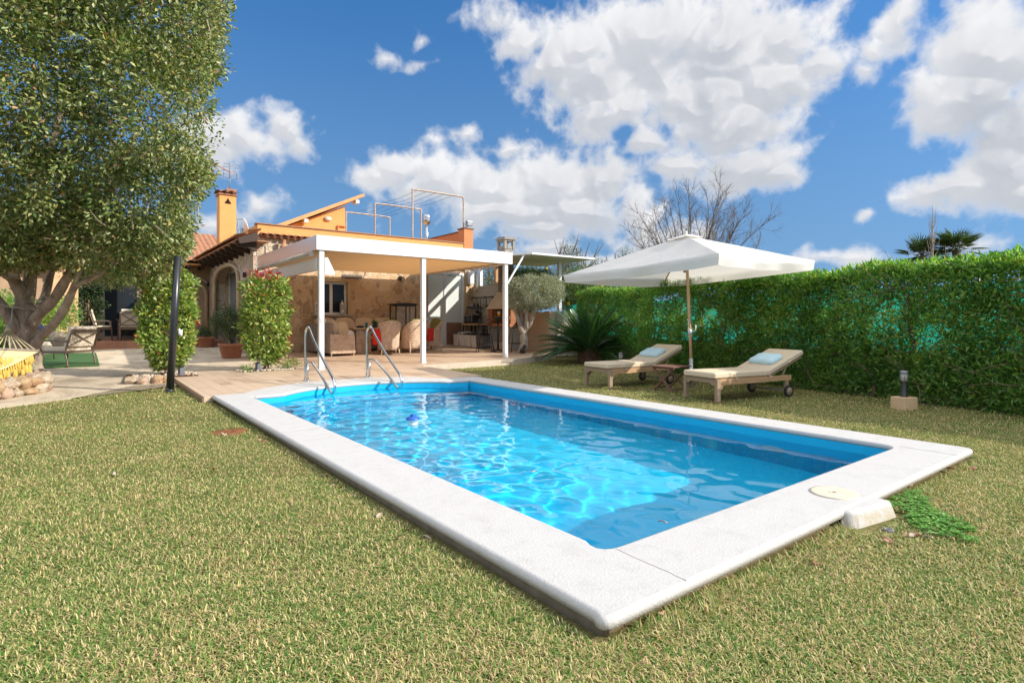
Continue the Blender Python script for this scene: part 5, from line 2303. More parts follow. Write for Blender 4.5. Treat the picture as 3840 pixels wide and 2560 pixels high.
def kitchen():
    root = thing('barbecue', 'built-in brick barbecue with plastered hood and concrete chimney beside the olive tree', 'barbecue', (BX, 14.6, .1))
    z0 = .05
    M_BRICK = bpy.data.materials.new('fire_brick')
    M_BRICK.use_nodes = True
    nt = M_BRICK.node_tree
    b = nt.nodes['Principled BSDF']
    br = node(nt, 'ShaderNodeTexBrick')
    br.inputs['Scale'].default_value = 1
    br.inputs['Brick Width'].default_value = .22
    br.inputs['Row Height'].default_value = .062
    br.inputs['Mortar Size'].default_value = .006
    br.inputs['Color1'].default_value = (.50, .20, .08, 1)
    br.inputs['Color2'].default_value = (.36, .13, .05, 1)
    br.inputs['Mortar'].default_value = (.09, .07, .05, 1)
    mp = node(nt, 'ShaderNodeMapping')
    mp.inputs['Rotation'].default_value = (PI / 2, 0, PI / 2)
    g = nt.nodes.new('ShaderNodeNewGeometry')
    sp = nt.nodes.new('ShaderNodeSeparateXYZ')
    cb = nt.nodes.new('ShaderNodeCombineXYZ')
    ad = node(nt, 'ShaderNodeMath', operation='ADD')
    lk(nt, g.outputs['Position'], sp.inputs[0])
    lk(nt, sp.outputs[0], ad.inputs[0])
    lk(nt, sp.outputs[1], ad.inputs[1])
    lk(nt, ad.outputs[0], cb.inputs[0])
    lk(nt, sp.outputs[2], cb.inputs[1])
    lk(nt, cb.outputs[0], br.inputs['Vector'])
    lk(nt, br.outputs['Color'], b.inputs['Base Color'])
    b.inputs['Roughness'].default_value = .85
    y0, y1, x0 = 13.35, 14.65, 9.72
    mb = MB()
    mb.bx(x0, BX - .002, y0, y0 + .24, .97, 1.47)
    mb.bx(x0, BX - .002, y1 - .24, y1, .97, 1.47)
    mb.bx(BX - .1, BX - .002, y0 + .241, y1 - .241, .97, 1.47)
    mb.build('fire_chamber', M_BRICK, root)
    sb = MB()
    sb.bx(BX - .115, BX - .102, y0 + .25, y1 - .25, .97, 1.46)
    sb.build('sooty_back', pm('soot_black', (.008, .007, .006), (.02, .015, .01), 9, .95), root)
    mb = MB()
    mb.bx(x0 - .06, BX - .002, y0 - .02, y1 + .02, .88, .967)
    mb.build('brick_ledge', M_BRICK, root, bevel=.005)
    mb = MB()
    mb.bx(x0, BX - .002, y0, y0 + .16, z0, .878)
    mb.bx(x0, BX - .002, y1 - .16, y1, z0, .878)
    mb.bx(x0, BX - .002, y0 + .161, y1 - .161, z0, .35)
    mb.bx(BX - .2, BX - .002, y0 + .161, y1 - .161, .351, .878)
    mb.build('base_block', pm('pale_render', (.46, .42, .36), (.40, .36, .30), 4, .85), root)
    mb = MB()
    q = [(x0 - .03, y0 - .02), (BX - .003, y0 - .02), (BX - .003, y1 + .02), (x0 - .03, y1 + .02)]
    u = [(BX - .40, 13.92), (BX - .003, 13.92), (BX - .003, 14.38), (BX - .40, 14.38)]
    mb.add([(x, y, 1.53) for x, y in q] + [(x, y, 2.05) for x, y in u], [(3, 2, 1, 0), (4, 5, 6, 7), (0, 1, 5, 4), (1, 2, 6, 5), (2, 3, 7, 6), (3, 0, 4, 7)])
    mb.bx(x0 - .06, BX - .003, y0 - .05, y1 + .05, 1.472, 1.528)
    mb.build('hood', pm('warm_render', (.68, .59, .48), (.60, .51, .40), 4, .85), root)
    mb = MB()
    mb.bx(BX - .37, BX + .01, 13.95, 14.35, 2.052, 3.52)
    cs = mb.build('chimney', M_CONC, root, bevel=.01)
    cc = MB()
    cx0, cx1, cy0, cy1 = BX - .40, BX + .04, 13.92, 14.38
    for x in (cx0, cx1 - .09):
        for y in (cy0, cy1 - .09):
            cc.bx(x, x + .09, y, y + .09, 3.522, 3.84)
    for (a, c_, d, e) in ((cx0 + .121, cx1 - .121, cy0 + .01, cy0 + .1), (cx0 + .121, cx1 - .121, cy1 - .1, cy1 - .01)):
        cc.bx(a, c_, d, e, 3.522, 3.62)
        cc.bx(a, c_, d, e, 3.78, 3.84)
    for (a, c_, d, e) in ((cx0 + .01, cx0 + .1, cy0 + .121, cy1 - .121), (cx1 - .1, cx1 - .01, cy0 + .121, cy1 - .121)):
        cc.bx(a, c_, d, e, 3.522, 3.62)
        cc.bx(a, c_, d, e, 3.78, 3.84)
    cc.bx(cx0 - .05, cx1 + .05, cy0 - .05, cy1 + .05, 3.842, 3.89)
    cc.prism([(cx0, cy0), (cx1, cy0), (cx1, cy1), (cx0, cy1)], 3.892, 3.93)
    cc.build('chimney_cap', M_CONC, cs)
    # patterned splashback wall
    root = thing('tiled_wall', 'splashback wall of black and beige patterned tiles behind the outdoor kitchen', 'tiled wall', (BX, 16, 0))
    mb = MB()
    mb.bx(BX + .004, BX + .16, 13.34, HB - .06, -.05, 2.36)
    mb.build('tile_panel', tile_pattern(), root)
    mb = MB()
    mb.bx(BX + .0, BX + .12, 16.0, 16.09, 2.362, 3.0)
    mb.build('white_post', M_WHITEMET, root)
    mb = MB()
    mb.bx(BX + .0, BX + .12, 15.0, 15.09, 2.362, 3.0)
    mb.build('wood_post', pm('pine', (.48, .26, .12), rough=.7), root)
    mb = MB()
    mb.bx(BX + .02, BX + .14, 13.4, HB - .06, 3.0, 3.1)
    mb.build('head_beam', pm('pale_pine', (.58, .44, .30), rough=.7, stretch=(1, .2, 6)), root)
    # utensil rail
    root = thing('utensil_rail', 'black rail with hanging barbecue tools on the patterned tile wall', 'utensil rail', (BX, 15.7, 1.9))
    mb = MB()
    mb.tube([(BX - .05, 16.45, 1.93), (BX - .05, 14.75, 1.93)], .018, 8)
    mb.build('rail', M_BLACK, root)
    for y in (16.42, 15.6, 14.78):
        h = MB()
        h.tube([(BX + .003, y, 1.93), (BX - .06, y, 1.93)], .02, 8)
        h.blob((BX - .05, y, 1.93), (.035, .035, .04), 8, 6)
        h.build('bracket', M_BLACK, root)
    steel = pm('tool_steel', (.55, .55, .55), rough=.3, metal=1.)
    for i, y in enumerate((16.3, 16.12, 15.92, 15.72, 15.52, 15.32, 15.12, 14.92)):
        t_ = MB()
        L = (.30, .46, .52, .34, .26, .55, .22, .40)[i]
        t_.tube([(BX - .05, y, 1.90), (BX - .04, y, 1.90 - L)], .011 if i % 3 else .016, 7)
        if i in (1, 2):
            t_.lathe([(.01, .0), (.07, -.02), (.075, -.06), (.05, -.09), (0, -.1)], (BX - .05, y, 1.90 - L), 12)
        elif i == 5:
            t_.lathe([(.01, .0), (.07, -.03), (.09, -.09), (.06, -.14), (0, -.15)], (BX - .06, y, 1.90 - L), 12)
        elif i in (4, 6):
            t_.bx(BX - .06, BX - .02, y - .05, y + .05, 1.90 - L - .16, 1.90 - L)
        else:
            t_.bx(BX - .05, BX - .03, y - .028, y + .028, 1.90 - L - .12, 1.90 - L)
        t_.build('hanging_tool', M_BLACK if i in (1, 2, 4, 6) else steel, root)
    root = thing('wall_shelf', 'small black wall shelf with jars left of the barbecue', 'shelf', (BX, 16.2, 1.5))
    mb = MB()
    mb.bx(BX - .26, BX - .0, 15.8, 16.5, 1.52, 1.545)
    mb.bx(BX - .26, BX - .24, 15.8, 16.5, 1.547, 1.60)
    mb.build('shelf_board', M_BLACK, root)
    for i, y in enumerate((16.4, 16.22, 16.0)):
        j = MB()
        j.lathe([(0, 1.547), (.045, 1.547), (.045, 1.66), (.03, 1.68), (.03, 1.72), (0, 1.72)], (BX - .12, y, 0), 14)
        tag(j.build('spice_jar', pm('jar_glass_%d' % 1, ((.5, .45, .38), (.05, .04, .04), (.03, .03, .03))[i], rough=.2)),
            ('pale jar on the wall shelf', 'dark jar in the middle of the wall shelf', 'black jar at the near end of the wall shelf')[i], 'jar', 'jars on the kitchen shelf')
    # worktop with oven
    root = thing('worktop', 'wooden worktop on black legs along the patterned tile wall', 'worktop', (BX, 15.8, .1))
    mb = MB()
    mb.bx(9.76, BX - .002, 14.75, 16.5, .90, .965)
    mb.build('board', M_WOODLT, root, bevel=.006)
    for x in (9.82, 10.2):
        for y in (14.83, 15.6, 16.42):
            l = MB()
            l.bx(x - .02, x + .02, y - .02, y + .02, zg(x, y), .898)
            l.build('leg', M_BLACK, root)
    root = thing('countertop_oven', 'black countertop oven with wire grille standing on the wooden worktop', 'oven', (10.02, 16.1, .966))
    mb = MB()
    mb.bx(9.86, 10.22, 15.82, 16.42, .985, 1.28)
    mb.build('oven_body', M_BLACK, root, bevel=.012)
    d_ = MB()
    d_.bx(9.845, 9.858, 15.97, 16.38, 1.02, 1.25)
    dd = d_.build('oven_door', glass_mat('oven_glass', (.015, .015, .015), .08), root)
    h = MB()
    h.tube([(9.815, 15.99, 1.24), (9.815, 16.36, 1.24)], .01, 8)
    h.build('handle', steel, dd)
    for k in range(5):
        g_ = MB()
        g_.tube([(9.838, 15.98, 1.05 + k * .035), (9.838, 16.37, 1.05 + k * .035)], .004, 5)
        g_.build('grille_wire', steel, dd)
    for k in range(3):
        kn = MB()
        kn.tube([(9.858, 15.89, 1.07 + k * .08), (9.83, 15.89, 1.07 + k * .08)], .02, 10)
        kn.build('knob', steel, root)
    for x in (9.89, 10.19):
        for y in (15.86, 16.38):
            f = MB()
            f.lathe([(.015, .966), (.015, .984)], (x, y, 0), 8)
            f.build('foot', M_BLACK, root)
    # fuse box on the corner, rope
    root = thing('meter_box', 'white electric meter box on the house corner above the worktop', 'electric box', (BX - .05, HB - .12, 2.6))
    mb = MB()
    mb.bx(BX - .22, BX + .02, HB - .17, HB - .06, 2.45, 2.95)
    mb.build('box_body', M_WHITEMET, root, bevel=.01)
    mb = MB()
    mb.bx(BX - .2, BX - .0, HB - .178, HB - .172, 2.48, 2.92)
    mb.build('box_door', M_ALU, root)
    root = thing('hanging_rope', 'thick knotted rope hanging in front of the opening above the tiles', 'rope', (BX - .1, 16.1, 2.2))
    mb = MB()
    mb.tube(smooth_path([(BX - .08, 16.22, 3.0), (BX - .08, 16.2, 2.6), (BX - .1, 16.22, 2.3), (BX - .1, 16.14, 2.22), (BX - .08, 16.1, 2.35), (BX - .08, 16.12, 2.98)], 6), .022, 8)
    mb.blob((BX - .1, 16.17, 2.18), (.05, .06, .06), 10, 8)
    mb.build('rope_strand', pm('hemp', (.50, .36, .24), rough=.9), root)


kitchen()


def waste_bins():
    white, black = pm('bin_white', (.70, .68, .64), (.66, .64, .60), 4, .5), pm('bin_black', (.02, .02, .022), rough=.5)
    grey = pm('bin_grey', (.16, .15, .14), rough=.5)
    specs = [(16.05, white, black, 'upright white waste bin with black lid, nearest the frosted door'), (15.72, white, white, 'slanted white recycling bin with white lid'),
             (15.34, white, black, 'slanted white recycling bin with black lid beside the white lidded one'), (14.96, white, black, 'slanted white recycling bin with black lid nearest the barbecue'),
             (14.56, grey, black, 'dark grey waste bin under the brick ledge behind the bar stool')]
    for i, (y, mbody, mlid, lab) in enumerate(specs):
        x = 9.42
        z = zg(x, y)
        root = thing('recycling_bin', lab, 'bin', (x, y, z), group='waste bins in a row')
        w = .34
        sl_ = 0 if i in (0, 4) else .12
        mb = MB()
        mb.prism_x([(y - w / 2 - sl_ + .03, z + .01), (y + w / 2 - sl_ - .03, z + .01), (y + w / 2 + .01, z + .44), (y - w / 2, z + .44)], x - .16, x + .22)
        mb.build('bin_body', mbody, root, bevel=.02, seg=3)
        lb = MB()
        lb.prism_x([(y - w / 2 - .015, z + .442), (y + w / 2 + .02, z + .442), (y + w / 2, z + .49), (y - w / 2 + .03, z + .52)], x - .175, x + .23)
        lb.build('lid', mlid, root, bevel=.012)
        h = MB()
        h.bx(x - .19, x - .176, y - .06, y + .06, z + .44, z + .47)
        h.build('handle', black if mlid is white else grey, root)


waste_bins()


def bar_stool():
    root = thing('bar_stool', 'black wire bar stool left of the white post, by the bar table', 'bar stool', group='wire bar stools')
    seat = MB()
    for i in range(9):
        y = -.17 + i * .0425
        w = math.sqrt(max(0, .19 ** 2 - y * y))
        seat.tube([(-w, y, .76), (w, y, .76)], .0075, 6)
    seat.tube([(.19 * math.cos(a * PI / 12), .19 * math.sin(a * PI / 12), .76) for a in range(25)], .0125, 8)
    seat.build('seat', M_BLACK, root)
    for sx_, sy_ in ((-1, -1), (1, -1), (1, 1), (-1, 1)):
        l = MB()
        l.tube([(sx_ * .25, sy_ * .25, 0), (sx_ * .14, sy_ * .14, .755)], .0125, 8)
        l.build('leg', M_BLACK, root)
    f = MB()
    r = .215
    f.tube([(r, -r, .26), (r, r, .26), (-r, r, .26), (-r, -r, .26), (r, -r, .26)], .010, 6)
    f.build('footrest', M_BLACK, root)
    b = MB()
    pts = [(.20 * math.sin(a), -.20 * math.cos(a), 1.06 - .03 * abs(a)) for a in [rad(-75 + 150 * i / 14) for i in range(15)]]
    b.tube([(.19, -.04, .76), (.2, -.05, .98)] + list(reversed(pts)) + [(-.2, -.05, .98), (-.19, -.04, .76)], .011, 8)
    for i in range(1, 14):
        p = pts[i]
        b.tube([(p[0] * .95, p[1] * .95, .84), p], .006, 5)
    b.tube([(q[0] * .955, q[1] * .955, .84) for q in pts], .008, 6)
    b.build('backrest', M_BLACK, root)
    return root


s0 = bar_stool()
s0.location = (8.42, 12.95, zg(8.42, 12.95))
s0.rotation_euler = (0, 0, -.75)
dup(s0, (9.5, 12.75, zg(9.5, 12.75)), 1.2, 'black wire bar stool right of the white post, in front of the barbecue')


def bar_table():
    x, y = 8.92, 12.95
    z = zg(x, y)
    root = thing('bar_table', 'tall round black bar table behind the white corner post', 'bar table', (x, y, z))
    mb = MB()
    mb.lathe([(0, z + 1.07), (.29, z + 1.07), (.3, z + 1.08), (.3, z + 1.1), (.29, z + 1.105), (0, z + 1.105)], (x, y, 0), 32)
    mb.build('tabletop', pm('dark_top', (.05, .045, .04), rough=.4), root)
    mb = MB()
    mb.tube([(x, y, z + .05), (x, y, z + 1.07)], .032, 12)
    mb.lathe([(.09, z + 1.069), (.09, z + 1.05), (.035, z + .98)], (x, y, 0), 14)
    mb.build('column', M_BLACK, root)
    for k in range(4):
        a = .4 + k * PI / 2
        f = MB()
        f.bar((x + .03 * math.cos(a), y + .03 * math.sin(a), z + .07), (x + .27 * math.cos(a), y + .27 * math.sin(a), z + .015), .045, .03)
        f.build('foot', M_BLACK, root)
    gx, gy = x - .06, y - .12
    root = thing('juice_glass', 'glass of orange juice on the tall bar table', 'glass', (gx, gy, z + 1.106))
    mb = MB()
    mb.lathe([(0, z + 1.107), (.034, z + 1.107), (.042, z + 1.21)], (gx, gy, 0), 16)
    mb.lathe([(0, z + 1.2), (.0405, z + 1.2)], (gx, gy, 0), 16)
    mb.build('juice', pm('orange_juice', (.85, .38, .01), rough=.3), root)
    mb = MB()
    mb.lathe([(.0425, z + 1.205), (.046, z + 1.27), (.044, z + 1.27), (.041, z + 1.205)], (gx, gy, 0), 16)
    mb.build('rim', pm('rim_glass', (.45, .45, .4), rough=.08), root)
    fr = [(x + .1, y - .1), (x + .16, y - .04)]
    for i, (a, b) in enumerate(fr):
        m_ = MB()
        m_.blob((a, b, z + 1.14), (.035, .035, .033), 12, 8)
        tag(m_.build('fruit', pm('red_fruit', ((.5, .08, .03), (.62, .25, .03))[i], rough=.4)), ('red fruit on the bar table beside the juice glass', 'orange fruit at the edge of the bar table')[i], 'fruit', 'fruit on the bar table')


bar_table()


# ------------------------------------------------------------------ sun loungers, parasol and lamps on the lawn
M_TEAK = pm('grey_teak', (.36, .26, .165), (.24, .17, .11), 5, .75, stretch=(1, 12, 12), bmp=.3, bscale=30)
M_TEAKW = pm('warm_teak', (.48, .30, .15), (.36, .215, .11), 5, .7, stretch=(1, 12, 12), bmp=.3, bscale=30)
M_PAD = pm('pad_cloth', (.62, .51, .36), (.575, .47, .33), 20, .85, bmp=.2, bscale=260, bdist=.002)
M_SKY = pm('pale_blue_cloth', (.50, .68, .73), (.45, .63, .69), 16, .85, bmp=.15, bscale=260, bdist=.002)
M_RUBBER = pm('black_rubber', (.02, .02, .02), rough=.8)


def lounger(warm=False):
    """local frame: x from foot to head, y across"""
    root = thing('sun_lounger', 'teak sun lounger with sand coloured pad on the near side of the folding table', 'sun lounger', group='teak loungers on the lawn')
    T = M_TEAK
    w = .315
    for sy_ in (-1, 1):
        for x in (0.03,):
            l = MB()
            l.bx(x - .035, x + .035, sy_ * w - .028, sy_ * w + .028, 0, .335)
            l.build('leg', T, root, bevel=.006)
        l = MB()
        l.bx(1.44, 1.51, sy_ * (w - .01) - .024, sy_ * (w - .01) + .024, .06, .25)
        l.build('leg', T, root, bevel=.006)
        r_ = MB()
        r_.prism_y([(.066, .245), (.066, .335), (1.56, .335), (1.56, .255), (.18, .245), (.13, .235), (.1, .19), (.066, .17)], sy_ * w - .018, sy_ * w + .018)
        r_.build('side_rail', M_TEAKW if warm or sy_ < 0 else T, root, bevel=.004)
        wh = MB()
        yc = sy_ * (w + .035)
        prof = [(.0, -.02), (.03, -.02), (.035, -.014), (.062, -.014), (.066, -.022), (.085, -.022), (.092, -.012), (.092, .012), (.085, .022), (.066, .022), (.062, .014), (.035, .014), (.03, .02), (0, .02)]
        wh.lathe(prof, (0, 0, 0), 24)
        for i, v in enumerate(wh.v):
            wh.v[i] = (v[0] + 1.475, v[2] + yc, v[1] + .092)
        wo = wh.build('wheel', M_RUBBER, root)
        hb = MB()
        hb.lathe([(0, .024), (.058, .0235), (.06, .0), (.058, -.0235), (0, -.024)], (0, 0, 0), 20)
        for i, v in enumerate(hb.v):
            hb.v[i] = (v[0] + 1.475, v[2] + yc, v[1] + .092)
        hb.build('hub', T, wo)
    e = MB()
    e.prism_x([(-w + .03, .24), (-w + .03, .335), (w - .03, .335), (w - .03, .24), (w - .08, .24), (w - .12, .27), (-w + .12, .27), (-w + .08, .24)], -.0, .05)
    e.build('end_rail', T, root, bevel=.004)
    ax = MB()
    ax.tube([(1.475, -w, .092), (1.475, w, .092)], .012, 8)
    ax.build('axle', M_GREYMET, root)
    for i in range(11):
        s_ = MB()
        x = .1 + i * .1
        s_.bx(x, x + .07, -w + .019, w - .019, .318, .338)
        s_.build('slat', T, root)
    # raised back
    hx, hz, th, L = 1.13, .35, rad(21), .78
    ca, sa = math.cos(th), math.sin(th)
    for i in range(7):
        s_ = MB()
        d = .04 + i * .105
        s_.box((hx + ca * d, 0, hz + sa * d), (.07, 2 * w - .1, .018), ry=-th)
        s_.build('back_slat', T, root)
    for sy_ in (-1, 1):
        b = MB()
        b.bar((hx, sy_ * (w - .045), hz - .015), (hx + ca * L, sy_ * (w - .045), hz + sa * L - .015), .035, .04)
        b.build('back_rail', T, root)
        p = MB()
        p.bar((hx + ca * .45, sy_ * (w - .07), hz + sa * .45 - .03), (1.45, sy_ * (w - .07), .30), .022, .03)
        p.build('prop', T, root)
    # pad in two halves
    mb = MB()
    mb.bx(-.03, 1.13, -w - .005, w + .005, .342, .428)
    mb.build('mattress', M_PAD, root, bevel=.022, seg=3)
    mb = MB()
    mb.box((hx + ca * L / 2 + sa * -.055 + .01, 0, hz + sa * L / 2 + ca * .052), (L + .02, 2 * w + .01, .078), ry=-th)
    mb.build('back_pad', M_PAD, root, bevel=.022, seg=3)
    for x in (.35, 1.05):
        t = MB()
        t.tube(smooth_path([(x, -w - .012, .40), (x + .01, -w - .03, .36), (x + .03, -w - .022, .31), (x + .06, -w - .03, .345)], 4), [.006] * 13, 5)
        t.build('tie_ribbon', M_PAD, root)
    return root, (hx + ca * .27, hz + sa * .27 + ca * .1, th)


lg, pil = lounger()


def blue_pillow(x, y, z, rz, th, label):
    root = thing('blue_pillow', label, 'pillow', (x, y, z - .06), group='pale blue pillows on the loungers')
    mb = MB()
    mb.blob((0, 0, 0), (.16, .25, .06), 32, 12, .42)
    R_ = Matrix.Rotation(rz, 3, 'Z') @ Matrix.Rotation(-th, 3, 'Y')
    for i, v in enumerate(mb.v):
        ex, ey = abs(v[0]) / .16, abs(v[1]) / .25
        k = 1 - .09 * (1 - min(1, ex * ey)) * max(ex, ey)
        q = Vector((v[0] * k, v[1] * k, v[2] * (1 + .1 * math.sin(v[1] * 24) * (1 - ex))))
        mb.v[i] = tuple(R_ @ q + Vector((x, y, z)))
    mb.build('cover', M_SKY, root)


LZ = GZ - .012
places = [(5.80, 3.53, rad(-11.5), None), (5.76, 5.60, rad(-5), 'teak sun lounger with sand coloured pad beside the sago palm, behind the folding table')]
for i, (x, y, rz, lab) in enumerate(places):
    o = lg
    if i == 0:
        pass
    else:
        o = dup(lg, (x, y, LZ), rz, lab)
    px_ = x + math.cos(rz) * pil[0]
    py_ = y + math.sin(rz) * pil[0]
    blue_pillow(px_, py_, LZ + pil[1] + .03, rz, pil[2], ('pale blue pillow on the near sun lounger', 'pale blue pillow on the far sun lounger by the sago palm')[i])
lg.location = (places[0][0], places[0][1], LZ)
lg.rotation_euler = (0, 0, places[0][2])


def side_table():
    x, y = 6.42, 4.52
    z = LZ
    root = thing('folding_table', 'small reddish folding teak table between the two sun loungers', 'side table', (x, y, z))
    m = pm('red_teak', (.20, .095, .06), (.13, .06, .04), 5, .7, stretch=(1, 10, 10))
    for i in range(7):
        s_ = MB()
        yy = y - .24 + i * .07
        s_.bx(x - .25, x + .25, yy, yy + .062, z + .40, z + .418)
        s_.build('top_slat', m, root, bevel=.003)
    for xx in (x - .2, x + .2):
        b = MB()
        b.bx(xx - .018, xx + .018, y - .22, y + .22, z + .375, z + .398)
        b.build('top_batten', m, root)
        for k, s in ((0, 1), (1, -1)):
            l = MB()
            dx = .02 * (1 if k else -1)
            l.bar((xx + dx, y - .2 * s, z), (xx + dx, y + .18 * s, z + .372), .022, .036, up=(1, 0, 0))
            l.build('leg', m, root)
    for s in (-1, 1):
        b = MB()
        b.bx(x - .2, x + .2, y + s * .185 - .012, y + s * .185 + .012, z + .03, z + .06)
        b.build('stretcher', m, root)


side_table()


def parasol():
    cx, cyy = 7.12, 4.72
    z0 = LZ
    root = thing('parasol', 'large white rectangular parasol on a wooden pole over the loungers', 'parasol', (cx, cyy, z0))
    corners = {}
    zr = 2.0
    for nm, (px, py, t) in dict(near=(2697, 952, 7.8), right=(3056, 978, 9.2), left=(2113, 1034, 12.0), far=(2490, 1052, 12.9)).items():
        x, y = at_t(px, t)
        corners[nm] = Vector((x, y, zz(py, t)))
    apex = Vector((*at_t(2572, 10.3), 2.64))
    order = [corners[k] for k in ('near', 'right', 'far', 'left')]
    ctr = sum(order, Vector()) / 4
    mb = MB()
    hem = .15
    for i in range(4):
        A, B = order[i], order[(i + 1) % 4]
        n, mrows = 18, 12
        vs = []
        for j in range(mrows + 1):
            t = j / mrows
            for k in range(n + 1):
                u = k / n
                e = A.lerp(B, u)
                p = apex.lerp(e, t)
                side = 4 * u * (1 - u)
                p.z -= .035 * t * (1 - t) * 4 * side + .03 * side * t * t
                inw = (ctr - e)
                inw.z = 0
                p += inw.normalized() * (.08 * side * t * t)
                p.z += .006 * math.sin(u * 17 + t * 9 + i * 2) * t
                vs.append(p)
        for j in range(1, 4):
            t = j / 3
            for k in range(n + 1):
                u = k / n
                side = 4 * u * (1 - u)
                e = vs[mrows * (n + 1) + k].copy()
                e.z -= hem * t
                out = (e - ctr)
                out.z = 0
                e -= out.normalized() * (.03 * t + .03 * math.sin(u * 19 + i) * t - .02 * math.sin(u * 7 + 2 * i) * t)
                vs.append(e)
        R = mrows + 3
        fs = [(j * (n + 1) + k, j * (n + 1) + k + 1, (j + 1) * (n + 1) + k + 1, (j + 1) * (n + 1) + k) for j in range(R) for k in range(n)]
        mb.add(vs, fs, True)
    m, nt, b = base_mat('parasol_cloth')
    b.inputs['Base Color'].default_value = (.78, .77, .745, 1)
    b.inputs['Roughness'].default_value = .85
    v = coords(nt, world=True)
    bump(nt, b, noise_n(nt, v, 3.5, 5, .6, 1.2), .35, .03)
    tr = nt.nodes.new('ShaderNodeBsdfTranslucent')
    tr.inputs['Color'].default_value = (.80, .76, .68, 1)
    mx = nt.nodes.new('ShaderNodeMixShader')
    mx.inputs[0].default_value = .33
    lk(nt, b.outputs[0], mx.inputs[1])
    lk(nt, tr.outputs[0], mx.inputs[2])
    lk(nt, mx.outputs[0], nt.nodes['Material Output'].inputs['Surface'])
    o = mb.build('canopy', m, root)
    # top vent cap
    vc = MB()
    nrm = 24
    vs = []
    for j in range(5):
        t = j / 4
        for k in range(nrm):
            a = 2 * PI * k / nrm
            e = order[0].lerp(order[1], .5)
            i = int(k / nrm * 4)
            f = k / nrm * 4 - i
            p = apex.lerp(order[i].lerp(order[(i + 1) % 4], f), .03 + .115 * t)
            p.z += .035 - .008 * math.sin(k * 2.1) * t
            vs.append(p)
    fs = [(j * nrm + k, j * nrm + (k + 1) % nrm, (j + 1) * nrm + (k + 1) % nrm, (j + 1) * nrm + k) for j in range(4) for k in range(nrm)]
    fs.append(tuple(range(nrm)))
    vc.add(vs, fs, True)
    vc.build('vent_cap', m, root)
    fin = MB()
    fin.lathe([(.03, .02), (.028, .05), (.035, .06), (.02, .08), (0, .085)], apex, 12)
    fin.build('finial', m, root)
    wood = pm('pole_wood', (.62, .39, .22), (.54, .32, .17), 3, .5, stretch=(8, 8, 1))
    foot = Vector((cx, cyy, z0 + .3))
    foot = Vector((*at_t(2594, 10.1), z0 + .2))
    p = MB()
    p.tube([foot, foot.lerp(apex, .5), apex + Vector((0, 0, -.05))], .026, 14)
    p.build('pole', wood, root)
    sl_ = MB()
    d = (apex - foot).normalized()
    sl_.tube([foot - d * .32, foot + d * .3], .036, 14)
    sl_.build('steel_sleeve', pm('sleeve_steel', (.62, .63, .64), rough=.3, metal=.8), root)
    br = MB()
    q = foot + d * .78
    br.tube([q - d * .05, q + d * .05], .036, 12)
    br.tube([q + Vector((.03, -.02, .0)), q + Vector((.1, -.05, .02)), q + Vector((.1, -.05, .12))], .012, 6)
    br.tube([q + Vector((-.03, -.02, .03)), q + Vector((-.09, -.03, .05)), q + Vector((-.09, -.03, .2)), q + Vector((-.12, -.03, .22))], .01, 6)
    br.build('clamp', M_WHITEMET, root)
    hub = apex + Vector((0, 0, -.62)) - d * 0
    hb = MB()
    hb.tube([hub - d * .05, hub + d * .05], .05, 12)
    hb.build('hub', wood, root)
    for c in order:
        r_ = MB()
        tip = apex.lerp(c, .985) + Vector((0, 0, -.05))
        r_.bar(apex + Vector((0, 0, -.08)), tip, .022, .03)
        ro = r_.build('rib', wood, root)
        s_ = MB()
        s_.bar(hub, apex.lerp(c, .5) + Vector((0, 0, -.09)), .018, .022)
        s_.build('strut', wood, ro)


parasol()


def bollard(px, py, block, label, h):
    x, y = on_ground(px, py, LZ) if block else (8.0, 7.04)
    z = LZ
    root = thing('bollard_light', label, 'garden light', (x, y, z), group='black bollard lights at the hedge')
    if block:
        mb = MB()
        mb.box((x, y, z + .07), (.24, .20, .18), rz=-.35)
        mb.build('base_block', pm('tan_block', (.60, .42, .24), (.52, .35, .19), 6, .85), root, bevel=.008)
        zb = z + .16
    else:
        zb = z
    mb = MB()
    mb.lathe([(.048, 0), (.048, .01), (.036, .014), (.036, h - .14)], (x, y, zb), 20)
    mb.build('post', M_BLACK, root)
    mb = MB()
    mb.lathe([(.03, h - .14), (.038, h - .135), (.038, h - .04), (.03, h - .035)], (x, y, zb), 20)
    mb.build('light_lens', pm('lens_glass', (.42, .40, .34), rough=.08), root)
    for k in range(4):
        a = k * PI / 2 + .5
        b = MB()
        b.tube([(x + .043 * math.cos(a), y + .043 * math.sin(a), zb + h - .145), (x + .043 * math.cos(a), y + .043 * math.sin(a), zb + h - .035)], .004, 6)
        b.build('guard_bar', M_GREYMET, root)
    mb = MB()
    mb.lathe([(.047, h - .035), (.049, h - .03), (.049, h - .002), (.045, h), (0, h)], (x, y, zb), 20)
    mb.build('lamp_cap', M_GREYMET, root)


bollard(3390, 1532, True, 'black bollard light on a square tan block in front of the hedge', .35)
bollard(0, 0, False, 'black bollard light standing between the sago palm and the far lounger', .46)


def black_pole():
    bx, by = on_ground(637, 1470, LZ)
    top = Vector((*at_t(666, 9.12), 2.14))
    root = thing('black_pole', 'thick leaning black plastic coated pole standing at the edge of the wooden deck', 'pole', (bx, by, LZ))
    mb = MB()
    a = Vector((bx, by, LZ))
    mb.tube([a, a.lerp(top, .5), top], [.058, .056, .054], 22)
    mb.build('pipe', pm('black_sleeve', (.012, .013, .015), (.022, .023, .026), 6, .32, stretch=(1, 1, .3)), root)
    c = MB()
    c.lathe([(.064, 0), (.064, .085), (.058, .09)], a, 22)
    c.build('foot_collar', M_BLACK, root)


black_pole()


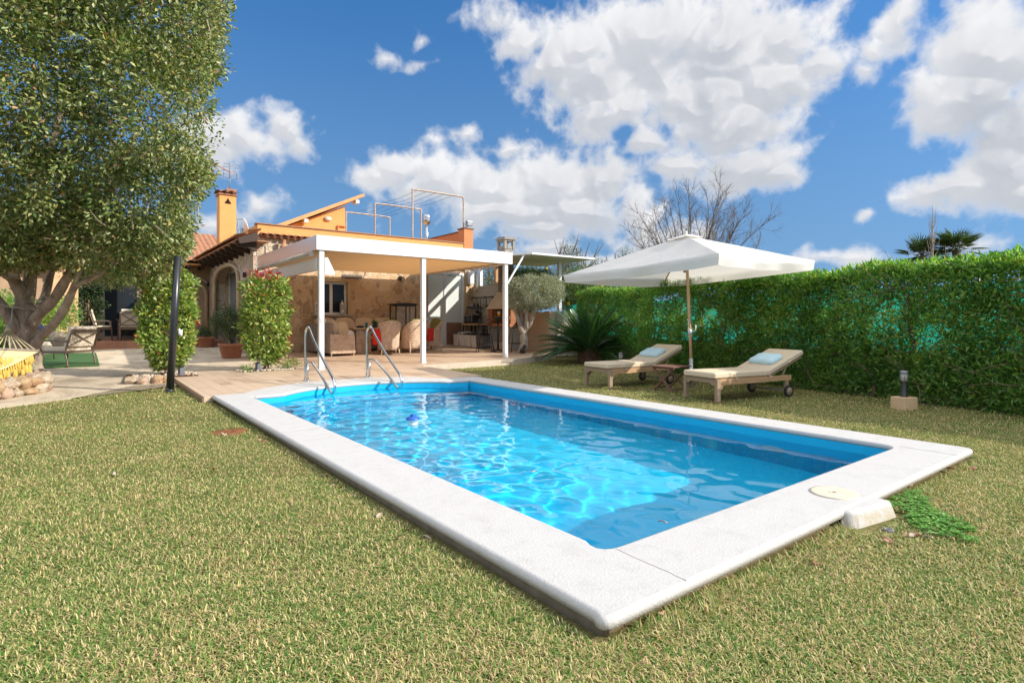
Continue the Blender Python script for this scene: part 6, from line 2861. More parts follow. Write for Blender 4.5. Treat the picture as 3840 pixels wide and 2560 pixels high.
def paving_spots():
    m = pm('anthracite', (.09, .095, .11), (.12, .125, .14), 4, .5)
    for px, py, lab in ((680, 1407, 'grey box shaped spotlight on the pebbles beside the black pole'), (969, 1390, 'grey box shaped spotlight at the foot of the shrub by the handrail')):
        x, y = on_ground(px, py, .0)
        root = thing('garden_spotlight', lab, 'garden light', (x, y, -.03), group='grey spotlights under the shrubs')
        mb = MB()
        mb.box((x, y, .075), (.095, .095, .15), rz=.3)
        mb.build('housing', m, root, bevel=.006)
        mb = MB()
        mb.tube([(x, y + .01, .15), (x, y + .02, .19)], .04, 14)
        mb.build('lamp_head', M_BLACK, root)
    x, y = on_ground(1965, 1328, .06)
    z = zg(x, y)
    root = thing('garden_spotlight', 'black tilted spotlight on a spike at the foot of the clipped olive tree', 'garden light', (x, y, z))
    mb = MB()
    mb.tube([(x, y, z), (x, y, z + .16)], .016, 8)
    mb.build('spike', M_BLACK, root)
    mb = MB()
    mb.tube([(x - .12, y - .02, z + .06), (x + .05, y + .02, z + .24)], [.06, .048], 14)
    mb.build('lamp_head', M_BLACK, root)


paving_spots()


def valve_cap():
    x, y = on_ground(3332, 1999, GZ - .02)
    root = thing('sprinkler_head', 'grey plastic sprinkler head in the grass beside the skimmer housing', 'sprinkler', (x, y, GZ - .03))
    mb = MB()
    mb.lathe([(.026, -.04), (.028, .012), (.024, .017), (.013, .017), (.012, .011), (0, .011)], (x, y, GZ - .01), 20)
    mb.build('sprinkler_cap', pm('grey_rubber', (.12, .115, .12), (.17, .16, .16), 9, .7), root)


valve_cap()


# ------------------------------------------------------------------ left side: seating, terrace dining, planters
def PT(px, py, t):               # place seen at a photo pixel, at forward distance t
    x, y = at_t(px, t)
    return Vector((x, y, zz(py, t)))


M_BRONZE = pm('bronze_frame', (.17, .125, .095), (.14, .10, .08), 4, .4, metal=.3)


def patio_chair(name, label, w, seat_z, top, low, group):
    """metal armchair with crossed back bars and beige cushions; local frame faces +y"""
    root = thing(name, label, 'chair', group=group)
    d = w * .95
    for sx_ in (-1, 1):
        x = sx_ * w / 2
        l = MB()
        l.tube([(x, d / 2 - .02, 0), (x, d / 2 - .05, seat_z), (x, d / 2 - .1, seat_z + .2)], [.017, .02, .018], 8)
        l.build('leg', M_BRONZE, root)
        l = MB()
        l.tube(smooth_path([(x, -d / 2 - .04, 0), (x, -d / 2, seat_z * .6), (x, -d / 2 + .02, seat_z), (x, -d / 2 - .14, top)], 4), .019, 8)
        l.build('leg', M_BRONZE, root)
        a = MB()
        a.tube(smooth_path([(x, -d / 2 - .03, seat_z + .22), (x, 0, seat_z + .24), (x, d / 2 - .06, seat_z + .21), (x, d / 2 - .1, seat_z + .15)], 4), .018, 8)
        a.build('arm', M_BRONZE, root)
    f = MB()
    f.bar((-w / 2, d / 2 - .06, seat_z - .03), (w / 2, d / 2 - .06, seat_z - .03), .025, .045)
    f.bar((-w / 2, -d / 2 + .03, seat_z - .03), (w / 2, -d / 2 + .03, seat_z - .03), .025, .045)
    for sx_ in (-1, 1):
        f.bar((sx_ * w / 2, -d / 2 + .04, seat_z - .03), (sx_ * w / 2, d / 2 - .07, seat_z - .03), .025, .045)
    f.build('seat_frame', M_BRONZE, root)
    y0, y1 = -d / 2 - .0, -d / 2 - .135
    z0, z1 = seat_z + .1, top - .05
    for z, y in ((z0, y0), (z1, y1), (top - .005, y1 - .01)):
        b = MB()
        b.bar((-w / 2, y, z), (w / 2, y, z), .022, .03)
        b.build('back_rail', M_BRONZE, root)
    for s in (-1, 1):
        b = MB()
        b.bar((-w / 2 * s, y0, z0), (w / 2 * s, y1, z1), .02, .028)
        b.build('cross_bar', M_BRONZE, root)
    c = MB()
    c.box((0, .0, seat_z + .045), (w - .05, d - .08, .11 if low else .06))
    c.build('seat_cushion', M_CREAM, root, bevel=.03, seg=3)
    th = math.atan2(.14, top - seat_z)
    c = MB()
    hh = top - seat_z + (.0 if low else .02)
    c.box((0, -d / 2 + .045 - .06, seat_z + .08 + hh / 2), (w - .05, .12 if low else .07, hh), rx=th)
    c.build('back_cushion', M_CREAM, root, bevel=.03, seg=3)
    return root


ga = patio_chair('garden_armchair', 'bronze metal armchair with cream cushions turned away on the green mat', .76, .36, .84, True, 'low garden armchairs on the green mat')
gb_ = dup(ga, (-2.55, 17.35, zp(0, 17.35)), rad(-160), 'bronze armchair with cream cushions facing the pool, blue pillow on it')
ga.location = (-1.80, 15.25, zp(0, 15.2))
ga.rotation_euler = (0, 0, rad(48))
da_ = patio_chair('dining_armchair', 'bronze dining chair with its crossed back to the pool, left of two at the table', .56, .44, .98, False, 'bronze dining chairs on the terrace')
TZ = .386
dup(da_, (.50, 21.75, TZ), 0, 'bronze dining chair with its crossed back to the pool, half behind the red-tipped shrub')
dup(da_, (-.92, 22.55, TZ), -PI / 2, 'bronze dining chair seen from the side at the left end of the terrace table')
dup(da_, (-.1, 23.55, TZ), PI, 'bronze dining chair on the far side of the terrace table by the glass door')
da_.location = (-.22, 21.8, TZ)


def terrace_table():
    root = thing('terrace_table', 'dark metal dining table on the raised terrace', 'table', (.3, 22.7, TZ))
    mb = MB()
    mb.bx(-.55, 1.35, 22.25, 23.15, TZ + .70, TZ + .735)
    mb.build('tabletop', pm('dark_slat', (.12, .10, .09), (.09, .075, .065), 5, .4), root, bevel=.006)
    for x in (-.48, 1.28):
        for y in (22.32, 23.08):
            l = MB()
            l.bx(x - .03, x + .03, y - .03, y + .03, TZ, TZ + .698)
            l.build('leg', M_BRONZE, root)
    root = thing('black_box', 'black box shaped speaker on the left end of the terrace table', 'speaker', (-.25, 22.6, TZ + .736))
    mb = MB()
    mb.bx(-.45, -.1, 22.5, 22.75, TZ + .737, TZ + .98)
    mb.build('speaker_body', M_BLACK, root, bevel=.01)
    m2 = MB()
    m2.bx(-.43, -.12, 22.49, 22.498, TZ + .76, TZ + .96)
    m2.build('speaker_cloth', pm('speaker_cloth', (.03, .03, .03), rough=.9), root)


terrace_table()


def emblem_pillow():
    c = Vector((-2.50, 17.12, .78))
    root = thing('navy_pillow', 'navy blue pillow with a white round compass emblem on the garden armchair', 'pillow', (c.x, c.y, .6))
    rz, tilt = rad(20), -.25
    R_ = Matrix.Rotation(rz, 3, 'Z') @ Matrix.Rotation(tilt, 3, 'X')
    mb = MB()
    mb.blob((0, 0, 0), (.24, .075, .24), 32, 14, .4)
    for i, v in enumerate(mb.v):
        mb.v[i] = tuple(R_ @ Vector((v[0], v[1], math.copysign(abs(v[2] / .24) ** .7, v[2]) * .24)) + c)
    mb.build('cover', pm('navy_cloth', (.015, .025, .09), (.02, .03, .11), 20, .9), root)
    em = MB()

    def disc(r0, r1, a0, a1, n, y=-.082):
        vs, fs = [], []
        for k in range(n + 1):
            a = a0 + (a1 - a0) * k / n
            for r in (r0, r1):
                vs.append(R_ @ Vector((r * math.cos(a), y + .03 * (r / .24) ** 2, r * math.sin(a))) + c)
        for k in range(n):
            fs.append((2 * k, 2 * k + 1, 2 * k + 3, 2 * k + 2))
        em.add(vs, fs)
    disc(.165, .175, 0, 2 * PI, 40)
    disc(.118, .126, 0, 2 * PI, 36)
    for k in range(20):
        a = 2 * PI * k / 20
        disc(.132, .158, a, a + .17, 2)
    for k in range(8):
        a = 2 * PI * k / 8 + PI / 2
        r = .112 if k % 2 == 0 else .075
        p = [(r * math.cos(a), r * math.sin(a)), (.02 * math.cos(a + .6), .02 * math.sin(a + .6)), (0, 0), (.02 * math.cos(a - .6), .02 * math.sin(a - .6))]
        em.add([R_ @ Vector((x, -.084, z)) + c for x, z in p], [(0, 1, 2, 3)])
    em.build('compass_emblem', pm('white_print', (.70, .70, .70), rough=.8), root)
    scatter_cushion('grey_pillow', 'taupe pillow leaning in the turned away garden armchair', (-1.92, 15.22, .63), (.42, .14, .42), pm('taupe_cloth', (.36, .30, .22), (.31, .26, .19), 20, .9), rad(48), -.45, 'pillow')


emblem_pillow()


def grass_mat():
    x0, x1, y0, y1 = -5.2, -1.18, 14.75, 19.2
    mb = MB()
    n = 12
    vs, fs = [], []
    for j, y in enumerate((y0, y1)):
        for x in (x0, x1):
            vs.append((x, y, zp(x, y) + .004))
    for j, y in enumerate((y0, y1)):
        for x in (x0, x1):
            vs.append((x, y, zp(x, y) + .024))
    mb.add(vs, [(0, 2, 3, 1), (4, 5, 7, 6), (0, 1, 5, 4), (1, 3, 7, 5), (3, 2, 6, 7), (2, 0, 4, 6)])
    tag(mb.build('grass_mat', pm('artificial_turf', (.05, .13, .03), (.035, .095, .022), 60, .95, bmp=.8, bscale=200, bdist=.01, world=True)), 'flat green artificial grass mat under the garden armchairs', 'mat')


grass_mat()

M_ROCK = [pm('rock_pale', (.50, .42, .32), (.33, .23, .14), 9, .9, bmp=.9, bscale=30, bdist=.03), pm('rock_ochre', (.44, .31, .18), (.30, .17, .085), 9, .9, bmp=.9, bscale=30, bdist=.03),
          pm('rock_rust', (.32, .18, .11), (.47, .36, .27), 9, .9, bmp=.9, bscale=30, bdist=.03)]


def rock(mb, c, r, sq=.6):
    o = len(mb.v)
    mb.blob((0, 0, 0), r, 18, 12, sq, random.uniform(-.4, .4))
    ph = [random.uniform(0, 6.28) for _ in range(6)]
    off = Vector((random.uniform(0, 50), random.uniform(0, 50), 0))
    for i in range(o, len(mb.v)):
        v = Vector(mb.v[i])
        k = 1 + .09 * math.sin(v.x / r[0] * 3 + ph[0]) + .08 * math.sin(v.y / r[1] * 3.5 + ph[1]) + .08 * math.sin(v.z / r[2] * 3 + ph[2])
        nz_ = mnoise.noise(Vector((v.x / r[0], v.y / r[1], v.z / r[2])) * 1.7 + off)
        n2_ = mnoise.noise(Vector((v.x / r[0], v.y / r[1], v.z / r[2])) * 4.5 + off)
        mb.v[i] = tuple(v * (k + .28 * nz_ + .10 * n2_) + Vector(c))


def stone_planter(name, label, path, h, step, size, kinds=3):
    root = thing(name, label, 'planter', (path[0][0], path[0][1], -.05))
    core = MB()
    for i in range(len(path) - 1):
        p, q = path[i], path[i + 1]
        core.bar((p[0], p[1], zp(*p) + h * .36), (q[0], q[1], zp(*q) + h * .36), size * .7, h * .8)
    core.build('mortar_core', pm('lime_mortar', (.52, .44, .34), (.44, .36, .27), 8, .95, bmp=.5), root)
    cnt = 0
    L = sum((Vector(path[i + 1]) - Vector(path[i])).length for i in range(len(path) - 1))
    layers = max(1, round(h / (size * .62)))
    for i in range(len(path) - 1):
        p, q = Vector(path[i]), Vector(path[i + 1])
        n = max(1, round((q - p).length / step))
        nr = Vector(((q - p).y, -(q - p).x)).normalized()
        ang = math.atan2((q - p).y, (q - p).x)
        for k in range(n):
            for lay in range(layers):
                for side in ((1, -1) if lay == layers - 1 else (1,)):
                    if cnt >= 98:
                        continue
                    c = p.lerp(q, (k + .5 + (.5 if lay % 2 else 0) + random.uniform(-.15, .15)) / n) + nr * side * size * random.uniform(.28, .42)
                    r = (step * random.uniform(.46, .68), size * random.uniform(.42, .58), size * random.uniform(.34, .48))
                    mb = MB()
                    rock(mb, (0, 0, 0), r, .62)
                    R_ = Matrix.Rotation(ang, 3, 'Z') @ Matrix.Rotation(random.uniform(-.35, .35), 3, 'Y') @ Matrix.Rotation(random.uniform(-.3, .3), 3, 'X')
                    C_ = Vector((c.x, c.y, zp(c.x, c.y) + size * .28 + lay * size * .62 + random.uniform(-.015, .015)))
                    for m_ in range(len(mb.v)):
                        mb.v[m_] = tuple(R_ @ Vector(mb.v[m_]) + C_)
                    mb.build('rock', random.choices(M_ROCK, (5, 3, 2))[0], root)
                    cnt += 1
    return root


stone_planter('stone_planter', 'low wall of round ochre stones around the big tree below the hammock', [(-4.6, 8.3), (-3.6, 8.9), (-2.55, 9.85), (-2.05, 10.5), (-2.1, 11.1), (-2.5, 12.2)], .26, .21, .2)
stone_planter('stone_edging', 'short low row of pale rocks around the shrub behind the black pole', [(-.85, 10.95), (-.5, 10.75), (-.2, 10.85)], .15, .2, .19)
bed = [(-7, 6.95), (-3.6, 8.95), (-2.6, 9.9), (-2.15, 10.5), (-2.2, 11.1), (-2.6, 12.2), (-3.3, 13.3), (-9, 13.6)]
tag(sheet('planting_soil', bed, lambda x, y: zp(x, y) + .16, M_SOIL, [('y', 9.5)]), kind='structure')
tag(sheet('shrub_bed', [(.34, 12.2), (.34, 11.26), (-.1, 11.26), (-.1, 10.9), (-.9, 10.95), (-.8, 12.3)], lambda x, y: .0, M_SOIL), kind='structure')


def pebbles():
    mb = MB()
    for i in range(420):
        if i < 190:
            x, y = random.uniform(-.75, .32), random.uniform(10.95, 12.1)
            if x > -.1 and y < 11.3:
                continue
            z = .004
        else:
            x, y = random.uniform(1.15, 2.35), random.uniform(11.47, 12.15)
            z = zg(x, y) + .006
        r = random.uniform(.014, .032)
        mb.blob((x, y, z + r * .4), (r, r * random.uniform(.7, 1), r * .6), 6, 4, .8, random.uniform(0, 3))
    tag(mb.build('pebbles', pm('white_pebble', (.62, .54, .43), (.45, .36, .26), 20, .85, world=True)), 'white and tan pebbles spread under the two red-tipped shrubs', 'pebbles', kind='stuff')


pebbles()


def square_pot(name, label, x, y, z, w, h):
    root = thing(name, label, 'potted plant', (x, y, z))
    mb = MB()
    r = w / 2
    mb.lathe([(0, .0), (r * .68, .0), (r * .72, .03), (r * .92, h - .07), (r, h - .065), (r * 1.02, h - .01), (r * .98, h), (r * .9, h), (r * .88, h - .04), (0, h - .04)], (x, y, z), 32, sq=5)
    mb.build('pot', pm('terracotta_pot', (.40, .155, .08), (.34, .125, .065), 5, .7), root)
    s = MB()
    s.lathe([(0, h - .035), (r * .87, h - .035)], (x, y, z), 24, sq=5)
    s.build('earth', M_SOIL, root)
    return root


def arc_lamp(px, py, b, label):
    """curved wall lamp on the side wall"""
    da, db = _r(px)
    t = (HX - .02 - CAM[0]) / da
    y = CAM[1] + db * t
    z = zz(py, t)
    root = thing('arc_wall_lamp', label, 'wall lamp', (HX, y, z), group='curved wall lamps')
    mb = MB()
    mb.box((HX - .05, y, z), (.09, .09, .16))
    mb.build('wall_box', M_BLACK, root, bevel=.005)
    a = MB()
    pts = [(HX - .09 - .40 * math.sin(k * .155), y, z + .02 + .30 * (1 - math.cos(k * .155)) * 0 + .22 * math.sin(k * .26)) for k in range(11)]
    pts = [(HX - .09 - .46 * (k / 10), y - .0, z + .04 + .26 * math.sin(PI / 2 * k / 10)) for k in range(11)]
    for p, q in zip(pts[:-1], pts[1:]):
        a.bar(p, q, .07, .022)
    a.build('curved_arm', M_WHITEMET, root)


arc_lamp(920, 1031, 17, 'white curved wall lamp right of the stone arch')
arc_lamp(783, 1066, 22, 'white curved wall lamp left of the stone arch')


def hammock():
    apex = PT(30, 1238, 9.9)
    tree = PT(46, 1160, 10.2)
    root = thing('hammock', 'yellow fringed hammock with wooden spreader bar tied to the big tree', 'hammock', (apex.x, apex.y, .2))
    r = MB()
    r.tube(smooth_path([tree, tree.lerp(apex, .5) + Vector((.02, 0, -.02)), apex + Vector((0, 0, .05))], 5), .014, 7)
    r.tube(smooth_path([tree + Vector((.25, 0, -.02)), tree + Vector((.1, -.12, .03)), tree + Vector((-.06, -.1, .05)), tree + Vector((-.2, .02, .1))], 5), .014, 7)
    r.blob(apex + Vector((0, 0, .05)), (.035, .035, .05), 8, 6)
    r.build('rope', pm('grey_rope', (.38, .34, .29), (.28, .25, .21), 40, .9), root)
    yel = pm('yellow_cotton', (.58, .40, .09), (.50, .33, .06), 12, .9)
    cream = pm('cream_net', (.55, .47, .28), (.46, .38, .2), 50, .9)
    b0, b1 = PT(-80, 1306, 8.75), PT(146, 1314, 9.55)
    sb = MB()
    sb.tube([b0, b1], .02, 8)
    sb.build('spreader_bar', pm('bar_wood', (.30, .24, .19), rough=.7), root)
    s = MB()
    for k in range(9):
        e = b0.lerp(b1, (k + .5) / 9)
        s.tube([apex, e], [.012, .008], 5)
    s.tube([apex + Vector((0, 0, .05)), apex - Vector((0, 0, .07))], [.03, .05], 8)
    s.build('suspension_cord', cream, root)
    # bed sagging towards the far, unseen end
    along = (PT(-600, 1340, 7.2) - b0)
    n, mm = 16, 14
    vs = []
    for j in range(mm + 1):
        u = j / mm
        for k in range(n + 1):
            v = k / n
            p = b0.lerp(b1, v) + along * u
            sag = .28 * math.sin(PI * min(1, u * .9)) + .16 * math.sin(PI * v) * min(1, u * 4)
            vs.append(p - Vector((0, 0, sag + .015)))
    fs = [(j * (n + 1) + k, j * (n + 1) + k + 1, (j + 1) * (n + 1) + k + 1, (j + 1) * (n + 1) + k) for j in range(mm) for k in range(n)]
    mb = MB()
    mb.add(vs, fs, True)
    bed_ = mb.build('hammock_cloth', cream, root)
    md = bed_.modifiers.new('thick', 'SOLIDIFY')
    md.thickness = .008
    # crocheted fringe hanging from the near side edge and the bar end
    fr = MB()
    edge = [vs[j * (n + 1) + n] for j in range(mm + 1)]
    end = [vs[(n + 1) + k] for k in range(n + 1)]
    line = end[:n:1] + edge[1:]
    for a, c in zip(line[:-1], line[1:]):
        for q in range(3):
            p = a.lerp(c, q / 3)
            L = .16 + .06 * math.sin(q * 2 + a.x * 9)
            fr.tube([p, p + Vector((random.uniform(-.02, .02), random.uniform(-.02, .02), -L * .6)), p + Vector((random.uniform(-.03, .03), random.uniform(-.03, .03), -L))], [.012, .016, .008], 5)
            if q == 1:
                e = p + Vector((0, 0, -L))
                fr.tube([e + Vector((0, 0, .06)), e - Vector((0, 0, .04)), e - Vector((random.uniform(-.02, .02), 0, .13))], [.02, .035, .028], 7)
        for q in range(2):
            p = a + Vector((0, 0, -.05 - .05 * q))
            fr.tube([p, c + Vector((0, 0, -.05 - .05 * q)), ], .007, 5)
    fr.build('fringe', yel, root)


hammock()


def tree_lantern():
    c = PT(49, 1045, 9.9)
    root = thing('hanging_lantern', 'old brass lantern hanging from the big tree limb', 'lantern', c)
    br = pm('old_brass', (.36, .27, .16), (.24, .17, .10), 12, .6, metal=.3)
    mb = MB()
    mb.box(c + Vector((0, 0, .012)), (.19, .19, .024))
    for sx_ in (-1, 1):
        for sy_ in (-1, 1):
            mb.box(c + Vector((sx_ * .075, sy_ * .075, .11)), (.016, .016, .168))
    mb.build('lantern_base', br, root)
    mb = MB()
    mb.lathe([(.135, .20), (.12, .215), (.05, .275), (.04, .3), (.02, .31), (.015, .34), (0, .345)], c, 16, sq=8)
    mb.build('lantern_roof', br, root)
    g_ = MB()
    g_.box(c + Vector((0, 0, .11)), (.13, .13, .165))
    g_.build('lantern_glass', pm('frosted_pane', (.55, .50, .42), rough=.2), root)
    h = MB()
    h.tube([c + Vector((.03 * math.cos(a), 0, .365 + .03 * math.sin(a))) for a in [k * PI / 6 for k in range(13)]], .005, 5)
    h.tube([c + Vector((0, 0, .39)), c + Vector((0, 0, .62))], .005, 5)
    h.build('hook', br, root)


tree_lantern()


def paper_tag():
    c = PT(672, 1246, 9.05)
    root = thing('paper_note', 'small white note taped to the black pole', 'note', c)
    mb = MB()
    vs = []
    for j in range(4):
        for i in range(4):
            vs.append(c + Vector((.055 * i / 3 - .01, .012 * math.sin(i * 1.7 + j), .05 - .10 * j / 3 + .02 * math.sin(i * 2.1))))
    mb.add(vs, [(j * 4 + i, j * 4 + i + 1, j * 4 + i + 5, j * 4 + i + 4) for j in range(3) for i in range(3)], True)
    o = mb.build('paper', pm('white_paper', (.72, .70, .72), rough=.8), root)
    md = o.modifiers.new('thick', 'SOLIDIFY')
    md.thickness = .002


paper_tag()


# ------------------------------------------------------------------ vegetation
M_BARK = pm('grey_bark', (.42, .34, .26), (.17, .125, .09), 7, .95, bmp=1., bscale=22, bdist=.03, stretch=(1, 1, .5), world=True)
M_TWIG = pm('twig', (.16, .115, .08), (.10, .07, .05), 10, .9)
M_OLBARK = pm('pale_bark', (.42, .36, .28), (.24, .19, .14), 8, .95, bmp=1., bscale=26, bdist=.03, stretch=(1, 1, .4), world=True)


def on_shell(blobs, n_per_m2, lo=.82, hi=1.03, keep=None):
    """cluster centres spread through the outer layer of a union of ellipsoids (c, r)"""
    out, nrm = [], []
    for c, r in blobs:
        c, r = np.array(c), np.array(r)
        area = 4 * PI * ((r[0] * r[1]) ** 1.6 + (r[0] * r[2]) ** 1.6 + (r[1] * r[2]) ** 1.6) ** (1 / 1.6) / 3 ** (1 / 1.6)
        n = int(area * n_per_m2)
        d = unit(rng.normal(size=(n, 3)))
        s = rng.uniform(lo, hi, (n, 1))
        out.append(c + d * s * r)
        nrm.append(unit(d / r))
    P, N = np.concatenate(out), np.concatenate(nrm)
    ok = np.ones(len(P), bool)
    for c, r in blobs:
        q = np.linalg.norm((P - np.array(c)) / np.array(r), axis=1)
        ok &= q > lo * .93
    if keep is not None:
        ok &= keep(P)
    return P[ok], N[ok]


def cam_px(P):
    d = P - np.array(CAM)
    c, s = math.cos(YAW), math.sin(YAW)
    t = d[:, 0] * s + d[:, 1] * c
    x = d[:, 0] * c - d[:, 1] * s
    return 1920 + FPX * x / np.maximum(t, .1), 1199 - FPX * d[:, 2] / np.maximum(t, .1), t


def big_tree():
    base = PT(105, 1400, 10.5)
    root = thing('big_tree', 'big dense evergreen tree with forked trunk overhanging the left of the garden', 'tree', (base.x, base.y, .1))
    mb = MB()

    def limb(pts, r0, r1, n=10):
        p = smooth_path([PT(*q) for q in pts], 5)
        R = [r0 + (r1 - r0) * i / (len(p) - 1) for i in range(len(p))]
        R = [x * (1 + .07 * math.sin(i * 1.3 + r0 * 40)) for i, x in enumerate(R)]
        mb.tube(p, R, n, True)
    limb([(105, 1440, 10.5), (103, 1370, 10.5), (98, 1290, 10.5), (95, 1210, 10.5), (92, 1140, 10.5)], .26, .17, 14)
    limb([(92, 1180, 10.5), (78, 1105, 10.4), (48, 1045, 10.3), (0, 1010, 10.2), (-90, 950, 10.)], .11, .08)
    limb([(98, 1250, 10.5), (140, 1185, 10.4), (204, 1120, 10.3), (252, 1040, 10.2), (290, 985, 10.1), (345, 890, 9.9), (420, 700, 9.7), (520, 480, 9.6)], .105, .04)
    limb([(108, 1340, 10.4), (150, 1268, 10.3), (204, 1212, 10.2), (245, 1150, 10.1), (270, 1095, 10.), (289, 1050, 9.9), (305, 985, 9.8), (350, 850, 9.6), (470, 640, 9.4)], .085, .035)
    limb([(286, 1070, 9.9), (322, 1052, 9.9), (370, 1032, 9.9), (440, 985, 9.8)], .05, .02, 8)
    limb([(92, 1260, 10.5), (55, 1225, 10.3), (10, 1150, 10.2), (-70, 1070, 10.)], .11, .08)
    limb([(92, 1160, 10.5), (120, 1000, 10.6), (160, 700, 10.6), (260, 300, 10.4)], .13, .05)
    limb([(100, 1200, 10.5), (160, 1130, 11.), (190, 1030, 11.3), (230, 900, 11.4)], .09, .05)
    mb.build('trunk', M_BARK, root)
    tb = MB()
    sprigs = []
    for (px, py, t) in ((845, 165, 9.0), (850, 205, 9.0), (835, 90, 9.0), (820, 60, 8.9), (800, 420, 9.2), (760, 700, 9.3), (850, 30, 9.)):
        e = PT(px, py, t)
        s = PT(px - 130, py + 60, t + .3)
        pts = smooth_path([s, s.lerp(e, .5) + Vector((0, 0, .05)), e], 4)
        tb.tube(pts, lerp_list([.014, .004], len(pts)), 6)
        sprigs += [pts[i] for i in range(4, len(pts))]
    # bare sticks running through the crown
    for i in range(46):
        px, py = random.uniform(20, 780), random.uniform(20, 900)
        if px > 860 - abs(py - 150) * .12:
            continue
        t = random.uniform(8.0, 8.9)
        a = PT(px, py, t + .5)
        b = PT(px + random.uniform(-70, 70), py + random.uniform(-90, 60), t - random.uniform(.0, .3))
        pts = smooth_path([a, a.lerp(b, .5) + Vector((0, 0, random.uniform(-.05, .05))), b], 4)
        tb.tube(pts, lerp_list([.013, .005], len(pts)), 5)
    tb.build('twigs', pm('grey_twig', (.34, .28, .21), (.22, .17, .12), 10, .9), root)
    C = lambda x, t, z: c2l(x, t, z)
    blobs = [(C(-8.0, 10.2, 5.1), (3.2, 3.0, 2.9)), (C(-6.1, 9.7, 6.3), (1.45, 1.8, 1.5)), (C(-6.0, 9.6, 4.6), (1.35, 1.6, 1.5)), (C(-6.5, 10., 3.3), (1.25, 1.5, 1.05)), (C(-7.1, 10.2, 2.62), (1.2, 1.4, .8)),
             (C(-8.6, 9.2, 3.5), (1.9, 1.6, 1.45)), (C(-8.3, 8.6, 5.2), (2.0, 1.6, 1.9)), (C(-9.2, 9.4, 2.75), (1.3, 1.3, .8)), (C(-7.4, 9., 7.4), (2.2, 1.8, 1.3))]

    def keep(P):
        px, py, t = cam_px(P)
        lim = np.interp(py, [-300, 0, 60, 150, 250, 330, 420, 520, 640, 760, 860, 960, 1010, 1060], [850, 850, 855, 845, 815, 790, 800, 805, 780, 735, 705, 690, 660, 590])
        wob = 16 * np.sin(py * .031) + 10 * np.sin(py * .083 + 1)
        low = np.interp(px, [-300, 0, 120, 200, 300, 380, 480, 600, 700], [990, 990, 1000, 1020, 1010, 1030, 1055, 1055, 1000])
        gap = np.sin(px * .017 + 1.3) * np.sin(py * .019 + px * .006) + .6 * np.sin(px * .041 + py * .03)
        g = rng.random(len(P)) < np.where(gap > .7, .3, 1.)
        return (px < lim + wob - 14) & (py < low + 14 * np.sin(px * .05)) & (px > -420) & (py > -500) & (t < 12.2) & g
    Cc, N = on_shell(blobs, 23, .80, 1.05, keep)
    per = 30
    P, D = clusters(Cc, per, .18, N)
    P[:, 2] -= .02
    D[:, 2] += .1
    n = len(P)
    m = leaf_mat('evergreen_leaf', [(.0, (.06, .12, .022)), (.35, (.16, .22, .055)), (.6, (.26, .29, .10)), (.85, (.34, .355, .16)), (.955, (.40, .36, .08)), (.975, (.34, .18, .09)), (1., (.38, .24, .15))],
                 trans=.2, rough=.42, clump=1.6, spec=.5, var=.22)
    X = [P, D, rng.uniform(.06, .11, n), rng.uniform(.03, .054, n)]
    leaves('crown', *X, m, root, .3)
    # a denser dark core so that the sky does not show through everywhere
    Pi, Ni = on_shell([(b[0], tuple(.78 * k for k in b[1])) for b in blobs], 9, .6, 1., keep)
    P2, D2 = clusters(Pi, 40, .25)
    leaves('inner_leaves', P2, D2, rng.uniform(.06, .09, len(P2)), rng.uniform(.03, .045, len(P2)), m, root)
    sp = np.array([tuple(p) for p in sprigs])
    P3, D3 = clusters(sp, 7, .06)
    leaves('sprig_leaves', P3, D3, rng.uniform(.045, .07, len(P3)), rng.uniform(.02, .032, len(P3)), m, root)
    # grey fine-leaved foliage of the olive behind, on the lower right side
    ob = PT(610, 1390, 13.2)
    o = thing('olive_tree', 'grey leaved olive tree behind the lower right edge of the big tree', 'tree', (ob.x, ob.y, .05))
    tr = MB()
    tr.tube(smooth_path([PT(610, 1400, 13.2), PT(600, 1270, 13.2), PT(585, 1150, 13.1), PT(560, 1050, 13.), PT(540, 960, 12.8)], 5), lerp_list([.07, .03], 21), 8)
    tr.build('trunk', M_OLBARK, o)
    bl = [(C(-8.0, 12.3, 2.35), (1.35, 1.2, .6)), (C(-7.0, 11.6, 2.5), (.9, .9, .7)), (C(-9.0, 12.8, 2.5), (1.2, 1.0, .55))]
    k2 = lambda P: (lambda a: (a[0] < 700 - (a[1] > 980) * 60 + 14 * np.sin(a[1] * .05)) & (a[1] < 1085 + 15 * np.sin(a[0] * .04)))(cam_px(P))
    Cc, N = on_shell(bl, 34, .5, 1.05, k2)
    P, D = clusters(Cc, 34, .16, N * .4)
    D[:, 2] -= .25
    mo = leaf_mat('olive_leaf', [(.0, (.17, .18, .09)), (.5, (.34, .32, .19)), (1., (.48, .44, .30))], trans=.25, rough=.5, clump=3, tint=(1.1, 1.1, .7))
    leaves('crown', P, D, rng.uniform(.04, .065, len(P)), rng.uniform(.009, .014, len(P)), mo, o)
    return mo


M_OLIVELEAF = big_tree()


